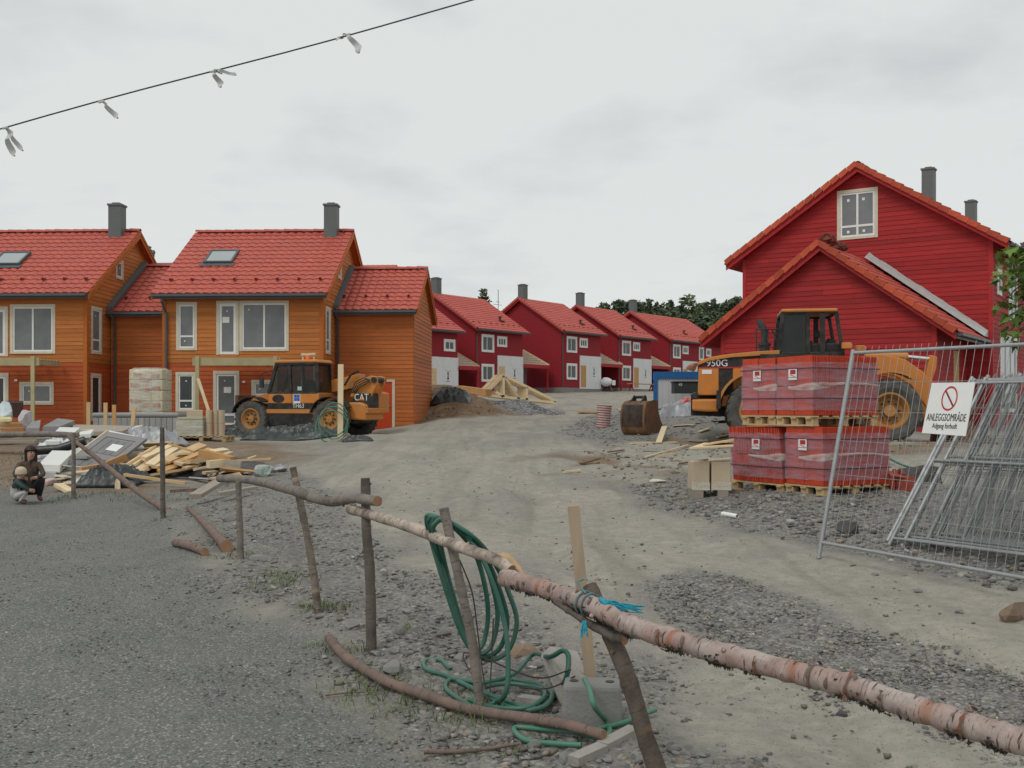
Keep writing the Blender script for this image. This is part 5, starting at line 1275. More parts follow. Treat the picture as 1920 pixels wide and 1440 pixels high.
def tile_pack(label, loc, wx, wy, hgt, lean=0.0, along='x', lab=True, rows=2):
    """tiles stand on edge in rows; film, straps and label round them"""
    t = thing('tile_pack', label, 'tile pack', loc, RZP, 'film wrapped packs of red roof tiles')
    mb = MB(); th_ = .031
    hl = hgt / rows
    for r_ in range(rows):
        if along == 'x':
            nn = int(wx / th_)
            cols = 2
            for i in range(nn):
                for c_ in range(cols):
                    x = i * wx / nn; y0 = c_ * wy / cols
                    j = rng.uniform(-.006, .006); zj = rng.uniform(-.006, .006)
                    mb.hex([(x, y0 + j, r_ * hl + .004), (x + th_ * .62, y0 + j, r_ * hl + .004), (x + th_ * .62, y0 + wy / cols - .012 + j, r_ * hl + .004), (x, y0 + wy / cols - .012 + j, r_ * hl + .004)] +
                           [(x + lean * r_ * .02, y0 + j, r_ * hl + hl - .006 + zj), (x + th_ * .62, y0 + j, r_ * hl + hl - .006 + zj), (x + th_ * .62, y0 + wy / cols - .012 + j, r_ * hl + hl - .006 + zj), (x, y0 + wy / cols - .012 + j, r_ * hl + hl - .006 + zj)])
        else:
            nn = int(wy / th_)
            for i in range(nn):
                y = i * wy / nn; j = rng.uniform(-.01, .01)
                ln = lean * (r_ + 1) * .05
                mb.hex([(j, y + lean * r_ * .05, r_ * hl + .004), (wx + j, y + lean * r_ * .05, r_ * hl + .004), (wx + j, y + lean * r_ * .05 + th_ * .62, r_ * hl + .004), (j, y + lean * r_ * .05 + th_ * .62, r_ * hl + .004),
                        (j, y + ln, r_ * hl + hl - .006), (wx + j, y + ln, r_ * hl + hl - .006), (wx + j, y + ln + th_ * .62, r_ * hl + hl - .006), (j, y + ln + th_ * .62, r_ * hl + hl - .006)])
    stuff(mb.build('roof_tiles', TILE_NEW, t))
    # film sleeve, slightly baggy
    n = 10; m_ = 14; vv, ff_ = [], []
    zs = [hgt * (0.09 + 0.80 * i / n) for i in range(n + 1)]
    ring = [(0, 0), (wx, 0), (wx, wy), (0, wy)]
    per = []
    for k in range(4):
        a_, b_ = ring[k], ring[(k + 1) % 4]
        for i in range(m_): per.append((a_[0] + (b_[0] - a_[0]) * i / m_, a_[1] + (b_[1] - a_[1]) * i / m_, k))
    for i, z in enumerate(zs):
        for (x, y, k) in per:
            o_ = .010 + rng.uniform(0, .008)
            nx, ny = ((0, -1), (1, 0), (0, 1), (-1, 0))[k]
            ly = lean * .05 * z / hl if along != 'x' else 0
            vv.append((x + nx * o_, y + ny * o_ + ly, z + rng.uniform(-.006, .006)))
    P_ = len(per)
    ff_ = [(i * P_ + j, i * P_ + (j + 1) % P_, (i + 1) * P_ + (j + 1) % P_, (i + 1) * P_ + j) for i in range(n) for j in range(P_)]
    mb = MB(); mb.add(vv, ff_); mb.build('plastic_film', FILM, t, smooth=60)
    for z in (hgt * .28, hgt * .78):
        mb = MB(); e = .022; ly = lean * .05 * z / hl if along != 'x' else 0
        for (a_, b_, c_, d_) in ((-e, wx + e, -e, -e + .003), (-e, wx + e, wy + e - .003, wy + e), (-e, -e + .003, -e, wy + e), (wx + e - .003, wx + e, -e, wy + e)): mb.box(a_, b_, c_ + ly, d_ + ly, z, z + .012)
        mb.build('strap', mat('dark_strap', (0.05, 0.035, 0.05), 0.6), t)
    for zb in (hgt * .50,):   # pale film band added to stand in for a glare streak
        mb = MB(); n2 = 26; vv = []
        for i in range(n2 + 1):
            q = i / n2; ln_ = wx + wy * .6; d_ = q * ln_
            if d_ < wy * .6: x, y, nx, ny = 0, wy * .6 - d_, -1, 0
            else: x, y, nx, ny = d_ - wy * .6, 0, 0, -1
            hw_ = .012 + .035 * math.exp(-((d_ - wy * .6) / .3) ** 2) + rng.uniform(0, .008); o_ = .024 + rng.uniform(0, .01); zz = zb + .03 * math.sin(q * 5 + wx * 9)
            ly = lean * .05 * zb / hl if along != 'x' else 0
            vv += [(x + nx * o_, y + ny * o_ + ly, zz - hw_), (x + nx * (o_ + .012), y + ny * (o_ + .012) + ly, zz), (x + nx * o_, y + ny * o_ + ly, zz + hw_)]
        mb.add(vv, [f for i in range(n2) for f in ((3 * i, 3 * i + 1, 3 * i + 4, 3 * i + 3), (3 * i + 1, 3 * i + 2, 3 * i + 5, 3 * i + 4))]); mb.build('film_glare_band', FILM2, t, smooth=70)
    if lab:   # printed label on the left side
        f_ = Face((0, wy, 0), (0, -1, 0), (-1, 0, 0)); yc = wy * .5; z = hgt * .70
        mb = MB(); f_.hexa(mb, yc - .085, yc + .085, z - .085, z + .065, .022, .025); lb_ = mb.build('label', PAPER, t)
        mb = MB(); f_.hexa(mb, yc - .045, yc + .06, z - .005, z + .055, .0255, .027); f_.hexa(mb, yc - .085, yc + .085, z - .052, z - .045, .0255, .027)
        mb.add([f_.P(yc - .06, z - .01, .0275), f_.P(yc - .035, z - .01, .0275), f_.P(yc + .06, z - .04, .0275), f_.P(yc + .03, z - .04, .0275)], [(0, 1, 2, 3)]); mb.build('label_print', REDP, lb_)
    return t
C0 = Vector((4.17, 14.5, 0)); zp = 0.40
PK = 'pallets under the tile packs'
pallet('pallet', 'pallet under the lower tile pack nearest the fence panel', C0 + Vector((0, 0, zp)), RZP, 1.21, 0.74, PK)
tile_pack('lower red tile pack nearest the wire fence panel', C0 + Vector((0, 0, zp + .146)), 1.21, 0.74, 0.80)
c2 = C0 + DIRY * 0.80
pallet('pallet', 'pallet under the lower leaning tile pack beside the carton boxes', c2 + Vector((0, 0, zp - .02)), RZP, 1.15, 1.15, PK)
tile_pack('lower red tile pack with slack film, leaning over the carton boxes', c2 + Vector((0, 0, zp + .126)), 1.10, 1.12, 0.80, lean=1.0, along='y')
cu = W(1523, 800, 14.62); cu.z = zp + .146 + .806
pallet('pallet', 'pallet under the upper tile pack nearest the fence panel', cu, RZP, 1.19, 0.73, PK)
tile_pack('upper red tile pack nearest the wire fence panel', cu + Vector((0, 0, .146)), 1.19, 0.73, 0.82)
cu2 = cu + DIRY * 0.76
pallet('pallet', 'pallet under the upper tile pack in front of the wheel loader', cu2, RZP, 1.19, 0.73, PK)
tile_pack('upper red tile pack in front of the wheel loader hood', cu2 + Vector((0, 0, .146)), 1.19, 0.73, 0.82)

# ------------------------------------------------------------------ two cartons with plywood lid beside the tile packs
gc = W(1335, 898, 15.2); gcz = h(gc.x, gc.y)
for k, (px0, px1, lb) in enumerate(((1297, 1332, 'left beige carton box beside the leaning tile pack'), (1333, 1372, 'right beige carton box touching the leaning tile pack'))):
    x0, x1 = (px0 - PX0) / F * 15.2, (px1 - PX0) / F * 15.2
    mb = MB(); mb.box(x0 + .01, x1 - .01, 15.2, 15.6, gcz + .10, gcz + .50); o = mb.build('carton_box', CARD, bevel=.012); tag(o, lb, 'box')
    mb = MB(); w2 = (x1 - x0 - .02) / 2; mb.box(-w2 - .004, w2 + .004, -.204, -.2005, 0, .11); mb.build('plastic_film', FILM2, o)
mb = MB(); mb.hex([W(1292, 842, 15.05), W(1375, 838, 15.05), W(1378, 834, 15.7), W(1320, 833, 15.7), W(1292, 839, 15.05), W(1375, 835, 15.05), W(1378, 830, 15.7), W(1320, 830, 15.7)])
tag(mb.build('plywood_sheet', PINE_P), 'warped plywood sheet lying on the two carton boxes', 'plywood')
mb = MB(); mb.hex([W(1318, 836, 15.25), W(1376, 827, 15.25), W(1378, 825, 15.7), W(1335, 832, 15.7), W(1318, 833, 15.25), W(1376, 823, 15.25), W(1378, 822, 15.7), W(1335, 829, 15.7)])
tag(mb.build('plywood_sheet', PINE), 'curled upper plywood sheet tilted against the leaning tile pack', 'plywood')
for xx, sd_ in ((1303, 'left'), (1350, 'right')):
    p = W(xx, 900, 15.2); mb = MB(); mb.box(p.x - .03, p.x + .12, 15.2, 15.6, gcz - .02, gcz + .10)
    tag(mb.build('timber_bearer', GREYWOOD), 'low grey timber bearer under the ' + sd_ + ' carton box', 'timber')
for k, (px, py, w_, lb) in enumerate(((1335, 908, 40, 'crumpled pale paper on gravel under the carton boxes'), (1232, 905, 36, 'crumpled pale paper on gravel left of the carton boxes'))):
    g_ = G(px, py); rock('crumpled_paper', lb, g_, (w_ * g_.y / F, .2, .09), 60 + k, mat('pale_paper', (0.55, 0.52, 0.42), 0.7, 0.1), cat='paper')

# ------------------------------------------------------------------ blue and white shed, dark container, clutter behind
gs = Vector(((1225 - PX0) / F * 46, 46, 0)); gz = EYE + (PY0 - 766) / F * 46
sh = thing('site_shed', 'white site shed with blue frame, behind the wheel loader', 'shed', (gs.x, gs.y, gz), R(-7))
s46 = 46 / F; wS = (1345 - 1225) * s46; hS = (766 - 697) * s46
BLUE = mat('blue_frame', (0.015, 0.12, 0.33), 0.5, 0.08, 3); SHW = mat('shed_white_sheet', (0.50, 0.51, 0.53), 0.6, 0.08, 1.0)
mb = MB(); mb.box(.05, wS, .06, 2.4, 0, hS - .05); mb.build('shed_wall', SHW, sh)
mb = MB(); mb.box(0, .18, 0, .07, 0, hS); mb.box(.18, wS, 0, .07, hS - .26, hS); mb.box(0, .05, .07, 2.45, hS - .26, hS); mb.build('blue_frame', BLUE, sh)
mb = MB()
for i in range(26): xx = .2 + i * (wS - .3) / 26; mb.box(xx, xx + .05, -.005, .06, hS - .31, hS - .26)
mb.build('frame_edging', BLUE, sh)
mb = MB()
for i in range(9): xx = .35 + i * .28; mb.box(xx, xx + .02, .045, .06, .05, hS - .32)
mb.build('sheet_rib', SHW, sh)
cb = W(1264, 742, 44.5)
mb = MB(); mb.box(cb.x, cb.x + 1.4, 44.5, 45.3, cb.z + .1, cb.z + 0.55); mb.box(cb.x - .04, cb.x + 1.45, 44.46, 45.34, cb.z + .55, cb.z + .60)
cbx = tag(mb.build('waste_container', mat('dark_green_grey', (0.035, 0.045, 0.042), 0.6, 0.15), bevel=.02), 'dark grey container box with white number, in front of the blue shed', 'container')
text('45', 0.16, PAPER, cbx, plane_mtx((-.45, -.445, .35), (1, 0, 0), (0, 0, 1)))
for i in range(5):
    p = W(1256 + i * 7, 762 - i * 4, 40.5 - i * .1); mb = MB(); mb.beam(p, p + Vector((1.2, .3 + .1 * i, .18)), .10, .03)
    tag(mb.build('plank', PINE_P), 'pale plank leaning in the small stack before the blue shed', 'plank', 'planks before the blue shed')
rock('plastic_bag', 'red and white plastic sack beside the loader counterweight', W(1290, 766, 38.5), (0.75, .6, .5), 71, mat('red_plastic', (0.42, 0.04, 0.03), 0.4, 0.4, 4, dirt_or_tone=(0.6, 0.5, 0.48), dirt_or_tone_amt=0.8), cat='sack')
rock('plastic_bag', 'pale crumpled sack left of the rusty bucket', G(1172, 774), (0.7, .5, .3), 72, mat('pale_plastic', (0.55, 0.45, 0.40), 0.5, 0.2), cat='sack')
rock('brown_sack', 'brown sack lying on the shed roof behind the loader', W(1298, 692, 46.8), (0.5, .4, .34), 73, mat('brown_plastic', (0.28, 0.13, 0.07), 0.6, 0.2), cat='sack')
rock('rubble_heap', 'low heap of broken tiles on the track left of the ribbed pipe', G(1108, 775), (1.0, .6, .16), 74, mat('tile_rubble', (0.34, 0.20, 0.11), 0.8, 0.5, 5), cat='rubble', sub=3)
# stacked grey steel sheets / frames left of the loader
for i in range(7):
    p0 = Vector((4.25 + i * .10 + rng.uniform(-.1, .1), 32.2 + .16 * i, 0)); p1 = p0 + Vector((2.1 + .1 * i, .35 + rng.uniform(-.2, .2), 0))
    p0.z = h(p0.x, p0.y) + .04 + .055 * i; p1.z = h(p1.x, p1.y) + .05 + .06 * i
    mb = MB(); mb.beam(p0, p1, .05, .04); mb.beam(p0 + Vector((.1, .9, .10)), p1 + Vector((.1, .7, .10)), .05, .04)
    for q in range(6): a_ = p0.lerp(p1, q / 5); mb.beam(a_, a_ + Vector((.1, .85, .10)), .03, .03)
    tag(mb.build('steel_grating', STEEL), 'grey steel grating lying in the flat stack beside the rusty bucket', 'grating', 'steel gratings beside the bucket')
g_ = Vector((5.2, 32.6, 0)); crumple('plastic_sheet', 'crumpled grey plastic sheet over the steel gratings', 'plastic sheet', g_, 1.9, .9, .55, 31, mat('grey_plastic', (0.30, 0.31, 0.33), .3, .3, 5, spec=.5), n=40, fold=9)
for k, (px, py, m_, w_) in enumerate(((1262, 800, PINE_P, .3), (1300, 795, GREYWOOD, .35), (1338, 792, TARP_B, .4), (1345, 822, PINE, .25), (1290, 828, GREYWOOD, .3), (1322, 836, CARD, .3), (1205, 846, GREYWOOD, .25), (1140, 850, RUST, .2), (1090, 872, RUST, .25), (1235, 858, PINE, .2), (1330, 865, PINE_P, .25), (1275, 872, RUST, .3))):
    g_ = G(px, py); a_ = rng.uniform(-.8, .8); mb = MB(); mb.beam(g_ + Vector((0, 0, .03)), g_ + Vector((w_ * 2 * math.cos(a_), w_ * 2 * math.sin(a_), rng.uniform(.03, .12))), w_ * rng.uniform(.25, .6), .025); tag(mb.build('scrap_piece', m_), 'small scrap offcut on the churned soil left of the tile pallets', 'scrap', 'scrap on the churned soil')
for k in range(9):
    g_ = G(1668 + rng.uniform(0, 34), 898 + rng.uniform(0, 22)); mb = MB(); mb.obox(g_ + Vector((0, 0, .05 + .03 * (k % 3))), (.28, .05, .22), (rng.uniform(-.6, .6), rng.uniform(-.4, .4), rng.uniform(0, 3))); tag(mb.build('broken_tile', mat('dusty_tile', (0.28, 0.06, 0.04), .8, .3, 8, objvar=.2)), 'broken red roof tile on gravel behind the wire fence panel', 'roof tile', 'broken tiles behind the fence panel')
mb = MB(); mb.tube(crom([G(1660, 868) + Vector((0, 0, .12)), G(1700, 880) + Vector((0, 0, .05)), G(1745, 884) + Vector((0, 0, .04)), G(1790, 872) + Vector((0, 0, .04))], 6), .02, 8); tag(mb.build('drain_hose', mat('teal_hose', (0.02, 0.12, 0.10), .5), smooth=True), 'dark green hose on the ground behind the wire fence panel', 'hose')
rock('rubble_heap', 'dark rubble heap behind the broken red tiles', G(1725, 905), (.8, .5, .35), 77, ROCK_D, cat='rubble', sub=3)
mb = MB(); pts = [Vector((x_, y_, h(x_, y_) + z_)) for x_, y_, z_ in ((4.2, 32.4, .35), (5.0, 32.9, .55), (6.1, 33.6, .72))]; mb.tube(pts, .05, 8)
tag(mb.build('steel_pipe', STEEL, smooth=True), 'long bright pipe lying on the steel frames', 'pipe')
for k, (x0, y0, x1, y1, w_, lb) in enumerate(((1183, 834, 1268, 832, .12, 'long pale plank on soil below the rusty bucket'), (1235, 832, 1246, 818, .14, 'short pale board standing askew below the rusty bucket'), (1310, 812, 1330, 806, .12, 'pale offcut on dark soil below the steel frames'), (1057, 888, 1088, 886, .06, 'thin pale lath lying on the track'), (1210, 860, 1290, 838, .05, 'thin lath lying askew on the churned soil'))):
    a_, b_ = G(x0, y0), G(x1, y1); mb = MB(); mb.beam(a_ + Vector((0, 0, .03)), b_ + Vector((0, 0, .04 if k != 1 else .25)), w_, .03); tag(mb.build('plank', PINE_P), lb, 'plank')
mb = MB(); a_, b_ = G(1355, 968), G(1383, 973); mb.tube([a_ + Vector((0, 0, .03)), b_ + Vector((0, 0, .03))], .028, 10, caps=False); mb.tube([a_ + Vector((0, 0, .03)), b_ + Vector((0, 0, .03))], .024, 10, caps=False)
tag(mb.build('pipe_offcut', WHITE, smooth=True), 'short white pipe offcut on sand before the gravel bank', 'pipe')
# ribbed pipe standing in the gravel: alternating ribs
gp = G(1130, 802); hp_ = (802 - 759) * gp.y / F; rp = 13.5 * gp.y / F
rp_t = thing('ribbed_pipe', 'red and white ribbed plastic pipe standing in gravel left of the bucket', 'pipe', gp, 0, rot=(0, R(5), 0))
nrib = 11
prof = []
for i in range(nrib * 4 + 1):
    q = (i % 4); prof.append((rp * (1.0 if q in (1, 2) else 0.93), -.1 + (hp_ + .1) * i / (nrib * 4)))
mb = MB(); mb.lathe(prof + [(rp * .86, hp_), (rp * .86, hp_ * .3)], (0, 0, 0), 'z', 24); mb.build('pipe_wall', mat('pink_white_plastic', (0.62, 0.50, 0.47), 0.6, 0.1, 6), rp_t, smooth=40)
for i in range(nrib):
    z = -.1 + (hp_ + .1) * (i + .60) / nrib; mb = MB(); mb.lathe([(rp * .99, z - .013), (rp * 1.03, z - .01), (rp * 1.03, z + .012), (rp * .99, z + .015)], (0, 0, 0), 'z', 24, closed=True); mb.build('rib', mat('dark_red_plastic', (0.22, 0.055, 0.05), 0.6, 0.15, 6), rp_t, smooth=40)

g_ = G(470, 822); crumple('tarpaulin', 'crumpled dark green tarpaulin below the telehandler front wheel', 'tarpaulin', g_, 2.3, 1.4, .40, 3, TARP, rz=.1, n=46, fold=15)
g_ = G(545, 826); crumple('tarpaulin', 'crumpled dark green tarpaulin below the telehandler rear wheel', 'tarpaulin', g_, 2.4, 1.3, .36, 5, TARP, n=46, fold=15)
g_ = G(672, 826); crumple('tarpaulin', 'small dark green sheet lying at the edge of the track', 'tarpaulin', g_, .8, .5, .12, 6, TARP)
g_ = G(845, 752); crumple('plastic_bundle', 'black plastic-wrapped bundle on top of the soil mound', 'bundle', (g_.x, g_.y + .2, g_.z), 1.6, 1.2, .42, 8, TARP_B, rag=.1, fold=6, n=40)
# orange boards and roof trusses behind the mound
for i in range(7):
    a_ = W(862, 724 + i * 1.6, 50 - .1 * i) ; b_ = W(916, 731 + i * 1.8, 49.2 - .1 * i)
    mb = MB(); mb.beam(a_, b_, .5, .05); tag(mb.build('plank', PINE_OR), 'orange board in the stack behind the soil mound', 'plank', 'orange boards behind the mound')
YTR = 52.0
for k in range(5):
    off = Vector((.0 + k * .10, -k * .14, 0))
    P_ = lambda px, py: W(px, py, YTR) + off
    t = thing('roof_truss', 'pale timber roof truss standing in the group behind the crushed stone heap', 'roof truss', P_(940, 752), 0, 'roof trusses behind the stone heap')
    o_ = Vector(t.location)
    for (a_, b_) in (((897, 738), (929, 704)), ((929, 704), (1027, 753)), ((898, 741), (1026, 755)), ((929, 706), (929, 744)), ((932, 708), (958, 748)), ((972, 727), (972, 750)), ((915, 735), (929, 744))):
        mb = MB(); mb.beam(P_(*a_) - o_, P_(*b_) - o_, .045, .12); mb.build('truss_member', PINE_P, t)
# cement mixer-like white machine and trestle by the far houses
g_ = Vector(((1137 - PX0) / F * 97, 97, 0)); zf = EYE + (PY0 - 734) / F * 97
mx_t = thing('cement_mixer', 'small white cement mixer beside the second row house', 'cement mixer', (g_.x, g_.y, zf - .0), 0)
mb = MB(); mb.lathe([(.18, -.5), (.42, -.25), (.42, .1), (.25, .45)], (0, 0, .85), 'x', 14); mb.build('drum', WHITE_W, mx_t, smooth=40)
mb = MB()
for sx in (-.5, .5):
    for sy in (-.3, .3): mb.tube([(sx * .4, 0, .85), (sx, sy, 0)], .04, 6)
mb.build('stand', CHIM, mx_t)
mb = MB(); mb.box(.5, .8, -.2, .2, .55, 1.0); mb.build('motor_box', WHITE_W, mx_t, bevel=.03)
tr = W(1203, 738, 100)
tb = thing('trestle_table', 'low red timber trestle in front of the third row house', 'trestle', (tr.x, tr.y, tr.z), row_rot)
mb = MB(); mb.box(-2.2, 2.2, -.25, .25, .85, .92); mb.build('top_board', PINE_OR, tb)
for sx in (-1.8, 1.8):
    mb = MB(); mb.beam((sx, -.3, 0), (sx, 0, .85), .08, .08); mb.beam((sx, .3, 0), (sx, 0, .85), .08, .08); mb.build('leg', RED_T, tb)
# ------------------------------------------------------------------ bark materials (object x runs along the pole)
def bark(name, base, dark, ring=26.0, amt=0.6, lent=0.0, lent_col=(0.06, 0.045, 0.04), pink=None, rough=0.85, peel=None):
    m = bpy.data.materials.new(name); m.use_nodes = True
    n, l = m.node_tree.nodes, m.node_tree.links; p = n['Principled BSDF']; p.inputs['Roughness'].default_value = rough; p.inputs['Specular IOR Level'].default_value = 0.2
    t = n.new('ShaderNodeTexCoord')
    def nz2(sc, scale, det=5):
        mp = n.new('ShaderNodeMapping'); mp.inputs['Scale'].default_value = sc; l.new(t.outputs['Object'], mp.inputs[0])
        q = n.new('ShaderNodeTexNoise'); q.inputs['Scale'].default_value = scale; q.inputs['Detail'].default_value = det; q.inputs['Roughness'].default_value = 0.65; l.new(mp.outputs[0], q.inputs['Vector']); return q.outputs['Fac']
    def rng_(f, a, b, o=1.0):
        q = n.new('ShaderNodeMapRange'); q.inputs['From Min'].default_value = a; q.inputs['From Max'].default_value = b; q.inputs['To Max'].default_value = o; l.new(f, q.inputs['Value']); return q.outputs[0]
    def mix(f, a, b):
        q = n.new('ShaderNodeMixRGB'); l.new(f, q.inputs['Fac'])
        for s_, k in ((a, 'Color1'), (b, 'Color2')):
            if isinstance(s_, tuple): q.inputs[k].default_value = (*s_, 1)
            else: l.new(s_, q.inputs[k])
        return q.outputs[0]
    c = mix(rng_(nz2((1, 1, 1), 7), 0.42, 0.66, amt), base, dark)
    if pink: c = mix(rng_(nz2((1, .6, .6), 5), 0.42, 0.62, 0.85), c, pink)
    if peel: c = mix(rng_(nz2((2.2, .4, .4), 2.3, 2), 0.60, 0.66, 0.95), c, peel)
    if lent: c = mix(rng_(nz2((ring, 5, 5), 3.2, 4), 0.56, 0.66, lent), c, lent_col)
    l.new(c, p.inputs['Base Color'])
    b = n.new('ShaderNodeBump'); b.inputs['Strength'].default_value = 0.6; b.inputs['Distance'].default_value = 0.01; l.new(nz2((ring * .4, 3, 3), 6), b.inputs['Height']); l.new(b.outputs[0], p.inputs['Normal'])
    return m
BARK_G = bark('grey_bark', (0.23, 0.20, 0.172), (0.12, 0.102, 0.09), amt=0.8, lent=0.6)
BARK_D = bark('dark_bark', (0.155, 0.128, 0.112), (0.075, 0.062, 0.056), amt=0.8, lent=0.5)
BARK_R = bark('reddish_bark', (0.215, 0.150, 0.125), (0.12, 0.098, 0.082), amt=0.8, lent=0.55)
BARK_P = bark('patchy_peeled_bark', (0.24, 0.20, 0.165), (0.09, 0.072, 0.06), amt=0.9, lent=0.5, peel=(0.52, 0.40, 0.27))
BIRCH = bark('birch_bark', (0.43, 0.365, 0.335), (0.20, 0.155, 0.135), amt=0.9, lent=0.95, pink=(0.36, 0.235, 0.20), peel=(0.32, 0.15, 0.095), ring=34)
ENDW = mat('cut_wood_end', (0.30, 0.17, 0.10), 0.8, 0.2, 12)
def pole(name, label, cat, pts, r0, r1, m, seed, n=12, k=7, knots=5, group=None, endm=ENDW, wob=0.12):
    rr = random.Random(seed); c = crom(pts, k); N = len(c)
    rad = []
    for i in range(N):
        t = i / (N - 1); rad.append((r0 + (r1 - r0) * t) * (1 + rr.uniform(-wob, wob) * .5))
    mb = MB(); mb.tube(c, rad, n, caps=True, jit=.05, rr=rr)
    nf = len(mb.f); mb.m[-1] = 1; mb.m[-2] = 1
    for _ in range(knots):
        i = rr.randrange(1, N - 1); d = Vector((rr.gauss(0, 1), rr.gauss(0, 1), rr.gauss(0, 1))); t = (c[i + 1] - c[i]).normalized(); d = (d - t * d.dot(t)).normalized()
        mb.tube([c[i], c[i] + d * rad[i] * 1.25 + t * rad[i] * .3], [rad[i] * .4, rad[i] * .22], 6)
    o = mb.build(name, [m, endm], None, smooth=50, axis=(c[0], c[-1]))
    return tag(o, label, cat, group)

def gz_(px, py, dz=0.0):
    g_ = G(px, py); return g_ + Vector((0, 0, dz))
def post(label, bpx, tpx, r0, r1, m, seed, dY=0.0, mids=(), knots=10):
    b = G(*bpx); t = W(tpx[0], tpx[1], b.y + dY)
    return pole('fence_post', label, 'fence post', [b - Vector((0, 0, .12)) - (t - b).normalized() * .0] + [W(a, c_, b.y + dY * .5) for a, c_ in mids] + [t], r0, r1, m, seed, knots=knots, group='rough pole fence posts')
post('thin fence post at far left, ending under the level pole', (138, 935), (138, 811), .038, .032, BARK_G, 1)
post('thin fence post standing where the slanting pole meets the ground', (306, 972), (304, 801), .036, .032, BARK_D, 2)
post('thin grey fence post under the left end of the wavy rail', (452, 1048), (447, 902), .034, .028, BARK_G, 3)
post('leaning fence post with peeling bark and pointed broken top', (599, 1148), (549, 876), .030, .026, BARK_P, 4, mids=((590, 1090), (572, 985)))
post('thick straight fence post carrying the ends of two rails', (697, 1218), (685, 896), .033, .030, BARK_D, 5, mids=((694, 1080), (687, 990)))
post('leaning fence post holding the green hose coil', (906, 1335), (832, 953), .027, .025, BARK_G, 6, dY=.12, mids=((888, 1220), (868, 1120)))
pG = W(1250, 1490, 4.72)
pole('fence_post', 'leaning dark fence post with bare wood streak, tied to the birch rail', 'fence post', [pG, W(1215, 1395, 4.76), W(1175, 1265, 4.82), W(1140, 1180, 4.9), W(1105, 1098, 5.0)], .043, .036, bark('wet_bark', (0.13, 0.105, 0.085), (0.065, 0.05, 0.04), amt=.8, lent=.5, peel=(0.33, 0.16, 0.06)), 7, group='rough pole fence posts')
pole('fence_rail', 'level pole running out at the left edge above the crouching people', 'fence rail', [W(-70, 815, 18.9), W(0, 815, 18.8), W(80, 814, 18.75), W(147, 816, 18.7)], .055, .05, BARK_G, 11)
pole('fence_rail', 'slanting fallen pole from level rail down to the ground', 'fence rail', [W(128, 818, 18.6), W(180, 858, 18.0), W(250, 915, 17.0), W(326, 966, 15.8)], .035, .055, BARK_R, 12)
pole('fallen_log', 'tapering pinkish log lying on the gravel path', 'log', [gz_(352, 957, .04), gz_(385, 990, .05), gz_(425, 1036, .06)], .03, .06, BARK_R, 13)
pole('fallen_log', 'short log piece lying on the path, left of the tapering log', 'log', [gz_(328, 1024, .04), gz_(356, 1032, .045), gz_(384, 1044, .045)], .045, .04, BARK_R, 14)
yD, yE, yF = G(599, 1148).y, G(697, 1218).y, G(906, 1335).y
pole('fence_rail', 'wavy grey rail resting on three fence posts', 'fence rail', [W(412, 897, 11.5), W(470, 900, 10.5), W(545, 918, yD - .075), W(585, 932, yD - .40), W(622, 940, yE + .5), W(660, 934, yE + .1), W(690, 937, yE - .07), W(708, 940, yE - .16)], .040, .033, BARK_G, 15, n=14, knots=12)
pole('fence_rail', 'patchy brown and white rail running under the green hose coil', 'fence rail', [W(657, 955, yE + .12), W(692, 964, yE - .065), W(780, 992, (yE + yF) / 2 - .03), W(848, 1020, yF + .09 - .06), W(930, 1050, yF - .22), W(958, 1070, yF - .30)], .034, .03, bark('half_birch', (0.48, 0.40, 0.33), (0.14, 0.11, 0.095), amt=1.0, lent=.7, peel=(0.17, 0.10, 0.075)), 16, n=14, knots=8)
mb = MB(); c = [W(930, 1046, 5.56), W(955, 1052, 5.46), W(985, 1082, 5.38)]; mb.tube(crom(c, 4), [.026, .03, .032, .03, .028, .025, .02, .012, .006], 10)
tag(mb.build('split_rail_end', mat('raw_split_wood', (0.45, 0.30, 0.17), .8, .3, 10), smooth=40), 'splintered raw wood end between patchy rail and birch rail', 'fence rail')
bl = [W(945, 1083, 5.35), W(1010, 1100, 5.15), W(1060, 1117, 5.02), W(1120, 1140, 4.86), W(1180, 1172, 4.70), W(1300, 1210, 4.44), W(1400, 1238, 4.25), W(1520, 1268, 4.03), W(1600, 1288, 3.90), W(1720, 1330, 3.70), W(1850, 1370, 3.50), W(1990, 1415, 3.3)]
bro = pole('birch_rail', 'thick pinkish white birch rail tied up with blue rope', 'fence rail', bl, .043, .043, BIRCH, 17, n=20, k=8, knots=5, wob=.2)
# dark bark scars, flakes and hanging lichen; extra dark tufts stand in for underside shade
cl = crom(bl, 12); rr = random.Random(5)
inv = bro.matrix_world.inverted() if False else None
bpy.context.view_layer.update(); inv = bro.matrix_world.inverted()
SCAR = mat('dark_birch_scar', (0.15, 0.11, 0.088), 0.9, 0.3, 20); LICH_SHADE = mat('dark_lichen_and_shade', (0.055, 0.048, 0.035), 0.95, 0.4, 30)
mb = MB()
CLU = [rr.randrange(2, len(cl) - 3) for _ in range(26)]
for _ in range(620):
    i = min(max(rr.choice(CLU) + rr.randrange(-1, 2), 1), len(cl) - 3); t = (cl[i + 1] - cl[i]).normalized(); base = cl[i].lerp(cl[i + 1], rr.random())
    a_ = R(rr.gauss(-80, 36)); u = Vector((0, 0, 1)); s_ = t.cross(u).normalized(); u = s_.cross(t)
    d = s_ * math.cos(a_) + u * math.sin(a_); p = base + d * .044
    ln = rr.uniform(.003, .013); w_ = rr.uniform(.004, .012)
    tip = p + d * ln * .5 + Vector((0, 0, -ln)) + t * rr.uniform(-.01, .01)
    mb.add([inv @ (p - t * w_), inv @ (p + t * w_), inv @ tip, inv @ (p + s_ * w_)], [(0, 1, 2), (1, 3, 2), (3, 0, 2)])
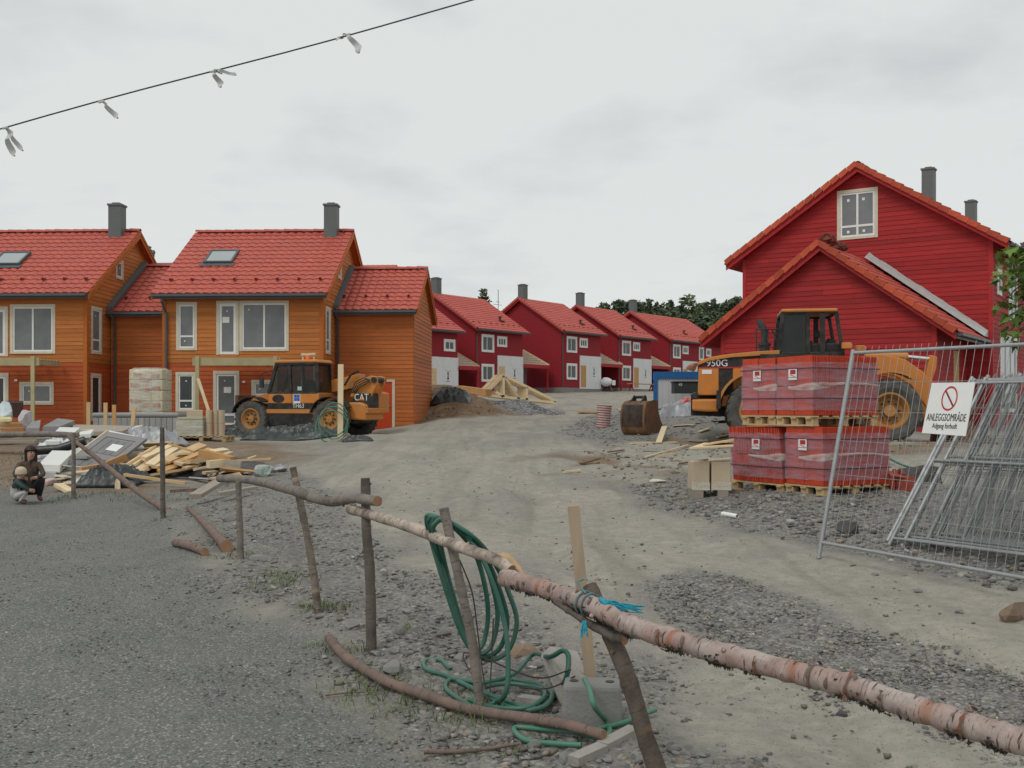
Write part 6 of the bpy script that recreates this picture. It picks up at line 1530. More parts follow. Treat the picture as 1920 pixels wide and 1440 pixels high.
stuff(mb.build('lichen_shade_tufts', LICH_SHADE, bro))
mb = MB()
for _ in range(44):
    i = rr.randrange(4, len(cl) - 4); t = (cl[i + 1] - cl[i]).normalized(); base = cl[i]; u0 = Vector((0, 0, 1)); s_ = t.cross(u0).normalized(); u = s_.cross(t)
    a0 = R(rr.uniform(-60, 120)); da = R(rr.uniform(15, 70)); w_ = rr.uniform(.002, .007); n_ = 6; vv = []
    for k in range(n_ + 1):
        a_ = a0 + da * k / n_; d = s_ * math.cos(a_) + u * math.sin(a_); r_ = .0462 + (.006 * math.sin(3.14 * k / n_))
        off = t * rr.uniform(-.001, .001)
        vv += [inv @ (base + d * r_ + off - t * w_ * (math.sin(3.14 * k / n_) + .15)), inv @ (base + d * r_ + off + t * w_ * (math.sin(3.14 * k / n_) + .15))]
    mb.add(vv, [(2 * k, 2 * k + 1, 2 * k + 3, 2 * k + 2) for k in range(n_)])
stuff(mb.build('bark_scars', SCAR, bro))
CURL = mat('rusty_bark_curl', (0.20, 0.095, 0.055), .8, .3, 12)
for (px, py, Yc) in ((1425, 1240, 4.2), (1525, 1272, 4.02), (1600, 1276, 3.9), (1668, 1308, 3.8), (1820, 1358, 3.55), (1250, 1190, 4.55)):
    cpt = W(px, py, Yc); mb = MB(); i = min(range(len(cl)), key=lambda q: (cl[q] - cpt).length); t = (cl[min(i + 1, len(cl) - 1)] - cl[i]).normalized(); s_ = t.cross(Vector((0, 0, 1))).normalized(); u = s_.cross(t); vv = []
    n_ = 12
    for k in range(n_ + 1):
        a_ = R(-110 + (250 if px in (1525, 1820) else 150) * k / n_ + (60 if px == 1600 else 0)); d = s_ * math.cos(a_) + u * math.sin(a_); r_ = .047 + (.012 if k < 2 else .002 if k < 10 else .010) + rr.uniform(0, .004)
        w_ = .004 + rr.uniform(0, .009); vv += [inv @ (cl[i] + d * r_ - t * w_), inv @ (cl[i] + d * (r_ + .004) + t * w_ * .5)]
    mb.add(vv, [(2 * k, 2 * k + 1, 2 * k + 3, 2 * k + 2) for k in range(n_)]); mb.build('bark_curl', CURL if px not in (1668, 1525) else SCAR, bro)
# branch stub hanging under the rail at the tie
pole('branch_stub', 'thick dark branch stub under the birch rail at the blue rope', 'branch', [W(1040, 1128, 5.02), W(1075, 1150, 4.94), W(1110, 1172, 4.87), W(1150, 1192, 4.80), W(1172, 1196, 4.76)], .012, .03, BARK_D, 19, knots=5, wob=.4)
# fallen pole in the grass
pole('fallen_log', 'long reddish pole lying in the grass in front of the hose', 'log', [gz_(617, 1214, .06), gz_(650, 1248, .05), gz_(720, 1292, .05), gz_(790, 1318, .05), gz_(880, 1346, .045), gz_(980, 1366, .055), gz_(1060, 1386, .07), gz_(1132, 1402, .06)], .031, .026, BARK_R, 20, n=12, knots=8)
pole('dead_stick', 'thin reddish stick on gravel in front of the fallen pole', 'stick', [gz_(795, 1418, .02), gz_(880, 1416, .02), gz_(975, 1402, .02)], .012, .008, BARK_R, 21, knots=2)
pole('dead_stick', 'thin twig on the path left of the fallen pole', 'stick', [gz_(610, 1307, .01), gz_(650, 1303, .012), gz_(705, 1300, .01)], .006, .004, BARK_R, 22, knots=1)

# ------------------------------------------------------------------ green hose: coil on the rail and loops on the ground
HOSE = mat('green_hose', (0.020, 0.115, 0.082), 0.42, 0.22, 3, spec=0.5, dirt_or_tone=(0.09, 0.15, 0.115), dirt_or_tone_amt=0.6, dscale=3)
HOSE_L = mat('faded_green_hose', (0.055, 0.20, 0.135), 0.5, 0.18, 3, spec=0.4, dirt_or_tone=(0.16, 0.20, 0.16), dirt_or_tone_amt=0.6, dscale=3)
hs = thing('garden_hose', 'green hose coiled over the fence rail and trailing in loops on the ground', 'hose', G(906, 1335))
ho = Vector(hs.location)
def hose(name, pts, r, m, k=7):
    mb = MB(); mb.tube([p - ho for p in crom(pts, k)], r, 8); return mb.build(name, m, hs, smooth=60)
for k in range(4):
    j = rng.uniform(-8, 8); q = k * 7.5
    Yt, Yb = 6.02 - k * .03, 6.02 + k * .015
    L = [W(800 + q * .5, 985 + j, Yt - .02), W(803 + q, 966 + k * 2.5, Yt - .06), W(830 + q, 975 + k * 3, Yt - .12), W(866 + q * 1.2, 1003 + k * 3, Yt - .10), W(893 + q * 1.5, 1050 + j, Yb + .03), W(910 + q * 2.0, 1110 + j, Yb + .06), W(915 + q * 2.4, 1165 + j, Yb + .08), W(905 + q * 2.0, 1208 + k * 5, Yb + .08),
         W(885 + q, 1218 + k * 6, Yb + .06), W(862 + q * .6, 1180 + k * 4, Yb + .05), W(840 + q * .6, 1125 + j, Yb + .04), W(820 + q * .7, 1060 + j, Yb + .03), W(806 + q * .8, 1010 + j, Yt + .03)]
    hose('hose_coil', L + [L[0], L[1]], .0138, HOSE if k != 2 else mat('dark_green_hose', (0.02, 0.085, 0.06), .45, .2, 3))
gh = lambda px, py, d=.02: G(px, py) + Vector((0, 0, d))
hose('hose_run', [W(822, 972, 5.9), W(860, 992, 5.86), W(900, 1040, 5.8), W(930, 1110, 5.72), W(948, 1180, 5.66), W(953, 1250, 5.62), W(948, 1300, 5.6), gh(930, 1330, .04), gh(900, 1335), gh(860, 1318), gh(835, 1295), gh(850, 1283, .03), gh(900, 1290, .03), gh(960, 1282, .05), gh(1000, 1258, .10), W(1030, 1232, 5.85), W(1055, 1220, 5.75), W(1066, 1232, 5.7), W(1062, 1270, 5.65), gh(1046, 1310, .05), gh(1015, 1338, .03), gh(960, 1338, .03), gh(900, 1308, .03), gh(840, 1275, .02), gh(800, 1262, .02), gh(796, 1246, .02), gh(825, 1244, .02), gh(845, 1262, .02)], .0138, HOSE)
hose('hose_run', [gh(960, 1290, .05), gh(1010, 1298, .04), gh(1035, 1318, .04), gh(1010, 1340, .03), gh(950, 1330, .04), gh(905, 1310, .05), gh(950, 1302, .06), gh(1010, 1308, .05), gh(1020, 1325, .05), gh(985, 1342, .04), gh(920, 1336, .03), gh(878, 1322, .03)], .0138, HOSE)
hose('hose_run', [W(1096, 1274, 5.35), W(1104, 1290, 5.2), W(1115, 1325, 5.1), gh(1135, 1365, .04), gh(1143, 1385, .03), gh(1125, 1396, .03), gh(1080, 1385, .03), gh(1020, 1375, .02), gh(965, 1372, .02), gh(985, 1395, .02), gh(1040, 1402, .02), gh(1090, 1405, .02)], .0138, HOSE_L)
hose('hose_run', [gh(1120, 1378, .03), gh(1170, 1366, .03), gh(1200, 1352, .03), gh(1228, 1342, .03)], .0138, HOSE_L)
mb = MB()
for pts in ([W(862, 1050, 6.0), W(885, 1110, 6.0), W(895, 1180, 6.0), W(905, 1260, 5.95), gh(915, 1320)], [W(925, 1160, 6.05), W(922, 1230, 6.0), gh(918, 1318)], [gh(915, 1320), gh(870, 1290, .2), W(1000, 1270, 5.8), W(1070, 1256, 5.6)], [gh(975, 1325, .1), W(1030, 1290, 5.6), W(1078, 1268, 5.5)]):
    mb.tube(crom(pts, 5), .0045, 6)
tag(mb.build('steel_wire', mat('rusty_wire', (0.06, 0.04, 0.035), .7), smooth=True), 'thin rusty wire hanging beside the hose coil', 'wire')

# ------------------------------------------------------------------ stake, concrete foot, stone slab
b0 = W(1112, 1320, 5.85); t0 = W(1075, 948, 5.85)
mb = MB(); mb.beam(b0, t0, .062, .03, up=(0, -1, 0)); stk = mb.build('survey_stake', mat('stake_wood', (0.40, 0.315, 0.225), .75, .15, 3, stretch=(4, 4, .6), dirt_or_tone=(0.33, 0.22, 0.13), dirt_or_tone_amt=.5), axis=None, bevel=.002)
tag(stk, 'tall pale wooden stake behind the birch rail', 'stake')
gb_ = G(1110, 1352)
cb_ = thing('concrete_block', 'small concrete fence foot at the base of the pale stake', 'concrete block', gb_, R(-6))
mb = MB(); w_, d_, hh = .155, .13, .20
mb.hex([(-w_, -d_, -.05), (w_, -d_, -.05), (w_, d_, -.05), (-w_, d_, -.05), (-w_ * .92, -d_ * .8, hh), (w_ * .92, -d_ * .8, hh), (w_ * .92, d_ * .8, hh), (-w_ * .92, d_ * .8, hh)]); mb.build('block', CONC, cb_, bevel=.02)
mb = MB(); mb.lathe([(.022, hh), (.022, hh + .004)], (-.09, 0, 0), 'z', 10); mb.lathe([(.022, hh), (.022, hh + .004)], (.09, 0, 0), 'z', 10); mb.build('socket', CAT_K, cb_)
mb = MB(); mb.hex([W(1010, 1225, 6.0), W(1050, 1330, 5.7), W(1085, 1310, 5.85), W(1060, 1230, 6.1), W(1030, 1208, 6.05), W(1072, 1290, 5.65), W(1108, 1275, 5.8), W(1085, 1218, 6.15)])
tag(mb.build('stone_slab', mat('pale_stone', (0.33, 0.31, 0.28), .85, .15, 8, bump=.3), bevel=.02), 'pale angular stone slab leaning behind the hose loops', 'stone')
for (x0, y0, x1, y1, lb) in ((1075, 1435, 1130, 1412, 'pale broken paving piece near the fallen pole end'), (1130, 1408, 1190, 1378, 'pale flat lath of stone beside the dark leaning post'), (975, 1318, 1020, 1325, 'pale flat stone inside the hose loops')):
    a_, b_ = G(x0, y0), G(x1, y1); mb = MB(); mb.beam(a_ + Vector((0, 0, .02)), b_ + Vector((0, 0, .025)), .07, .04); tag(mb.build('paving_piece', mat('pale_stone', (0.33, 0.31, 0.28))), lb, 'stone')

# ------------------------------------------------------------------ blue rope at the tie
ROPE = mat('turquoise_rope', (0.02, 0.27, 0.36), .7, .25, 20); ROPE_G = mat('grey_blue_rope', (0.13, 0.22, 0.24), .8, .2, 20)
rp_ = thing('blue_rope', 'frayed turquoise rope tying the birch rail to the dark post', 'rope', W(1120, 1150, 4.9))
ro = Vector(rp_.location)
def loop_pts(c, t, r, n=16):
    s_ = t.cross(Vector((0, 0, 1))).normalized(); u = s_.cross(t); return [c + (s_ * math.cos(2 * math.pi * i / n) + u * math.sin(2 * math.pi * i / n)) * r - ro for i in range(n + 1)]
tdir = (cl[40] - cl[30]).normalized()
for (px, py, Yr) in ((1098, 1140, 4.93), (1104, 1143, 4.915)):
    cpt = W(px, py, Yr); i = min(range(len(cl)), key=lambda q: (cl[q] - cpt).length)
    mb = MB(); mb.tube(loop_pts(cl[i], tdir, .053), .0045, 6); mb.build('rope_loop', ROPE_G, rp_, smooth=True)
mb = MB()
for (pts) in ([W(1098, 1112, 4.9), W(1088, 1100, 4.92), W(1084, 1090, 4.93), W(1095, 1086, 4.95)], [W(1103, 1118, 4.86), W(1118, 1125, 4.86), W(1135, 1136, 4.84)]):
    mb.tube([p - ro for p in crom(pts, 4)], .005, 6)
mb.build('rope_end', ROPE_G, rp_, smooth=True)
mb = MB()
for k in range(26):
    a_ = W(1130 + rr.uniform(-4, 6), 1128 + rr.uniform(-4, 6), 4.82); e = W(rr.choice((1205, 1200, 1172, 1165)) + rr.uniform(-6, 6), rr.choice((1134, 1142, 1150, 1138)) + rr.uniform(-4, 4), 4.80)
    m_ = (a_ + e) / 2 + Vector((rr.uniform(-.01, .01), 0, rr.uniform(-.012, .012))); mb.tube([p - ro for p in crom([a_, m_, e], 4)], .0028, 5)
mb.tube([p - ro for p in crom([W(1125, 1122, 4.83), W(1136, 1132, 4.80), W(1142, 1128, 4.8), W(1150, 1138, 4.8)], 4)], .010, 8)
for (cx, cy, n_) in ((1096, 1178, 10), (1165, 1188, 12), (1180, 1186, 6)):
    for k in range(n_):
        a_ = W(cx + rr.uniform(-5, 5), cy - 14, 4.80); e = W(cx + rr.uniform(-9, 9), cy + rr.uniform(4, 18), 4.78); mb.tube([p - ro for p in (a_, (a_ + e) / 2 + Vector((rr.uniform(-.006, .006), 0, 0)), e)], .0028, 5)
mb.build('frayed_strands', ROPE, rp_, smooth=True)

# ------------------------------------------------------------------ steel site-fence panels
MESHM = mat('galvanised_wire', (0.33, 0.335, 0.335), .5, .1, 20, metal=.4)
MESHD = mat('dull_wire', (0.23, 0.235, 0.235), .6, .15, 20, metal=.3); STEEL_D = mat('dull_galvanised', (0.33, 0.338, 0.34), .5, .2, 14, metal=.5, objvar=.15)
def fence_panel(label, B, u, post_v, length=3.5, name='mesh_barrier', group=None, hw=(0.16, 0.30, 0.44, 0.58, 0.72, 0.86), tubes=(0.035, 0.975), wires=41, sm=None, wr=.0022):
    """B: foot of the left post, u along the panel, post_v foot to top"""
    t = thing(name, label, 'mesh barrier', B, 0, group); u = Vector(u).normalized() * length; v = Vector(post_v)
    P_ = lambda a, b: u * a + v * b
    for a in (0.0, 1.0):
        mb = MB(); mb.tube([P_(a, 0), P_(a, 1.0)], .021, 10); mb.build('post', sm or STEEL, t, smooth=True)
    for b in tubes:
        mb = MB(); mb.tube([P_(0, b), P_(1, b)], .0165, 10); mb.build('rail', sm or STEEL, t, smooth=True)
    nrm = u.cross(v).normalized() * .006
    mb = MB()
    for i in range(1, wires):
        a = i / wires + rng.uniform(-.001, .001); mb.tube([P_(a, .0) + P_(0, tubes[0] - .01) * 1 + nrm, P_(a, 1.012) + nrm], wr, 4, caps=False)
    for b in hw: mb.tube([P_(0, b) - nrm, P_(1, b) - nrm], .0024, 4, caps=False)
    stuff(mb.build('wire_mesh', MESHM if sm is None else MESHD, t))
    return t
bB = G(1535, 1047); tB = W(1600, 656, 10.45)
fp = fence_panel('leaning steel mesh fence panel carrying the white warning sign', bB, (.435, -.90, -.01), tB - bB, hw=(0.24, 0.40, 0.56, 0.70, 0.84), tubes=(0.075, 0.985))
u_ = Vector((.435, -.90, -.01)).normalized(); v_ = (tB - bB).normalized(); v_ = (v_ - u_ * v_.dot(u_)).normalized(); nn = v_.cross(u_)
sg = thing('warning_sign', 'white warning sign with red ban circle on the fence panel', 'sign', bB + u_ * 1.27 + (tB - bB) * .72 + nn * -.012, 0)
if nn.y > 0: nn = -nn
sg.location = bB + u_ * 1.27 + (tB - bB) * .72 + nn * .014
def SP(a, b, d=0.0): return u_ * a + v_ * b + nn * d
mb = MB(); W2, H2 = .235, .225
mb.hex([SP(-W2, -H2, 0), SP(W2, -H2 - .012, 0), SP(W2, -H2 - .012, .006), SP(-W2, -H2, .006), SP(-W2 + .01, H2, 0), SP(W2, H2, 0), SP(W2, H2, .006), SP(-W2 + .01, H2, .006)]); mb.build('sign_plate', PAPER, sg)
mb = MB(); n = 36; r0, r1 = .108, .092; cz = .085
vv = [SP(r_ * .78 * math.cos(2 * math.pi * i / n), cz + r_ * math.sin(2 * math.pi * i / n), .0085) for r_ in (r0, r1) for i in range(n)]
mb.add(vv, [(i, (i + 1) % n, n + (i + 1) % n, n + i) for i in range(n)]); mb.build('ban_ring', REDP, sg)
mb = MB(); a_, b_ = Vector((-.055, cz + .07)), Vector((.055, cz - .07)); d = (b_ - a_).normalized(); q = Vector((-d.y, d.x)) * .008
mb.add([SP(*(a_ + q), .009), SP(*(b_ + q), .009), SP(*(b_ - q), .009), SP(*(a_ - q), .009)], [(0, 1, 2, 3)]); mb.build('ban_bar', mat('dark_red_print', (0.25, 0.02, 0.03), .6), sg)
mS = Matrix((u_, v_, nn)).transposed().to_4x4()
def sign_text(s_, size, b, sx):
    m_ = mS.copy(); m_.translation = SP(0, b, .008); return text(s_, size, BLACK, sg, m_, sx, extrude=.0008)
sign_text('ANLEGGSOMRÅDE', .092, -.085, .535); sign_text('Adgang forbudt', .066, -.158, .64)
# panels stacked against each other
st0 = G(1666, 1024)
for k in range(14):
    o_ = Vector((.085, .05, 0)) * (k * .5 if k < 3 else k * .74) + Vector((rng.uniform(-.02, .02), rng.uniform(-.25, .25) * (k > 0), 0)) + Vector((.02, -.03, 0)) * k
    ln = Vector((1.10 - .014 * k, .52 + rng.uniform(-.03, .03), 1.70 + .006 * k))
    lb = {0: 'front panel of the leaning stack of steel fence panels', 13: 'rearmost panel of the leaning stack of steel fence panels'}.get(k, 'steel mesh panel inside the leaning stack of fence panels')
    p_ = st0 + o_; p_.z = h(p_.x, p_.y) + .01
    fence_panel(lb, p_, (.5 + rng.uniform(-.03, .03), -.866, 0), ln, group='stacked fence panels', hw=(0.2, 0.42, 0.62, 0.82), tubes=(.04, .50 if k % 3 == 0 else .48, .975), wires=40, sm=STEEL_D, wr=.0030)
# ------------------------------------------------------------------ debris heap on the left
def plank(p0, p1, w_, t_, m, label, group=None, roll=0.0, name='plank'):
    mb = MB(); p0, p1 = Vector(p0), Vector(p1); d = (p1 - p0).normalized(); up = Matrix.Rotation(roll, 3, d) @ (Vector((0, 0, 1)) if abs(d.z) < .95 else Vector((0, -1, 0)))
    L = (p1 - p0).length; mb.box(0, L, -w_ / 2, w_ / 2, -t_ / 2, t_ / 2)
    o = mb.build(name, m, None, recenter=False)
    s_ = d.cross(up).normalized(); u = s_.cross(d)
    o.matrix_world = Matrix(((d.x, -s_.x, u.x, p0.x), (d.y, -s_.y, u.y, p0.y), (d.z, -s_.z, u.z, p0.z), (0, 0, 0, 1)))
    return tag(o, label, 'plank', group)
LG = 'loose planks in the offcut heap'; LL = 'sawn plank in the heap of timber offcuts left of the track'
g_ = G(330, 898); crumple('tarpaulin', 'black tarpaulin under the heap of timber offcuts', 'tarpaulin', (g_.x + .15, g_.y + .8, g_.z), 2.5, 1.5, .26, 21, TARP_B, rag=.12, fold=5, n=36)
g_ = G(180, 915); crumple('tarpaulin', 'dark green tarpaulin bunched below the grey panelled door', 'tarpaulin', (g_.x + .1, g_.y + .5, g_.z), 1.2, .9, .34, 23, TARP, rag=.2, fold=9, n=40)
PL = [(237, 872, 289, 838, .12, PINE), (244, 876, 297, 841, .12, PINE_P), (236, 902, 308, 838, .16, PINE_P), (274, 880, 303, 868, .10, PINE), (220, 871, 247, 877, .10, PINE_OR), (280, 872, 327, 840, .18, PINE_P), (309, 865, 380, 834, .20, PINE), (331, 853, 376, 851, .10, PINE_P),
      (334, 870, 365, 862, .16, PINE_P), (346, 878, 376, 870, .12, PINE), (414, 879, 486, 886, .12, PINE_OR), (382, 887, 412, 884, .08, PINE), (397, 847, 424, 843, .16, PINE_P), (417, 856, 433, 850, .10, PINE_P), (280, 892, 368, 877, .10, PINE), (300, 884, 352, 866, .14, PINE_OR), (258, 888, 300, 862, .12, PINE), (330, 868, 395, 842, .14, PINE_OR), (352, 866, 420, 858, .14, PINE), (290, 876, 345, 856, .15, PINE), (365, 880, 440, 866, .12, PINE_P), (268, 860, 318, 838, .10, PINE_P)]
for k, (x0, y0, x1, y1, w_, m_) in enumerate(PL):
    Y0 = 20.3 + (905 - y0) * .022 + rng.uniform(-.15, .15); Y1 = 20.6 + (905 - y1) * .024 + rng.uniform(-.1, .2)
    plank(W(x0, y0, Y0), W(x1, y1, Y1), w_, rng.choice((.04, .05, .08)), m_, LL, LG, rng.uniform(-.4, .4))
plank(W(197, 873, 20.2), W(236, 856, 20.5), .10, .12, PINE_OR, 'thick orange timber balk lying on the green tarpaulin')
plank(W(151, 879, 20.3), W(190, 872, 20.6), .12, .06, PINE_OR, 'short orange board half buried in the green tarpaulin')
plank(W(233, 890, 19.6), W(348, 906, 19.3), .06, .05, PINE, 'long thin batten jutting out in front of the offcut heap')
plank(W(220, 900, 19.6), W(221, 927, 19.2), .12, .05, PINE_P, 'short upright plank offcut leaning at the edge of the heap', roll=1.2)
plank(W(109, 909, 19.4), W(135, 923, 19.0), .16, .06, PINE_P, 'short pale plank on the ground behind the crouching people')
plank(W(377, 850, 20.6), W(436, 864, 20.3), .16, .16, PINE_OR, 'thick square timber on top of the offcut heap')
plank(W(430, 864, 20.4), W(508, 860, 20.6), .06, .04, PINE, 'long thin lath pointing right out of the offcut heap')
plank(W(390, 871, 20.1), W(420, 868, 20.3), .16, .14, PINE_P, 'pale square timber end facing the pole fence')
plank(W(316, 832, 21.2), W(364, 847, 20.9), .05, .03, PINE_OR, 'thin lath slanting over the top of the offcut heap')
plank(W(424, 868, 20.2), W(452, 872, 20.2), .12, .14, GREYWOOD, 'grey square timber end beside the long orange plank')
plank(W(366, 930, 16.6), W(412, 903, 17.4), .2, .06, GREYWOOD, 'weathered grey slab leaning at the right of the heap')
plank(W(410, 926, 16.4), W(480, 914, 16.7), .18, .05, GREYWOOD, 'weathered grey board lying behind the wavy rail')
plank(W(320, 921, 17.8), W(368, 918, 17.8), .08, .05, BARK_R, 'reddish rough board on the ground below the heap')
# grey panelled door
BL = W(93, 890, 21.5); wv = Vector((.95, -.32, -.14)); uv = Vector((.60, 1.45, .82)); nv = wv.cross(uv).normalized()
dt = thing('panelled_door', 'grey panelled door with white notice lying on the debris', 'door', BL, 0)
GD = mat('grey_door_paint', (0.235, 0.225, 0.225), .6, .1, 3, stretch=(1, 1, 1)); GD2 = mat('grey_door_panel', (0.19, 0.185, 0.18), .6, .15, 3)
def DP(a, b, d): return wv * a + uv * b + nv * d
def dbox(a0, a1, b0, b1, d0, d1, name, m, par=None):
    mb = MB(); mb.hex([DP(a0, b0, d0), DP(a1, b0, d0), DP(a1, b1, d0), DP(a0, b1, d0), DP(a0, b0, d1), DP(a1, b0, d1), DP(a1, b1, d1), DP(a0, b1, d1)]); return mb.build(name, m, par or dt)
dbox(0, 1, 0, 1, -.045, -.005, 'door_leaf', GD)
for (a0, a1, b0, b1) in ((0, .13, .1, .9), (.87, 1, .1, .9), (0, 1, 0, .1), (0, 1, .9, 1), (.13, .87, .44, .52)): dbox(a0, a1, b0, b1, -.005, .012, 'door_rail', GD)
for i in range(4):
    for (b0, b1) in ((.14, .40), (.56, .86)): dbox(.17 + i * .168, .17 + i * .168 + .155, b0, b1, -.0045, .004, 'door_panel', GD2)
dbox(-.03, 0, -.02, 1.02, -.05, .02, 'edge_strip', PINE_P)
dbox(.45, .72, .64, .78, .006, .009, 'paper_notice', PAPER)
# white boards, wall elements and pipes around the door
def slab(label, name, cat, corners, th_, m, group=None):
    mb = MB(); c = [Vector(p) for p in corners]; mb.hex(c + [p + Vector((0, 0, th_)) for p in c]); return tag(mb.build(name, m), label, cat, group)
STY = mat('white_foam_board', (0.66, 0.66, 0.63), .7, .06, 3)
slab('thick white foam board left of the panelled door', 'foam_board', 'foam board', [W(72, 884, 21.2), W(112, 886, 21.0), W(140, 858, 22.6), W(98, 857, 22.8)], .14, STY)
slab('lower white foam board under the thick one beside the door', 'foam_board', 'foam board', [W(72, 896, 21.0), W(104, 898, 20.9), W(132, 872, 22.5), W(96, 870, 22.7)], .12, mat('grey_foam_board', (0.40, 0.39, 0.36), .7))
slab('white board tucked under the upper edge of the door', 'foam_board', 'foam board', [W(195, 830, 23.6), W(238, 836, 23.3), W(254, 826, 24.0), W(205, 815, 24.6)], .10, STY)
slab('bright white board leaning on the dark pipe', 'foam_board', 'foam board', [W(146, 822, 24.0), W(170, 820, 24.0), W(176, 812, 24.4), W(150, 816, 24.4)], .08, STY)
GW = mat('grey_wall_element', (0.24, 0.235, 0.24), .75, .15, 2)
slab('grey wall element slab standing behind the level pole', 'concrete_element', 'concrete element', [W(80, 812, 26), W(112, 812, 26), W(140, 800, 27.5), W(108, 796, 27.5)], .16, GW)
slab('grey wedge-shaped wall element left of the slab', 'concrete_element', 'concrete element', [W(48, 812, 26.2), W(74, 812, 26), W(76, 796, 27.2), W(60, 800, 27.2)], .12, GW)
slab('wide stack of grey-brown boards in front of the grey tub', 'board_stack', 'boards', [W(140, 818, 25.5), W(230, 816, 25.5), W(252, 806, 27.0), W(135, 803, 27.5)], .10, GREYWOOD)
slab('second layer of grey-brown boards in front of the grey tub', 'board_stack', 'boards', [W(150, 811, 26), W(236, 810, 26), W(240, 803, 27.2), W(146, 801, 27.4)], .06, GW)
slab('white panel lying behind the level pole', 'foam_board', 'foam board', [W(104, 815, 25.2), W(140, 817, 25.0), W(150, 808, 25.8), W(112, 807, 26)], .08, STY)
slab('white block showing under the level pole', 'foam_block', 'foam board', [W(86, 834, 24), W(112, 834, 24), W(112, 829, 24.5), W(88, 829, 24.5)], .08, STY)
mb = MB(); mb.tube([W(68, 845, 23.2), W(110, 842, 23.2), W(160, 826, 23.3)], .10, 12); tag(mb.build('black_pipe', TARP_B, smooth=40), 'thick black pipe lying behind the white foam boards', 'pipe')
mb = MB(); mb.tube([W(70, 822, 24.4), W(140, 821, 24.2)], .035, 8); tag(mb.build('grey_pipe', GW, smooth=40), 'thin grey pipe just below the level pole', 'pipe')
for k in range(5):
    plank(W(-20, 812 - k * 4.5, 27.2 + k * .05), W(26 - k * 2, 811 - k * 4.5, 27.0 + k * .05), .8, .05, PINE_OR if k % 2 else PINE, 'orange plank in the stack cut off by the left edge', 'planks stacked at the left edge')
slab('sheet of yellow insulation on the plank stack at the left edge', 'insulation_sheet', 'insulation', [W(-20, 790, 27.1), W(22, 790, 27.0), W(20, 786, 27.8), W(-20, 786, 27.8)], .06, mat('yellow_wool', (0.60, 0.52, 0.25), .9))
plank(W(-30, 829, 24.5), W(70, 828, 24.5), .25, .06, GREYWOOD, 'long grey-brown plank under the level pole at left')
BAGM = mat('white_bag', (0.52, 0.52, 0.54), .4, .3, 7, dirt_or_tone=(0.30, 0.13, 0.17), dirt_or_tone_amt=.5, dscale=4)
rock('plastic_bag', 'white plastic bag hanging by the pergola post at left', W(46, 790, 30), (.34, .3, .5), 81, BAGM, cat='bag', sub=3)
rock('plastic_bag', 'pale blue plastic sheet at the left edge', W(6, 790, 30.5), (.36, .3, .7), 82, mat('pale_blue_sheet', (0.50, 0.58, 0.60), .4, .2, 4), cat='bag', sub=3)
slab('dark crate at the left edge behind the planks', 'dark_crate', 'crate', [W(-10, 782, 31.5), W(44, 782, 31.5), W(44, 778, 32.2), W(-10, 778, 32.2)], .42, mat('dark_brown_crate', (0.06, 0.03, 0.025), .8, .3))
# scattered pale and grey boards, sheets and offcuts that make the heap untidy
UG = 'grey and white boards strewn round the panelled door'; UL = 'strewn board or sheet offcut in the rubbish round the panelled door'
WB = mat('dirty_white_board', (0.52, 0.51, 0.48), .7, .15, 3, objvar=.2); rq = random.Random(44)
for k in range(34):
    px, py = rq.uniform(60, 300), rq.uniform(806, 868)
    if 95 < px < 250 and 818 < py < 890 and (px - 95) / 155 > (890 - py) / 90 * .4: py = rq.uniform(800, 816)
    Y = 21.5 + (870 - py) * .085 + rq.uniform(-.3, .3); a_ = rq.uniform(-.5, .5); L = rq.uniform(.5, 1.7)
    p = Vector(((px - PX0) / F * Y, Y, 0)); p.z = h(p.x, p.y) + rq.uniform(.03, .22)
    plank(p, p + Vector((L * math.cos(a_), L * math.sin(a_) * 1.5, rq.uniform(-.06, .22))), rq.choice((.10, .15, .35, .5)), rq.choice((.02, .03, .06)), rq.choice((WB, WB, GREYWOOD, GW, PINE_P)), UL, UG, rq.uniform(-.35, .35), name='board')
for k in range(14):
    px, py = rq.uniform(240, 470), rq.uniform(862, 908); g0 = G(px, py); a_ = rq.uniform(-.9, .9); L = rq.uniform(.3, .9)
    plank(g0 + Vector((0, 0, .05)), g0 + Vector((L * math.cos(a_), L * math.sin(a_), rq.uniform(.03, .2))), rq.choice((.06, .1, .15)), .03, rq.choice((PINE_P, GREYWOOD, PINE, WB)), LL, LG, rq.uniform(-.5, .5))
for k in range(30):
    px, py = rq.uniform(70, 235), rq.uniform(868, 912); g0 = G(px, py); a_ = rq.uniform(-1.0, 1.0); L = rq.uniform(.3, 1.1)
    if 95 < px < 235 and py < 893: g0 = G(px, 896 + rq.uniform(0, 14))
    plank(g0 + Vector((0, 0, .03)), g0 + Vector((L * math.cos(a_), L * math.sin(a_), rq.uniform(.02, .16))), rq.choice((.08, .15, .3)), rq.choice((.02, .04)), rq.choice((WB, WB, GREYWOOD, PINE_P, GW)), UL, UG, rq.uniform(-.4, .4), name='board')
g_ = G(120, 858); crumple('plastic_sheet', 'crumpled white plastic sheet between foam boards and level pole', 'plastic sheet', (g_.x, g_.y + .3, g_.z), 1.6, 1.0, .4, 37, mat('white_plastic', (0.55, 0.56, 0.56), .35, .2, 5, spec=.5), n=36, fold=10)
g_ = G(262, 842); crumple('plastic_sheet', 'crumpled grey plastic sheet behind the offcut heap', 'plastic sheet', (g_.x, g_.y + .3, g_.z), 1.7, 1.1, .45, 38, mat('clear_grey_plastic', (0.33, 0.34, 0.35), .3, .3, 5, spec=.5), n=36, fold=10)
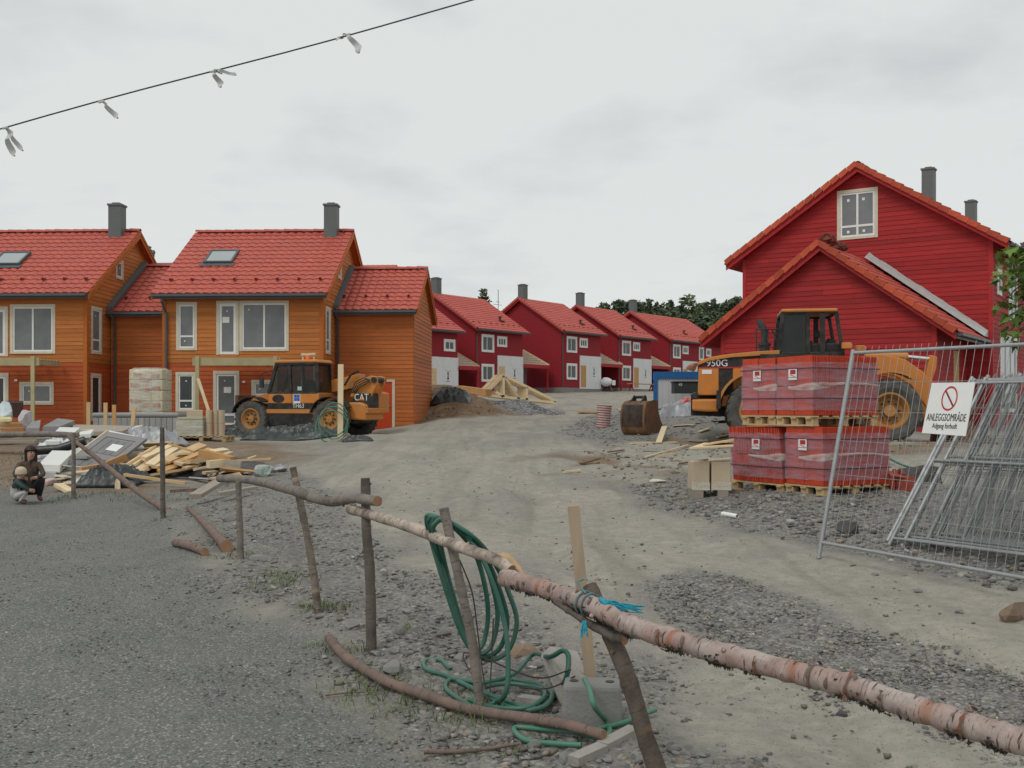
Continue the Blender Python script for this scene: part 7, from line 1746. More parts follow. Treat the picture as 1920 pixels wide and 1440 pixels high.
# grey panelled tub
tbx = W(254, 822, 31.0); tbz = h(tbx.x, 31.0)
tub = thing('grey_tub', 'long grey panelled tub with rim, in front of the orange link wall', 'tub', (tbx.x, 31.0, tbz), 0)
TUBM = mat('grey_tub_panels', (0.32, 0.315, 0.31), .7, .14, 2, objvar=.14, stretch=(5, 5, .5)); s31 = 31 / F
wT, hT = 160 * s31, (822 - 774) * s31
mb = MB(); mb.box(-wT / 2 + .03, wT / 2 - .03, .03, 1.4, 0, hT - .02); mb.build('tub_body', mat('dark_grey_core', (0.08, 0.08, 0.08), .8), tub, bevel=.1)
npan = 15
for i in range(npan):
    x0 = -wT / 2 + i * wT / npan; mb = MB(); mb.box(x0 + .006, x0 + wT / npan - .006, 0, .035, .02, hT - .14); mb.build('panel', TUBM, tub)
for i in range(7):
    y0 = .05 + i * .19
    for sx in (-1, 1): mb = MB(); mb.box(*sorted((sx * wT / 2, sx * (wT / 2 - .035))), y0, y0 + .18, .02, hT - .14); mb.build('panel', TUBM, tub)
mb = MB(); mb.box(-wT / 2 - .03, wT / 2 + .03, -.03, 1.46, hT - .13, hT); mb.build('rim', mat('grey_rim', (0.29, 0.288, 0.285), .55, .08), tub, bevel=.05)
# insulation bale in film with red prints
ib = W(272, 815, 33.0); iz = h(ib.x, 33.0)
bale = thing('insulation_bale', 'tall yellowish insulation bale in clear film with red prints', 'insulation', (ib.x, 33.0, iz), 0)
s33 = 33 / F; wI, hI = 66 * s33, (812 - 680) * s33
YW = mat('pale_yellow_wool', (0.56, 0.50, 0.33), .85, .12, 4, objvar=.06)
for r_ in range(6):
    for c_ in range(3):
        x0 = -wI / 2 + .03 + c_ * (wI - .06) / 3; z0 = .14 + r_ * (hI - .2) / 6; mb = MB(); mb.box(x0 + .006, x0 + wI / 3 - .006, .03, .95, z0 + .005, z0 + (hI - .2) / 6 - .005); mb.build('insulation_roll', YW, bale, bevel=.03)
mb = MB(); n = 28; prof = []
for (z, q) in ((.08, 1.0), (.3, 1.03), (hI * .5, 1.02), (hI - .25, 1.03), (hI - .08, .97), (hI - .01, .80)):
    prof.append((z, q))
vv = []
for (z, q) in prof:
    for j in range(n):
        a_ = 2 * math.pi * j / n; ca_, sa_ = math.cos(a_), math.sin(a_); e = .42
        vv.append((math.copysign(abs(ca_) ** e, ca_) * wI / 2 * q + rng.uniform(-.01, .01), .49 + math.copysign(abs(sa_) ** e, sa_) * .50 * q, z))
mb.add(vv, [(i * n + j, i * n + (j + 1) % n, (i + 1) * n + (j + 1) % n, (i + 1) * n + j) for i in range(len(prof) - 1) for j in range(n)] + [tuple((len(prof) - 1) * n + j for j in range(n))])
mb.build('plastic_film', FILM3, bale, smooth=50)
RP = mat('red_stamp', (0.50, 0.12, 0.09), .7)
for (fx, fz) in ((-.33, .26), (0, .2), (.33, .22), (-.33, .52), (0, .46), (.33, .46), (-.33, .75), (0, .68), (.33, .70), (0, .82), (.30, .88), (-.25, .90)):
    x0, z0 = fx * wI * .92, hI * fz; mb = MB(); a_, b_ = .13, .055
    mb.box(x0 - a_, x0 + a_, .005, .012, z0 + b_ - .014, z0 + b_); mb.box(x0 - a_, x0 + a_, .005, .012, z0 - b_, z0 - b_ + .014)
    for q in range(5): xx = x0 - a_ + .03 + q * .05; mb.box(xx, xx + .024, .005, .012, z0 - b_ * .5, z0 + b_ * .5)
    mb.build('red_print', RP, bale)
pallet('pallet', 'pallet under the tall insulation bale', (ib.x - wI / 2, 33.0, iz - .02), 0, wI, .95)
# stakes in front of the tub
for k, (px, ty, by, lb) in enumerate(((166, 754, 803, 'leftmost pale stake standing by the grey tub'), (198, 755, 802, 'second pale stake in front of the grey tub'), (214, 759, 802, 'third stake, orange-brown, in front of the grey tub'), (250, 764, 810, 'rightmost pale stake leaning in front of the grey tub'))):
    plank(W(px + (-3 if k == 3 else 0), by, 29.6), W(px + (2 if k == 3 else 0), ty, 29.6), .10, .05, PINE if k != 2 else PINE_OR, lb, name='stake', roll=0)
# pallet with wrapped blocks, fibre tubes
pw = W(330, 830, 28.0); pz = h(pw.x, 28.0); wP = 94 * 28 / F
pallet('pallet', 'pallet carrying wrapped slabs and fibre tubes left of the telehandler', (pw.x, 28.0, pz), 0, wP, .9)
BLK = mat('greenish_slabs', (0.42, 0.40, 0.29), .8, .12, 4, objvar=.08)
bs = thing('slab_stack', 'film-wrapped stack of greenish slabs on the pallet', 'slab stack', (pw.x + .02, 28.02, pz + .145), 0)
for i in range(7): mb = MB(); mb.box(0, .66, 0, .8, i * .072, i * .072 + .066); mb.build('slab', BLK, bs, bevel=.008)
mb = MB(); mb.box(-.012, .672, -.012, .812, .01, .40); mb.build('plastic_film', FILM2, bs)
for i in range(3):
    t = thing('fibre_tube', ('left', 'middle', 'right')[i] + ' one of three brown fibre tubes standing on the pallet', 'tube', (pw.x + .80 + i * .165, 28.2 + (.1 if i == 1 else 0), pz + .145), 0, 'fibre tubes on the pallet')
    mb = MB(); mb.lathe([(.078, 0), (.08, .01), (.08, .68), (.066, .68), (.066, .1)], (0, 0, 0), 'z', 18); mb.build('tube_wall', CARD, t, smooth=40)
    mb = MB(); mb.lathe([(.081, .33), (.083, .335), (.083, .345), (.081, .35)], (0, 0, 0), 'z', 18, closed=True); mb.build('tape_band', GREYWOOD, t)
slab('beige carton behind the wrapped slabs', 'carton', 'box', [W(350, 825, 29.2), W(380, 825, 29.2), W(380, 823, 29.8), W(350, 823, 29.8)], .80, CARD)
plank(W(371, 710, 34.6), W(391, 770, 34.0), .10, .03, PINE_P, 'pale plank leaning against the pergola post')
rock('litter', 'crumpled white and green litter bag right of the offcut heap', G(492, 893), (.42, .3, .24), 91, mat('white_green_plastic', (0.55, 0.57, 0.55), .4, .3, 8, dirt_or_tone=(0.03, 0.16, 0.09), dirt_or_tone_amt=.9, dscale=6), cat='litter', sub=3)
rock('litter', 'small dark and white litter bag behind the leaning post', G(518, 885), (.32, .25, .18), 92, mat('dark_white_plastic', (0.10, 0.10, 0.11), .4, .3, 8, dirt_or_tone=(0.5, 0.5, 0.5), dirt_or_tone_amt=.9, dscale=5), cat='litter', sub=3)
rock('litter', 'small red and white carton on gravel behind the crouching people', G(92, 910), (.22, .2, .2), 93, mat('red_white_carton', (0.5, 0.48, 0.47), .6, .2, 8, dirt_or_tone=(0.4, 0.08, 0.06), dirt_or_tone_amt=.8, dscale=7), cat='litter', sub=2)
# stake and hose by the telehandler
sb = G(638, 826); plank(sb, W(639, 683, sb.y), .14, .05, PINE_P, 'tall pale stake standing in front of the telehandler rear wheel', name='stake')
hb = thing('water_hose', 'green hose looped round the stake at the telehandler', 'hose', sb); o_ = Vector(sb)
for k in range(3):
    mb = MB(); c = W(622 + k * 3, 800, sb.y - .15); pts = [c + Vector((.42 * math.cos(t) * (1 - .1 * k), .05 * math.sin(3 * t), .42 * math.sin(t) + .1 * k)) - o_ for t in [i * 2 * math.pi / 18 + .4 for i in range(18)]]
    mb.tube(pts, .016, 6); mb.build('hose_loop', HOSE_L, hb, smooth=True)
lad = W(575, 690, 35.8)
lt = thing('timber_trestle', 'small timber trestle frame showing above the telehandler cab', 'trestle', (lad.x, 35.9, .75), 0)
zt = EYE + (PY0 - 662) / F * 35.9 - .75
mb = MB(); mb.beam((-.22, 0, 0), (-.14, 0, zt), .05, .05); mb.build('leg', PINE_P, lt); mb = MB(); mb.beam((.26, 0, 0), (.22, 0, zt), .05, .05); mb.build('leg', PINE_P, lt)
mb = MB(); mb.beam((-.2, -.03, zt - .05), (.28, -.03, zt - .03), .05, .07); mb.build('crossbar', PINE_P, lt)

# ------------------------------------------------------------------ two crouching people
def skin_body(name, J, bones, root, mats, zone, parent):
    names = list(J); idx = {k: i for i, k in enumerate(names)}
    me = bpy.data.meshes.new(name + '_skel'); me.from_pydata([J[k][0] for k in names], [(idx[a], idx[b]) for a, b in bones], [])
    o = bpy.data.objects.new(name + '_skel', me); COL.objects.link(o)
    sk = o.modifiers.new('skin', 'SKIN'); sk.use_smooth_shade = True
    for k in names:
        v = me.skin_vertices[0].data[idx[k]]; r_ = J[k][1]; v.radius = r_ if isinstance(r_, tuple) else (r_, r_); v.use_root = (k == root)
    su = o.modifiers.new('sub', 'SUBSURF'); su.levels = 2; su.render_levels = 2
    dg = bpy.context.evaluated_depsgraph_get(); out = bpy.data.meshes.new_from_object(o.evaluated_get(dg)); out.name = name
    bpy.data.objects.remove(o); bpy.data.meshes.remove(me)
    out.materials.clear()
    for m_ in mats: out.materials.append(m_)
    P_ = {k: Vector(J[k][0]) for k in names}
    for p in out.polygons:
        best = None
        for (a, b) in bones:
            A, B = P_[a], P_[b]; d = B - A; t = max(0, min(1, (p.center - A).dot(d) / max(d.length_squared, 1e-9))); dist = (p.center - A - d * t).length
            if best is None or dist < best[0]: best = (dist, (a, b), t)
        p.material_index = zone(best[1], best[2]); p.use_smooth = True
    ob = bpy.data.objects.new(name, out); COL.objects.link(ob); ob.parent = parent
    return ob
SKIN_M = mat('skin', (0.44, 0.25, 0.18), .6, .08, 8); HAIR = mat('dark_brown_hair', (0.028, 0.017, 0.013), .5, .3, 30, stretch=(4, 4, 1)); TOP = mat('brown_patterned_top', (0.045, 0.048, 0.042), .85, .7, 26, dirt_or_tone=(0.20, 0.10, 0.06), dirt_or_tone_amt=.6, dscale=9); TROU = mat('dark_trousers', (0.022, 0.020, 0.026), .8, .3, 8); SHOE = mat('brown_shoes', (0.13, 0.06, 0.045), .7)
gp_ = G(40, 944); sP = 1.04
ad = thing('person', 'crouching person with dark hair, brown top and dark trousers, holding the small child', 'person', (gp_.x, gp_.y + .28, gp_.z), R(24))
ad.scale = (.88, .88, .96)
def add_hand(J, B, side, c, d):
    J['hand' + side] = (tuple(c), .026); p = Vector(c)
    for k, (sp, ln) in enumerate(((-.022, .05), (-.008, .058), (.007, .055), (.020, .045))):
        a_ = p + Vector(d) * .03 + Vector((0, 0, sp)); J['f%s%da' % (side, k)] = (tuple(a_), .008); J['f%s%db' % (side, k)] = (tuple(a_ + Vector(d) * ln + Vector((-d[0] * .02, .01, -.008))), .007)
        B += [('hand' + side, 'f%s%da' % (side, k)), ('f%s%da' % (side, k), 'f%s%db' % (side, k))]
    a_ = p + Vector((0, -.01, .028)); J['f%st' % side] = (tuple(a_ + Vector(d) * .025), .009); B.append(('hand' + side, 'f%st' % side))
J = {'pel': ((0, .06, .21), (.15, .13)), 'sp': ((0, .04, .42), (.13, .105)), 'ch': ((0, .0, .60), (.15, .10)), 'nk': ((.01, -.02, .71), .05), 'hd': ((.03, -.035, .80), (.075, .085)), 'ht': ((.035, -.03, .885), (.072, .085)),
     'shL': ((-.17, .0, .63), .06), 'elL': ((-.25, -.14, .47), .045), 'wrL': ((-.13, -.31, .43), .032), 'shR': ((.17, .0, .63), .06), 'elR': ((.25, -.14, .47), .045), 'wrR': ((.13, -.31, .43), .032),
     'hiL': ((-.10, .04, .20), .10), 'knL': ((-.22, -.24, .40), .075), 'anL': ((-.17, -.05, .09), .045), 'toL': ((-.20, -.20, .045), (.05, .035)), 'hiR': ((.10, .04, .20), .10), 'knR': ((.22, -.24, .40), .075), 'anR': ((.17, -.05, .09), .045), 'toR': ((.20, -.20, .045), (.05, .035))}
B = [('pel', 'sp'), ('sp', 'ch'), ('ch', 'nk'), ('nk', 'hd'), ('hd', 'ht'), ('ch', 'shL'), ('shL', 'elL'), ('elL', 'wrL'), ('ch', 'shR'), ('shR', 'elR'), ('elR', 'wrR'), ('pel', 'hiL'), ('hiL', 'knL'), ('knL', 'anL'), ('anL', 'toL'), ('pel', 'hiR'), ('hiR', 'knR'), ('knR', 'anR'), ('anR', 'toR')]
add_hand(J, B, 'L', (-.08, -.345, .42), (.95, -.1, 0)); B.append(('wrL', 'handL')); add_hand(J, B, 'R', (.08, -.345, .42), (-.95, -.1, 0)); B.append(('wrR', 'handR'))
def zone(b, t):
    a, c = b
    if a in ('nk', 'hd') or c in ('hd', 'ht'): return 0
    if a.startswith('an'): return 3
    if a.startswith('hand') or c.startswith(('hand', 'f')) or a.startswith('f'): return 0
    if c.startswith(('hi', 'kn', 'an')) : return 2
    if a == 'pel': return 2 if t < .3 else 1
    return 1
skin_body('body', J, B, 'pel', [SKIN_M, TOP, TROU, SHOE], zone, ad)
def blob(name, pts_r, m, parent, n=10):
    mb = MB()
    for (c, r_) in pts_r: mb.lathe([(r_[0] * math.sin(math.pi * i / 8) + .0005, -r_[2] * math.cos(math.pi * i / 8)) for i in range(9)], c, 'z', n)
    return mb.build(name, m, parent, smooth=60)
mb = MB(); n, rws = 16, 12; vv = []   # hair: cap with a shoulder-length fall
for i in range(rws + 1):
    f_ = i / rws
    for j in range(n):
        a_ = 2 * math.pi * j / n; front = math.cos(a_ - R(-70))
        if f_ < .55: th_ = f_ / .55 * R(100); r_ = .118 * math.sin(th_) + .002; z = .865 + .105 * math.cos(th_)
        else: r_ = .118 - .02 * (f_ - .55); z = .845 - (f_ - .55) / .45 * .24
        if front > .35 and z < .875: r_ *= .55; 
        vv.append((.03 + r_ * math.cos(a_) * .98, -.02 + r_ * math.sin(a_) * 1.02 + .008, z + rng.uniform(-.004, .004)))
mb.add(vv, [(i * n + j, i * n + (j + 1) % n, (i + 1) * n + (j + 1) % n, (i + 1) * n + j) for i in range(rws) for j in range(n)]); mb.build('hair', HAIR, ad, smooth=70)
blob('nose', [((.062, -.128, .825), (.012, .012, .018))], SKIN_M, ad); blob('eye', [((.035, -.118, .850), (.010, .008, .007)), ((.085, -.105, .850), (.010, .008, .007))], BLACK, ad); blob('mouth', [((.058, -.118, .790), (.018, .008, .006))], mat('lips', (0.28, 0.09, 0.08), .6), ad)
ch = thing('person', 'small crouching child in pale overalls and dark green top, with pale cap', 'person', (gp_.x - .01, gp_.y - .12, gp_.z), R(20))
PALE = mat('pale_overalls', (0.40, 0.40, 0.385), .8, .15, 10); GRN = mat('dark_green_top', (0.045, 0.075, 0.07), .85, .2, 10)
J = {'pel': ((-.05, 0, .13), (.10, .09)), 'sp': ((-.04, 0, .24), (.095, .08)), 'ch': ((0, 0, .34), (.10, .075)), 'nk': ((.03, 0, .41), .035), 'hd': ((.05, 0, .455), (.062, .068)), 'ht': ((.055, 0, .515), (.062, .07)),
     'shL': ((.0, -.11, .36), .042), 'elL': ((.10, -.16, .28), .032), 'wrL': ((.17, -.11, .22), .024), 'shR': ((.0, .11, .36), .042), 'elR': ((.10, .16, .28), .032), 'wrR': ((.17, .11, .22), .024),
     'hiL': ((-.04, -.07, .12), .065), 'knL': ((.14, -.11, .20), .05), 'anL': ((.04, -.09, .05), .032), 'toL': ((.14, -.10, .03), (.03, .025)), 'hiR': ((-.04, .07, .12), .065), 'knR': ((.14, .11, .20), .05), 'anR': ((.04, .09, .05), .032), 'toR': ((.14, .10, .03), (.03, .025))}
B = [('pel', 'sp'), ('sp', 'ch'), ('ch', 'nk'), ('nk', 'hd'), ('hd', 'ht'), ('ch', 'shL'), ('shL', 'elL'), ('elL', 'wrL'), ('ch', 'shR'), ('shR', 'elR'), ('elR', 'wrR'), ('pel', 'hiL'), ('hiL', 'knL'), ('knL', 'anL'), ('anL', 'toL'), ('pel', 'hiR'), ('hiR', 'knR'), ('knR', 'anR'), ('anR', 'toR')]
add_hand(J, B, 'L', (.20, -.09, .21), (.9, .3, 0)); B.append(('wrL', 'handL')); add_hand(J, B, 'R', (.20, .09, .21), (.9, -.3, 0)); B.append(('wrR', 'handR'))
def zone_c(b, t):
    a, c = b
    if a in ('nk', 'hd'): return 0
    if a.startswith('an'): return 3
    if a.startswith(('hand', 'f')) or c.startswith(('hand', 'f')): return 0
    if c.startswith(('el', 'wr', 'sh')): return 2
    if a == 'ch' or (a == 'sp' and t > .3): return 2
    return 1
skin_body('body', J, B, 'pel', [SKIN_M, PALE, GRN, SHOE], zone_c, ch)
mb = MB(); mb.lathe([(.086, -.035), (.089, 0), (.084, .035), (.062, .068), (.03, .083), (.002, .086)], (.053, 0, .515), 'z', 18); mb.build('cap', mat('pale_straw_cap', (0.52, 0.44, 0.31), .8, .1, 20), ch, smooth=60)
mb = MB(); mb.beam((-.055, -.075, .15), (-.02, -.085, .38), .04, .015); mb.beam((-.055, .075, .15), (-.02, .085, .38), .04, .015); mb.build('shoulder_strap', PALE, ch)
# ------------------------------------------------------------------ trees
LEAF_D = mat('dark_conifer_green', (0.078, 0.105, 0.060), .8, .5, .6, objvar=.25); LEAF_M = mat('mid_green_leaves', (0.105, 0.140, 0.065), .8, .5, .5, objvar=.25)
LEAF_Y = mat('fresh_green_leaf', (0.115, 0.185, 0.035), .6, .3, 6, objvar=.2); TRUNK = mat('tree_trunk', (0.075, 0.058, 0.045), .9, .3, 3)
def leaf_mesh(name, pts, size, r, m):
    n = len(pts); P_ = np.array(pts); A = r.normal(size=(n, 3)); A /= np.linalg.norm(A, axis=1)[:, None]; B_ = np.cross(A, r.normal(size=(n, 3))); B_ /= np.linalg.norm(B_, axis=1)[:, None] + 1e-9
    s_ = size * r.uniform(.6, 1.4, n)[:, None]
    V = np.stack([P_ - A * s_, P_ + B_ * s_ * .5, P_ + A * s_, P_ - B_ * s_ * .5], 1).reshape(-1, 3); Fc = np.arange(4 * n).reshape(-1, 4)
    me = np_mesh(name, V, Fc); me.materials.append(m); return me
def spruce(hh, seed, dens=1.0):
    r = np.random.default_rng(seed); pts = []
    for k in range(int(46 * dens)):
        t = k / (46 * dens); z = hh * (.08 + .92 * t); R_ = hh * .17 * (1 - t) ** .85 + .12; nb = int(5 + 7 * (1 - t))
        for b in range(nb):
            a_ = r.uniform(0, 6.28); L = R_ * r.uniform(.55, 1.1)
            for q in np.linspace(.15, 1, int(4 + 9 * (1 - t))):
                pts.append((L * q * math.cos(a_) + r.normal(0, .10), L * q * math.sin(a_) + r.normal(0, .10), z - .28 * L * q + .12 * L * q * q + r.normal(0, .08)))
    return leaf_mesh('crown', pts, .34, r, LEAF_D)
def pine_or_birch(hh, seed, m, n=2600, wide=.24):
    r = np.random.default_rng(seed); pts = []
    cl_ = [(r.normal(0, hh * wide * .45), r.normal(0, hh * wide * .45), hh * r.uniform(.32, .96)) for _ in range(26)]
    for (x, y, z) in cl_:
        sc = hh * .085 * (1.25 - .6 * z / hh) * r.uniform(.7, 1.3)
        f_ = 1.1 - .75 * max(0, z / hh - .55)
        d = r.normal(size=(n // 26, 3)); d /= np.linalg.norm(d, axis=1)[:, None]; d *= (r.random(n // 26) ** .4)[:, None]
        pts += [tuple(q) for q in np.array((x * f_, y * f_, z)) + d * sc * np.array((1.15, 1.15, .9))]
    return leaf_mesh('crown', pts, .36, r, m)
def trunk_mesh(hh, seed):
    rr_ = random.Random(seed); mb = MB(); pts = [(rr_.uniform(-.1, .1) * i, rr_.uniform(-.1, .1) * i, hh * i / 5) for i in range(6)]
    mb.tube(pts, [hh * .014 * (1 - .16 * i) + .02 for i in range(6)], 7)
    for k in range(12):
        z = hh * (.3 + .05 * k); a_ = rr_.uniform(0, 6.28); mb.tube([(0, 0, z), (hh * .08 * math.cos(a_), hh * .08 * math.sin(a_), z + hh * .04)], [.05, .015], 5)
    me = bpy.data.meshes.new('trunk'); me.from_pydata(mb.v, [], mb.f); me.materials.append(TRUNK); return me
CR = [spruce(15, 1), spruce(15, 2, .8), spruce(15, 5, .65), pine_or_birch(15, 3, LEAF_M), pine_or_birch(15, 4, LEAF_D, wide=.2), pine_or_birch(15, 6, LEAF_M, wide=.28), pine_or_birch(15, 8, LEAF_D, 2200, .16)]
TR = [trunk_mesh(14, k) for k in range(3)]
def tree(label, kind, loc, sc, rz, group=None, name='forest_tree'):
    t = thing(name, label, 'tree', loc, rz, group); t.scale = (sc[0], sc[0], sc[1])
    for nm, me in (('trunk', TR[kind % 3]), ('crown', CR[kind])):
        o = bpy.data.objects.new(nm, me); COL.objects.link(o); o.parent = t
        if nm == 'crown': o['kind'] = 'stuff' if False else ''; del o['kind']
    return t
rr = random.Random(12)
TOPS = [(1128, 568), (1140, 574), (1165, 562), (1178, 572), (1192, 564), (1205, 578), (1218, 560), (1230, 576), (1242, 574), (1258, 562), (1270, 574), (1280, 566), (1292, 570), (1304, 554), (1315, 570), (1326, 574), (1338, 560), (1348, 568), (1360, 572), (1372, 560), (1384, 556), (1394, 550), (1404, 556), (1150, 582), (1200, 584), (1250, 580), (1300, 578), (1345, 584), (1378, 582)]
for k, (px, py) in enumerate(TOPS):
    Y = rr.uniform(150, 185) if k < 23 else rr.uniform(138, 148); top = W(px, py, Y); base = 3.0; hh = top.z - base
    kind = rr.choice((0, 1, 2, 3, 4, 5, 6, 3, 5, 4)); s_ = hh / 15
    tree('dark green tree in the wood behind the red row houses', kind, (top.x, Y, base), (s_ * rr.uniform(.85, 1.25), s_), rr.uniform(0, 6), 'trees of the wood behind the row houses')
for k, px in enumerate((1200, 1215, 1232, 1245, 1262, 1275, 1290, 1305, 1318, 1330, 1342, 1355, 1368, 1380, 1392, 1402, 1410)):
    Y = rr.uniform(128, 136); top = W(px, rr.uniform(582, 604), Y); hh = top.z - 3.0; s_ = hh / 15
    tree('dark green tree in the wood behind the red row houses', rr.choice((3, 5, 4)), (top.x, Y, 3.0), (s_ * 1.45, s_), rr.uniform(0, 6), 'trees of the wood behind the row houses')
top = W(906, 533, 120); tree('lone dark spruce top rising behind the first red roof', 2, (top.x, 120, 3.0), ((top.z - 3) / 15 * 1.5, (top.z - 3) / 15), 1.0, name='spruce_tree')
top = W(282, 455, 75); tree('sparse tree top showing behind the left orange house chimney', 2, (top.x, 75, 2.6), ((top.z - 2.6) / 15 * .7, (top.z - 2.6) / 15), 2.0, name='spruce_tree')
# ------------------------------------------------------------------ leafy maple at the right edge
mt_ = thing('maple_tree', 'fresh green maple branches hanging in front of the tall red house', 'tree', (7.6, 12.6, h(7.6, 12.6)), 0)
mo = Vector(mt_.location)
mb = MB(); mb.tube([(0, 0, -.1), (.05, 0, 1.5), (-.02, .05, 3.2), (.1, 0, 4.6), (.05, 0, 5.6)], [.13, .11, .09, .06, .02], 10); mb.build('trunk', TRUNK, mt_, smooth=True)
leafp = [(0, 0), (.10, .05), (.34, -.04), (.22, .16), (.50, .22), (.30, .32), (.42, .52), (.16, .50), (0, 1.0), (-.16, .50), (-.42, .52), (-.30, .32), (-.50, .22), (-.22, .16), (-.34, -.04), (-.10, .05)]
lm = bpy.data.meshes.new('leaf'); nL = len(leafp)
lv = [(x, y, .10 * abs(x) - .12 * y * y) for x, y in leafp] + [(0, .35, -.02)]
lm.from_pydata(lv, [], [(i, (i + 1) % nL, nL) for i in range(nL)]); lm.materials.append(LEAF_Y)
rr = random.Random(33); br = MB()
ends = [W(1878, 478, 12.1), W(1866, 520, 12.2), W(1890, 528, 11.9), W(1900, 545, 12.0), W(1870, 575, 12.1), W(1905, 590, 12.0), W(1885, 625, 12.0), W(1908, 500, 11.9), W(1888, 470, 12.2), W(1872, 500, 12.0), W(1898, 512, 11.8), W(1882, 545, 12.1), W(1905, 560, 12.3), W(1893, 590, 11.9), W(1876, 603, 12.2), W(1897, 612, 12.0), W(1900, 632, 12.2), W(1910, 480, 12.5), W(1925, 530, 12), W(1930, 600, 12.2), W(1945, 460, 12.4), W(1950, 560, 12.3), W(1912, 650, 12.1)]
for e in ends:
    s0 = Vector((0, 0, rr.uniform(2.2, 3.6))); e_ = e - mo; m1 = s0.lerp(e_, .5) + Vector((0, 0, .35)); pts = crom([s0, m1, e_], 6); br.tube(pts, [.011 * (1 - .8 * i / (len(pts) - 1)) + .003 for i in range(len(pts))], 6)
    for k in range(20):
        q = pts[-1 - rr.randrange(0, 5)] + Vector((rr.uniform(-.06, .10), rr.uniform(-.08, .08), rr.uniform(-.08, .06)))
        o = bpy.data.objects.new('leaf', lm); COL.objects.link(o); o.parent = mt_; o.location = q; o.rotation_euler = (R(rr.uniform(-70, -10)), R(rr.uniform(-25, 25)), R(rr.uniform(-80, 260))); s_ = rr.uniform(.10, .17); o.scale = (s_, s_, s_)
br.build('branches', TRUNK, mt_, smooth=True)
r = np.random.default_rng(9); pts = []
for _ in range(60):
    c = r.normal(0, 1, 3) * np.array((1.1, 1.1, 1.0)) + np.array((.75, .3, 4.3))
    if c[0] < -.25: continue
    pts += [tuple(c + r.normal(0, .28, 3)) for _ in range(34)]
pts = [p for p in pts if p[0] > -.35]
me = leaf_mesh('crown', pts, .09, r, LEAF_Y); o = bpy.data.objects.new('crown', me); COL.objects.link(o); o.parent = mt_; o['kind'] = 'stuff'
# ------------------------------------------------------------------ grass and weeds at the fence
gt = MB(); rr = random.Random(3)
GRASS = mat('weed_green', (0.13, 0.165, 0.06), .8, .4, 8)
for (px, py, n_, sp, hh) in ((452, 1042, 26, .10, .09), (405, 1047, 14, .10, .06), (520, 1098, 26, .12, .10), (545, 1085, 30, .14, .12), (585, 1140, 20, .07, .10), (625, 1143, 34, .10, .09), (700, 1295, 40, .16, .09), (760, 1325, 46, .2, .09), (830, 1340, 36, .2, .08), (690, 1275, 20, .1, .08), (885, 1352, 20, .08, .13), (640, 1222, 18, .08, .08), (730, 1262, 16, .08, .07), (770, 1180, 12, .05, .05), (605, 1210, 14, .06, .06), (1035, 1392, 16, .1, .06), (690, 1222, 14, .06, .06), (965, 1345, 14, .08, .08), (910, 1360, 18, .1, .07), (140, 930, 30, .25, .08), (200, 928, 40, .5, .07), (280, 935, 30, .4, .07), (100, 905, 30, .4, .08), (30, 865, 40, .5, .10), (110, 845, 40, .4, .15), (20, 900, 30, .3, .07), (350, 1000, 12, .1, .05), (380, 1020, 10, .1, .05), (300, 975, 12, .1, .06), (880, 1420, 12, .1, .05)):
    c = G(px, py)
    for _ in range(n_ * 3):
        x, y = c.x + rr.gauss(0, sp), c.y + rr.gauss(0, sp * .8); z = h(x, y); a_ = rr.uniform(0, 6.28); l_ = hh * rr.uniform(.25, 1.0); w_ = .0012 + .0003 * c.y; lean = rr.uniform(.3, 1.6) * l_
        d = Vector((math.cos(a_), math.sin(a_), 0)); s_ = Vector((-d.y, d.x, 0)) * w_; b = Vector((x, y, z - .01)); m1 = b + Vector((0, 0, l_ * .6)) + d * lean * .35; t = b + Vector((0, 0, l_)) + d * lean
        gt.add([b - s_, b + s_, m1 + s_ * .7, m1 - s_ * .7, t], [(0, 1, 2, 3), (3, 2, 4)])
o = gt.build('grass', GRASS, None, recenter=False); tag(o, 'thin green grass and weeds along the pole fence', 'grass', kind='stuff')
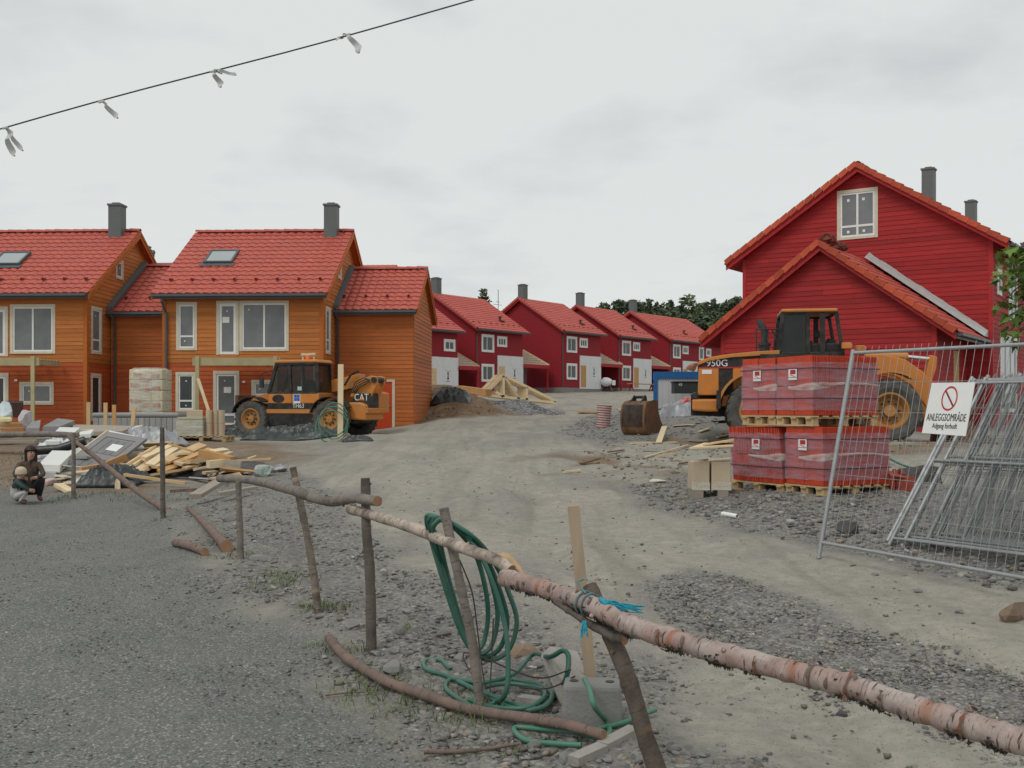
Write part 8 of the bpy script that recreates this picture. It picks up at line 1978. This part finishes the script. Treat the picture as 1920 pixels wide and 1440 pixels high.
# ------------------------------------------------------------------ cable with fluttering ribbons across the sky
Yc = 11.5; a_, b_ = W(0, 242, Yc), W(890, 0, Yc)
pts = []
for i in range(41):
    t = -1.6 + 4.0 * i / 40; p = a_.lerp(b_, t); p.z += -.35 * (1 - ((t - .4) / 2.0) ** 2) * .0 + .012 * math.sin(t * 7); pts.append(p)
mb = MB(); mb.tube(pts, .0085, 8); cab = mb.build('overhead_cable', mat('dark_cable', (0.05, 0.055, 0.055), .6), smooth=True, recenter=True); tag(cab, 'dark cable crossing the sky from lower left to upper middle', 'cable')
RIB = mat('pale_ribbon', (0.50, 0.50, 0.48), .7, .15, 10)
for k, (px, tails, lb) in enumerate(((10, ((24, 292, 14), (40, 282, 10)), 'pale ribbon with two tails on the cable, nearest the left edge'), (190, ((219, 222, 12),), 'single-tailed pale ribbon on the cable above the left house'), (400, ((414, 165, 14), (443, 142, 8), (416, 140, 6)), 'pale ribbon with three tails, third along the cable'), (652, ((675, 100, 16), (632, 76, 6)), 'pale ribbon at the upper right end of the cable'))):
    t_ = px / 890.0; root = a_.lerp(b_, t_)
    rt = thing('ribbon', lb, 'ribbon', root, 0, 'ribbons tied to the cable')
    mb = MB(); mb.tube([Vector((-.03, 0, -.008)), Vector((.03, 0, .006))], .014, 8); mb.build('knot', RIB, rt)
    for (tx, ty, w_) in tails:
        e = W(tx, ty, Yc) - root; n = 8; vv = []; wd = w_ * Yc / F * .5
        for i in range(n + 1):
            q = i / n; c = e * q + Vector((math.sin(q * 7 + k) * .015, math.sin(q * 9 + k) * .03, .02 * math.sin(q * 3.14))); d = Vector((-e.z, 0, e.x)).normalized(); ww = wd * (.35 + .65 * q) * (1 if i < n else .4)
            vv += [c - d * ww, c + d * ww + Vector((0, .02 * math.sin(q * 11), 0)), c + Vector((0, .022, 0)) + d * ww * .2]
        mb = MB(); mb.add(vv, [f for i in range(n) for f in ((3 * i, 3 * i + 2, 3 * i + 5, 3 * i + 3), (3 * i + 2, 3 * i + 1, 3 * i + 4, 3 * i + 5), (3 * i + 1, 3 * i, 3 * i + 3, 3 * i + 4))]); mb.build('ribbon_tail', RIB, rt, smooth=60)
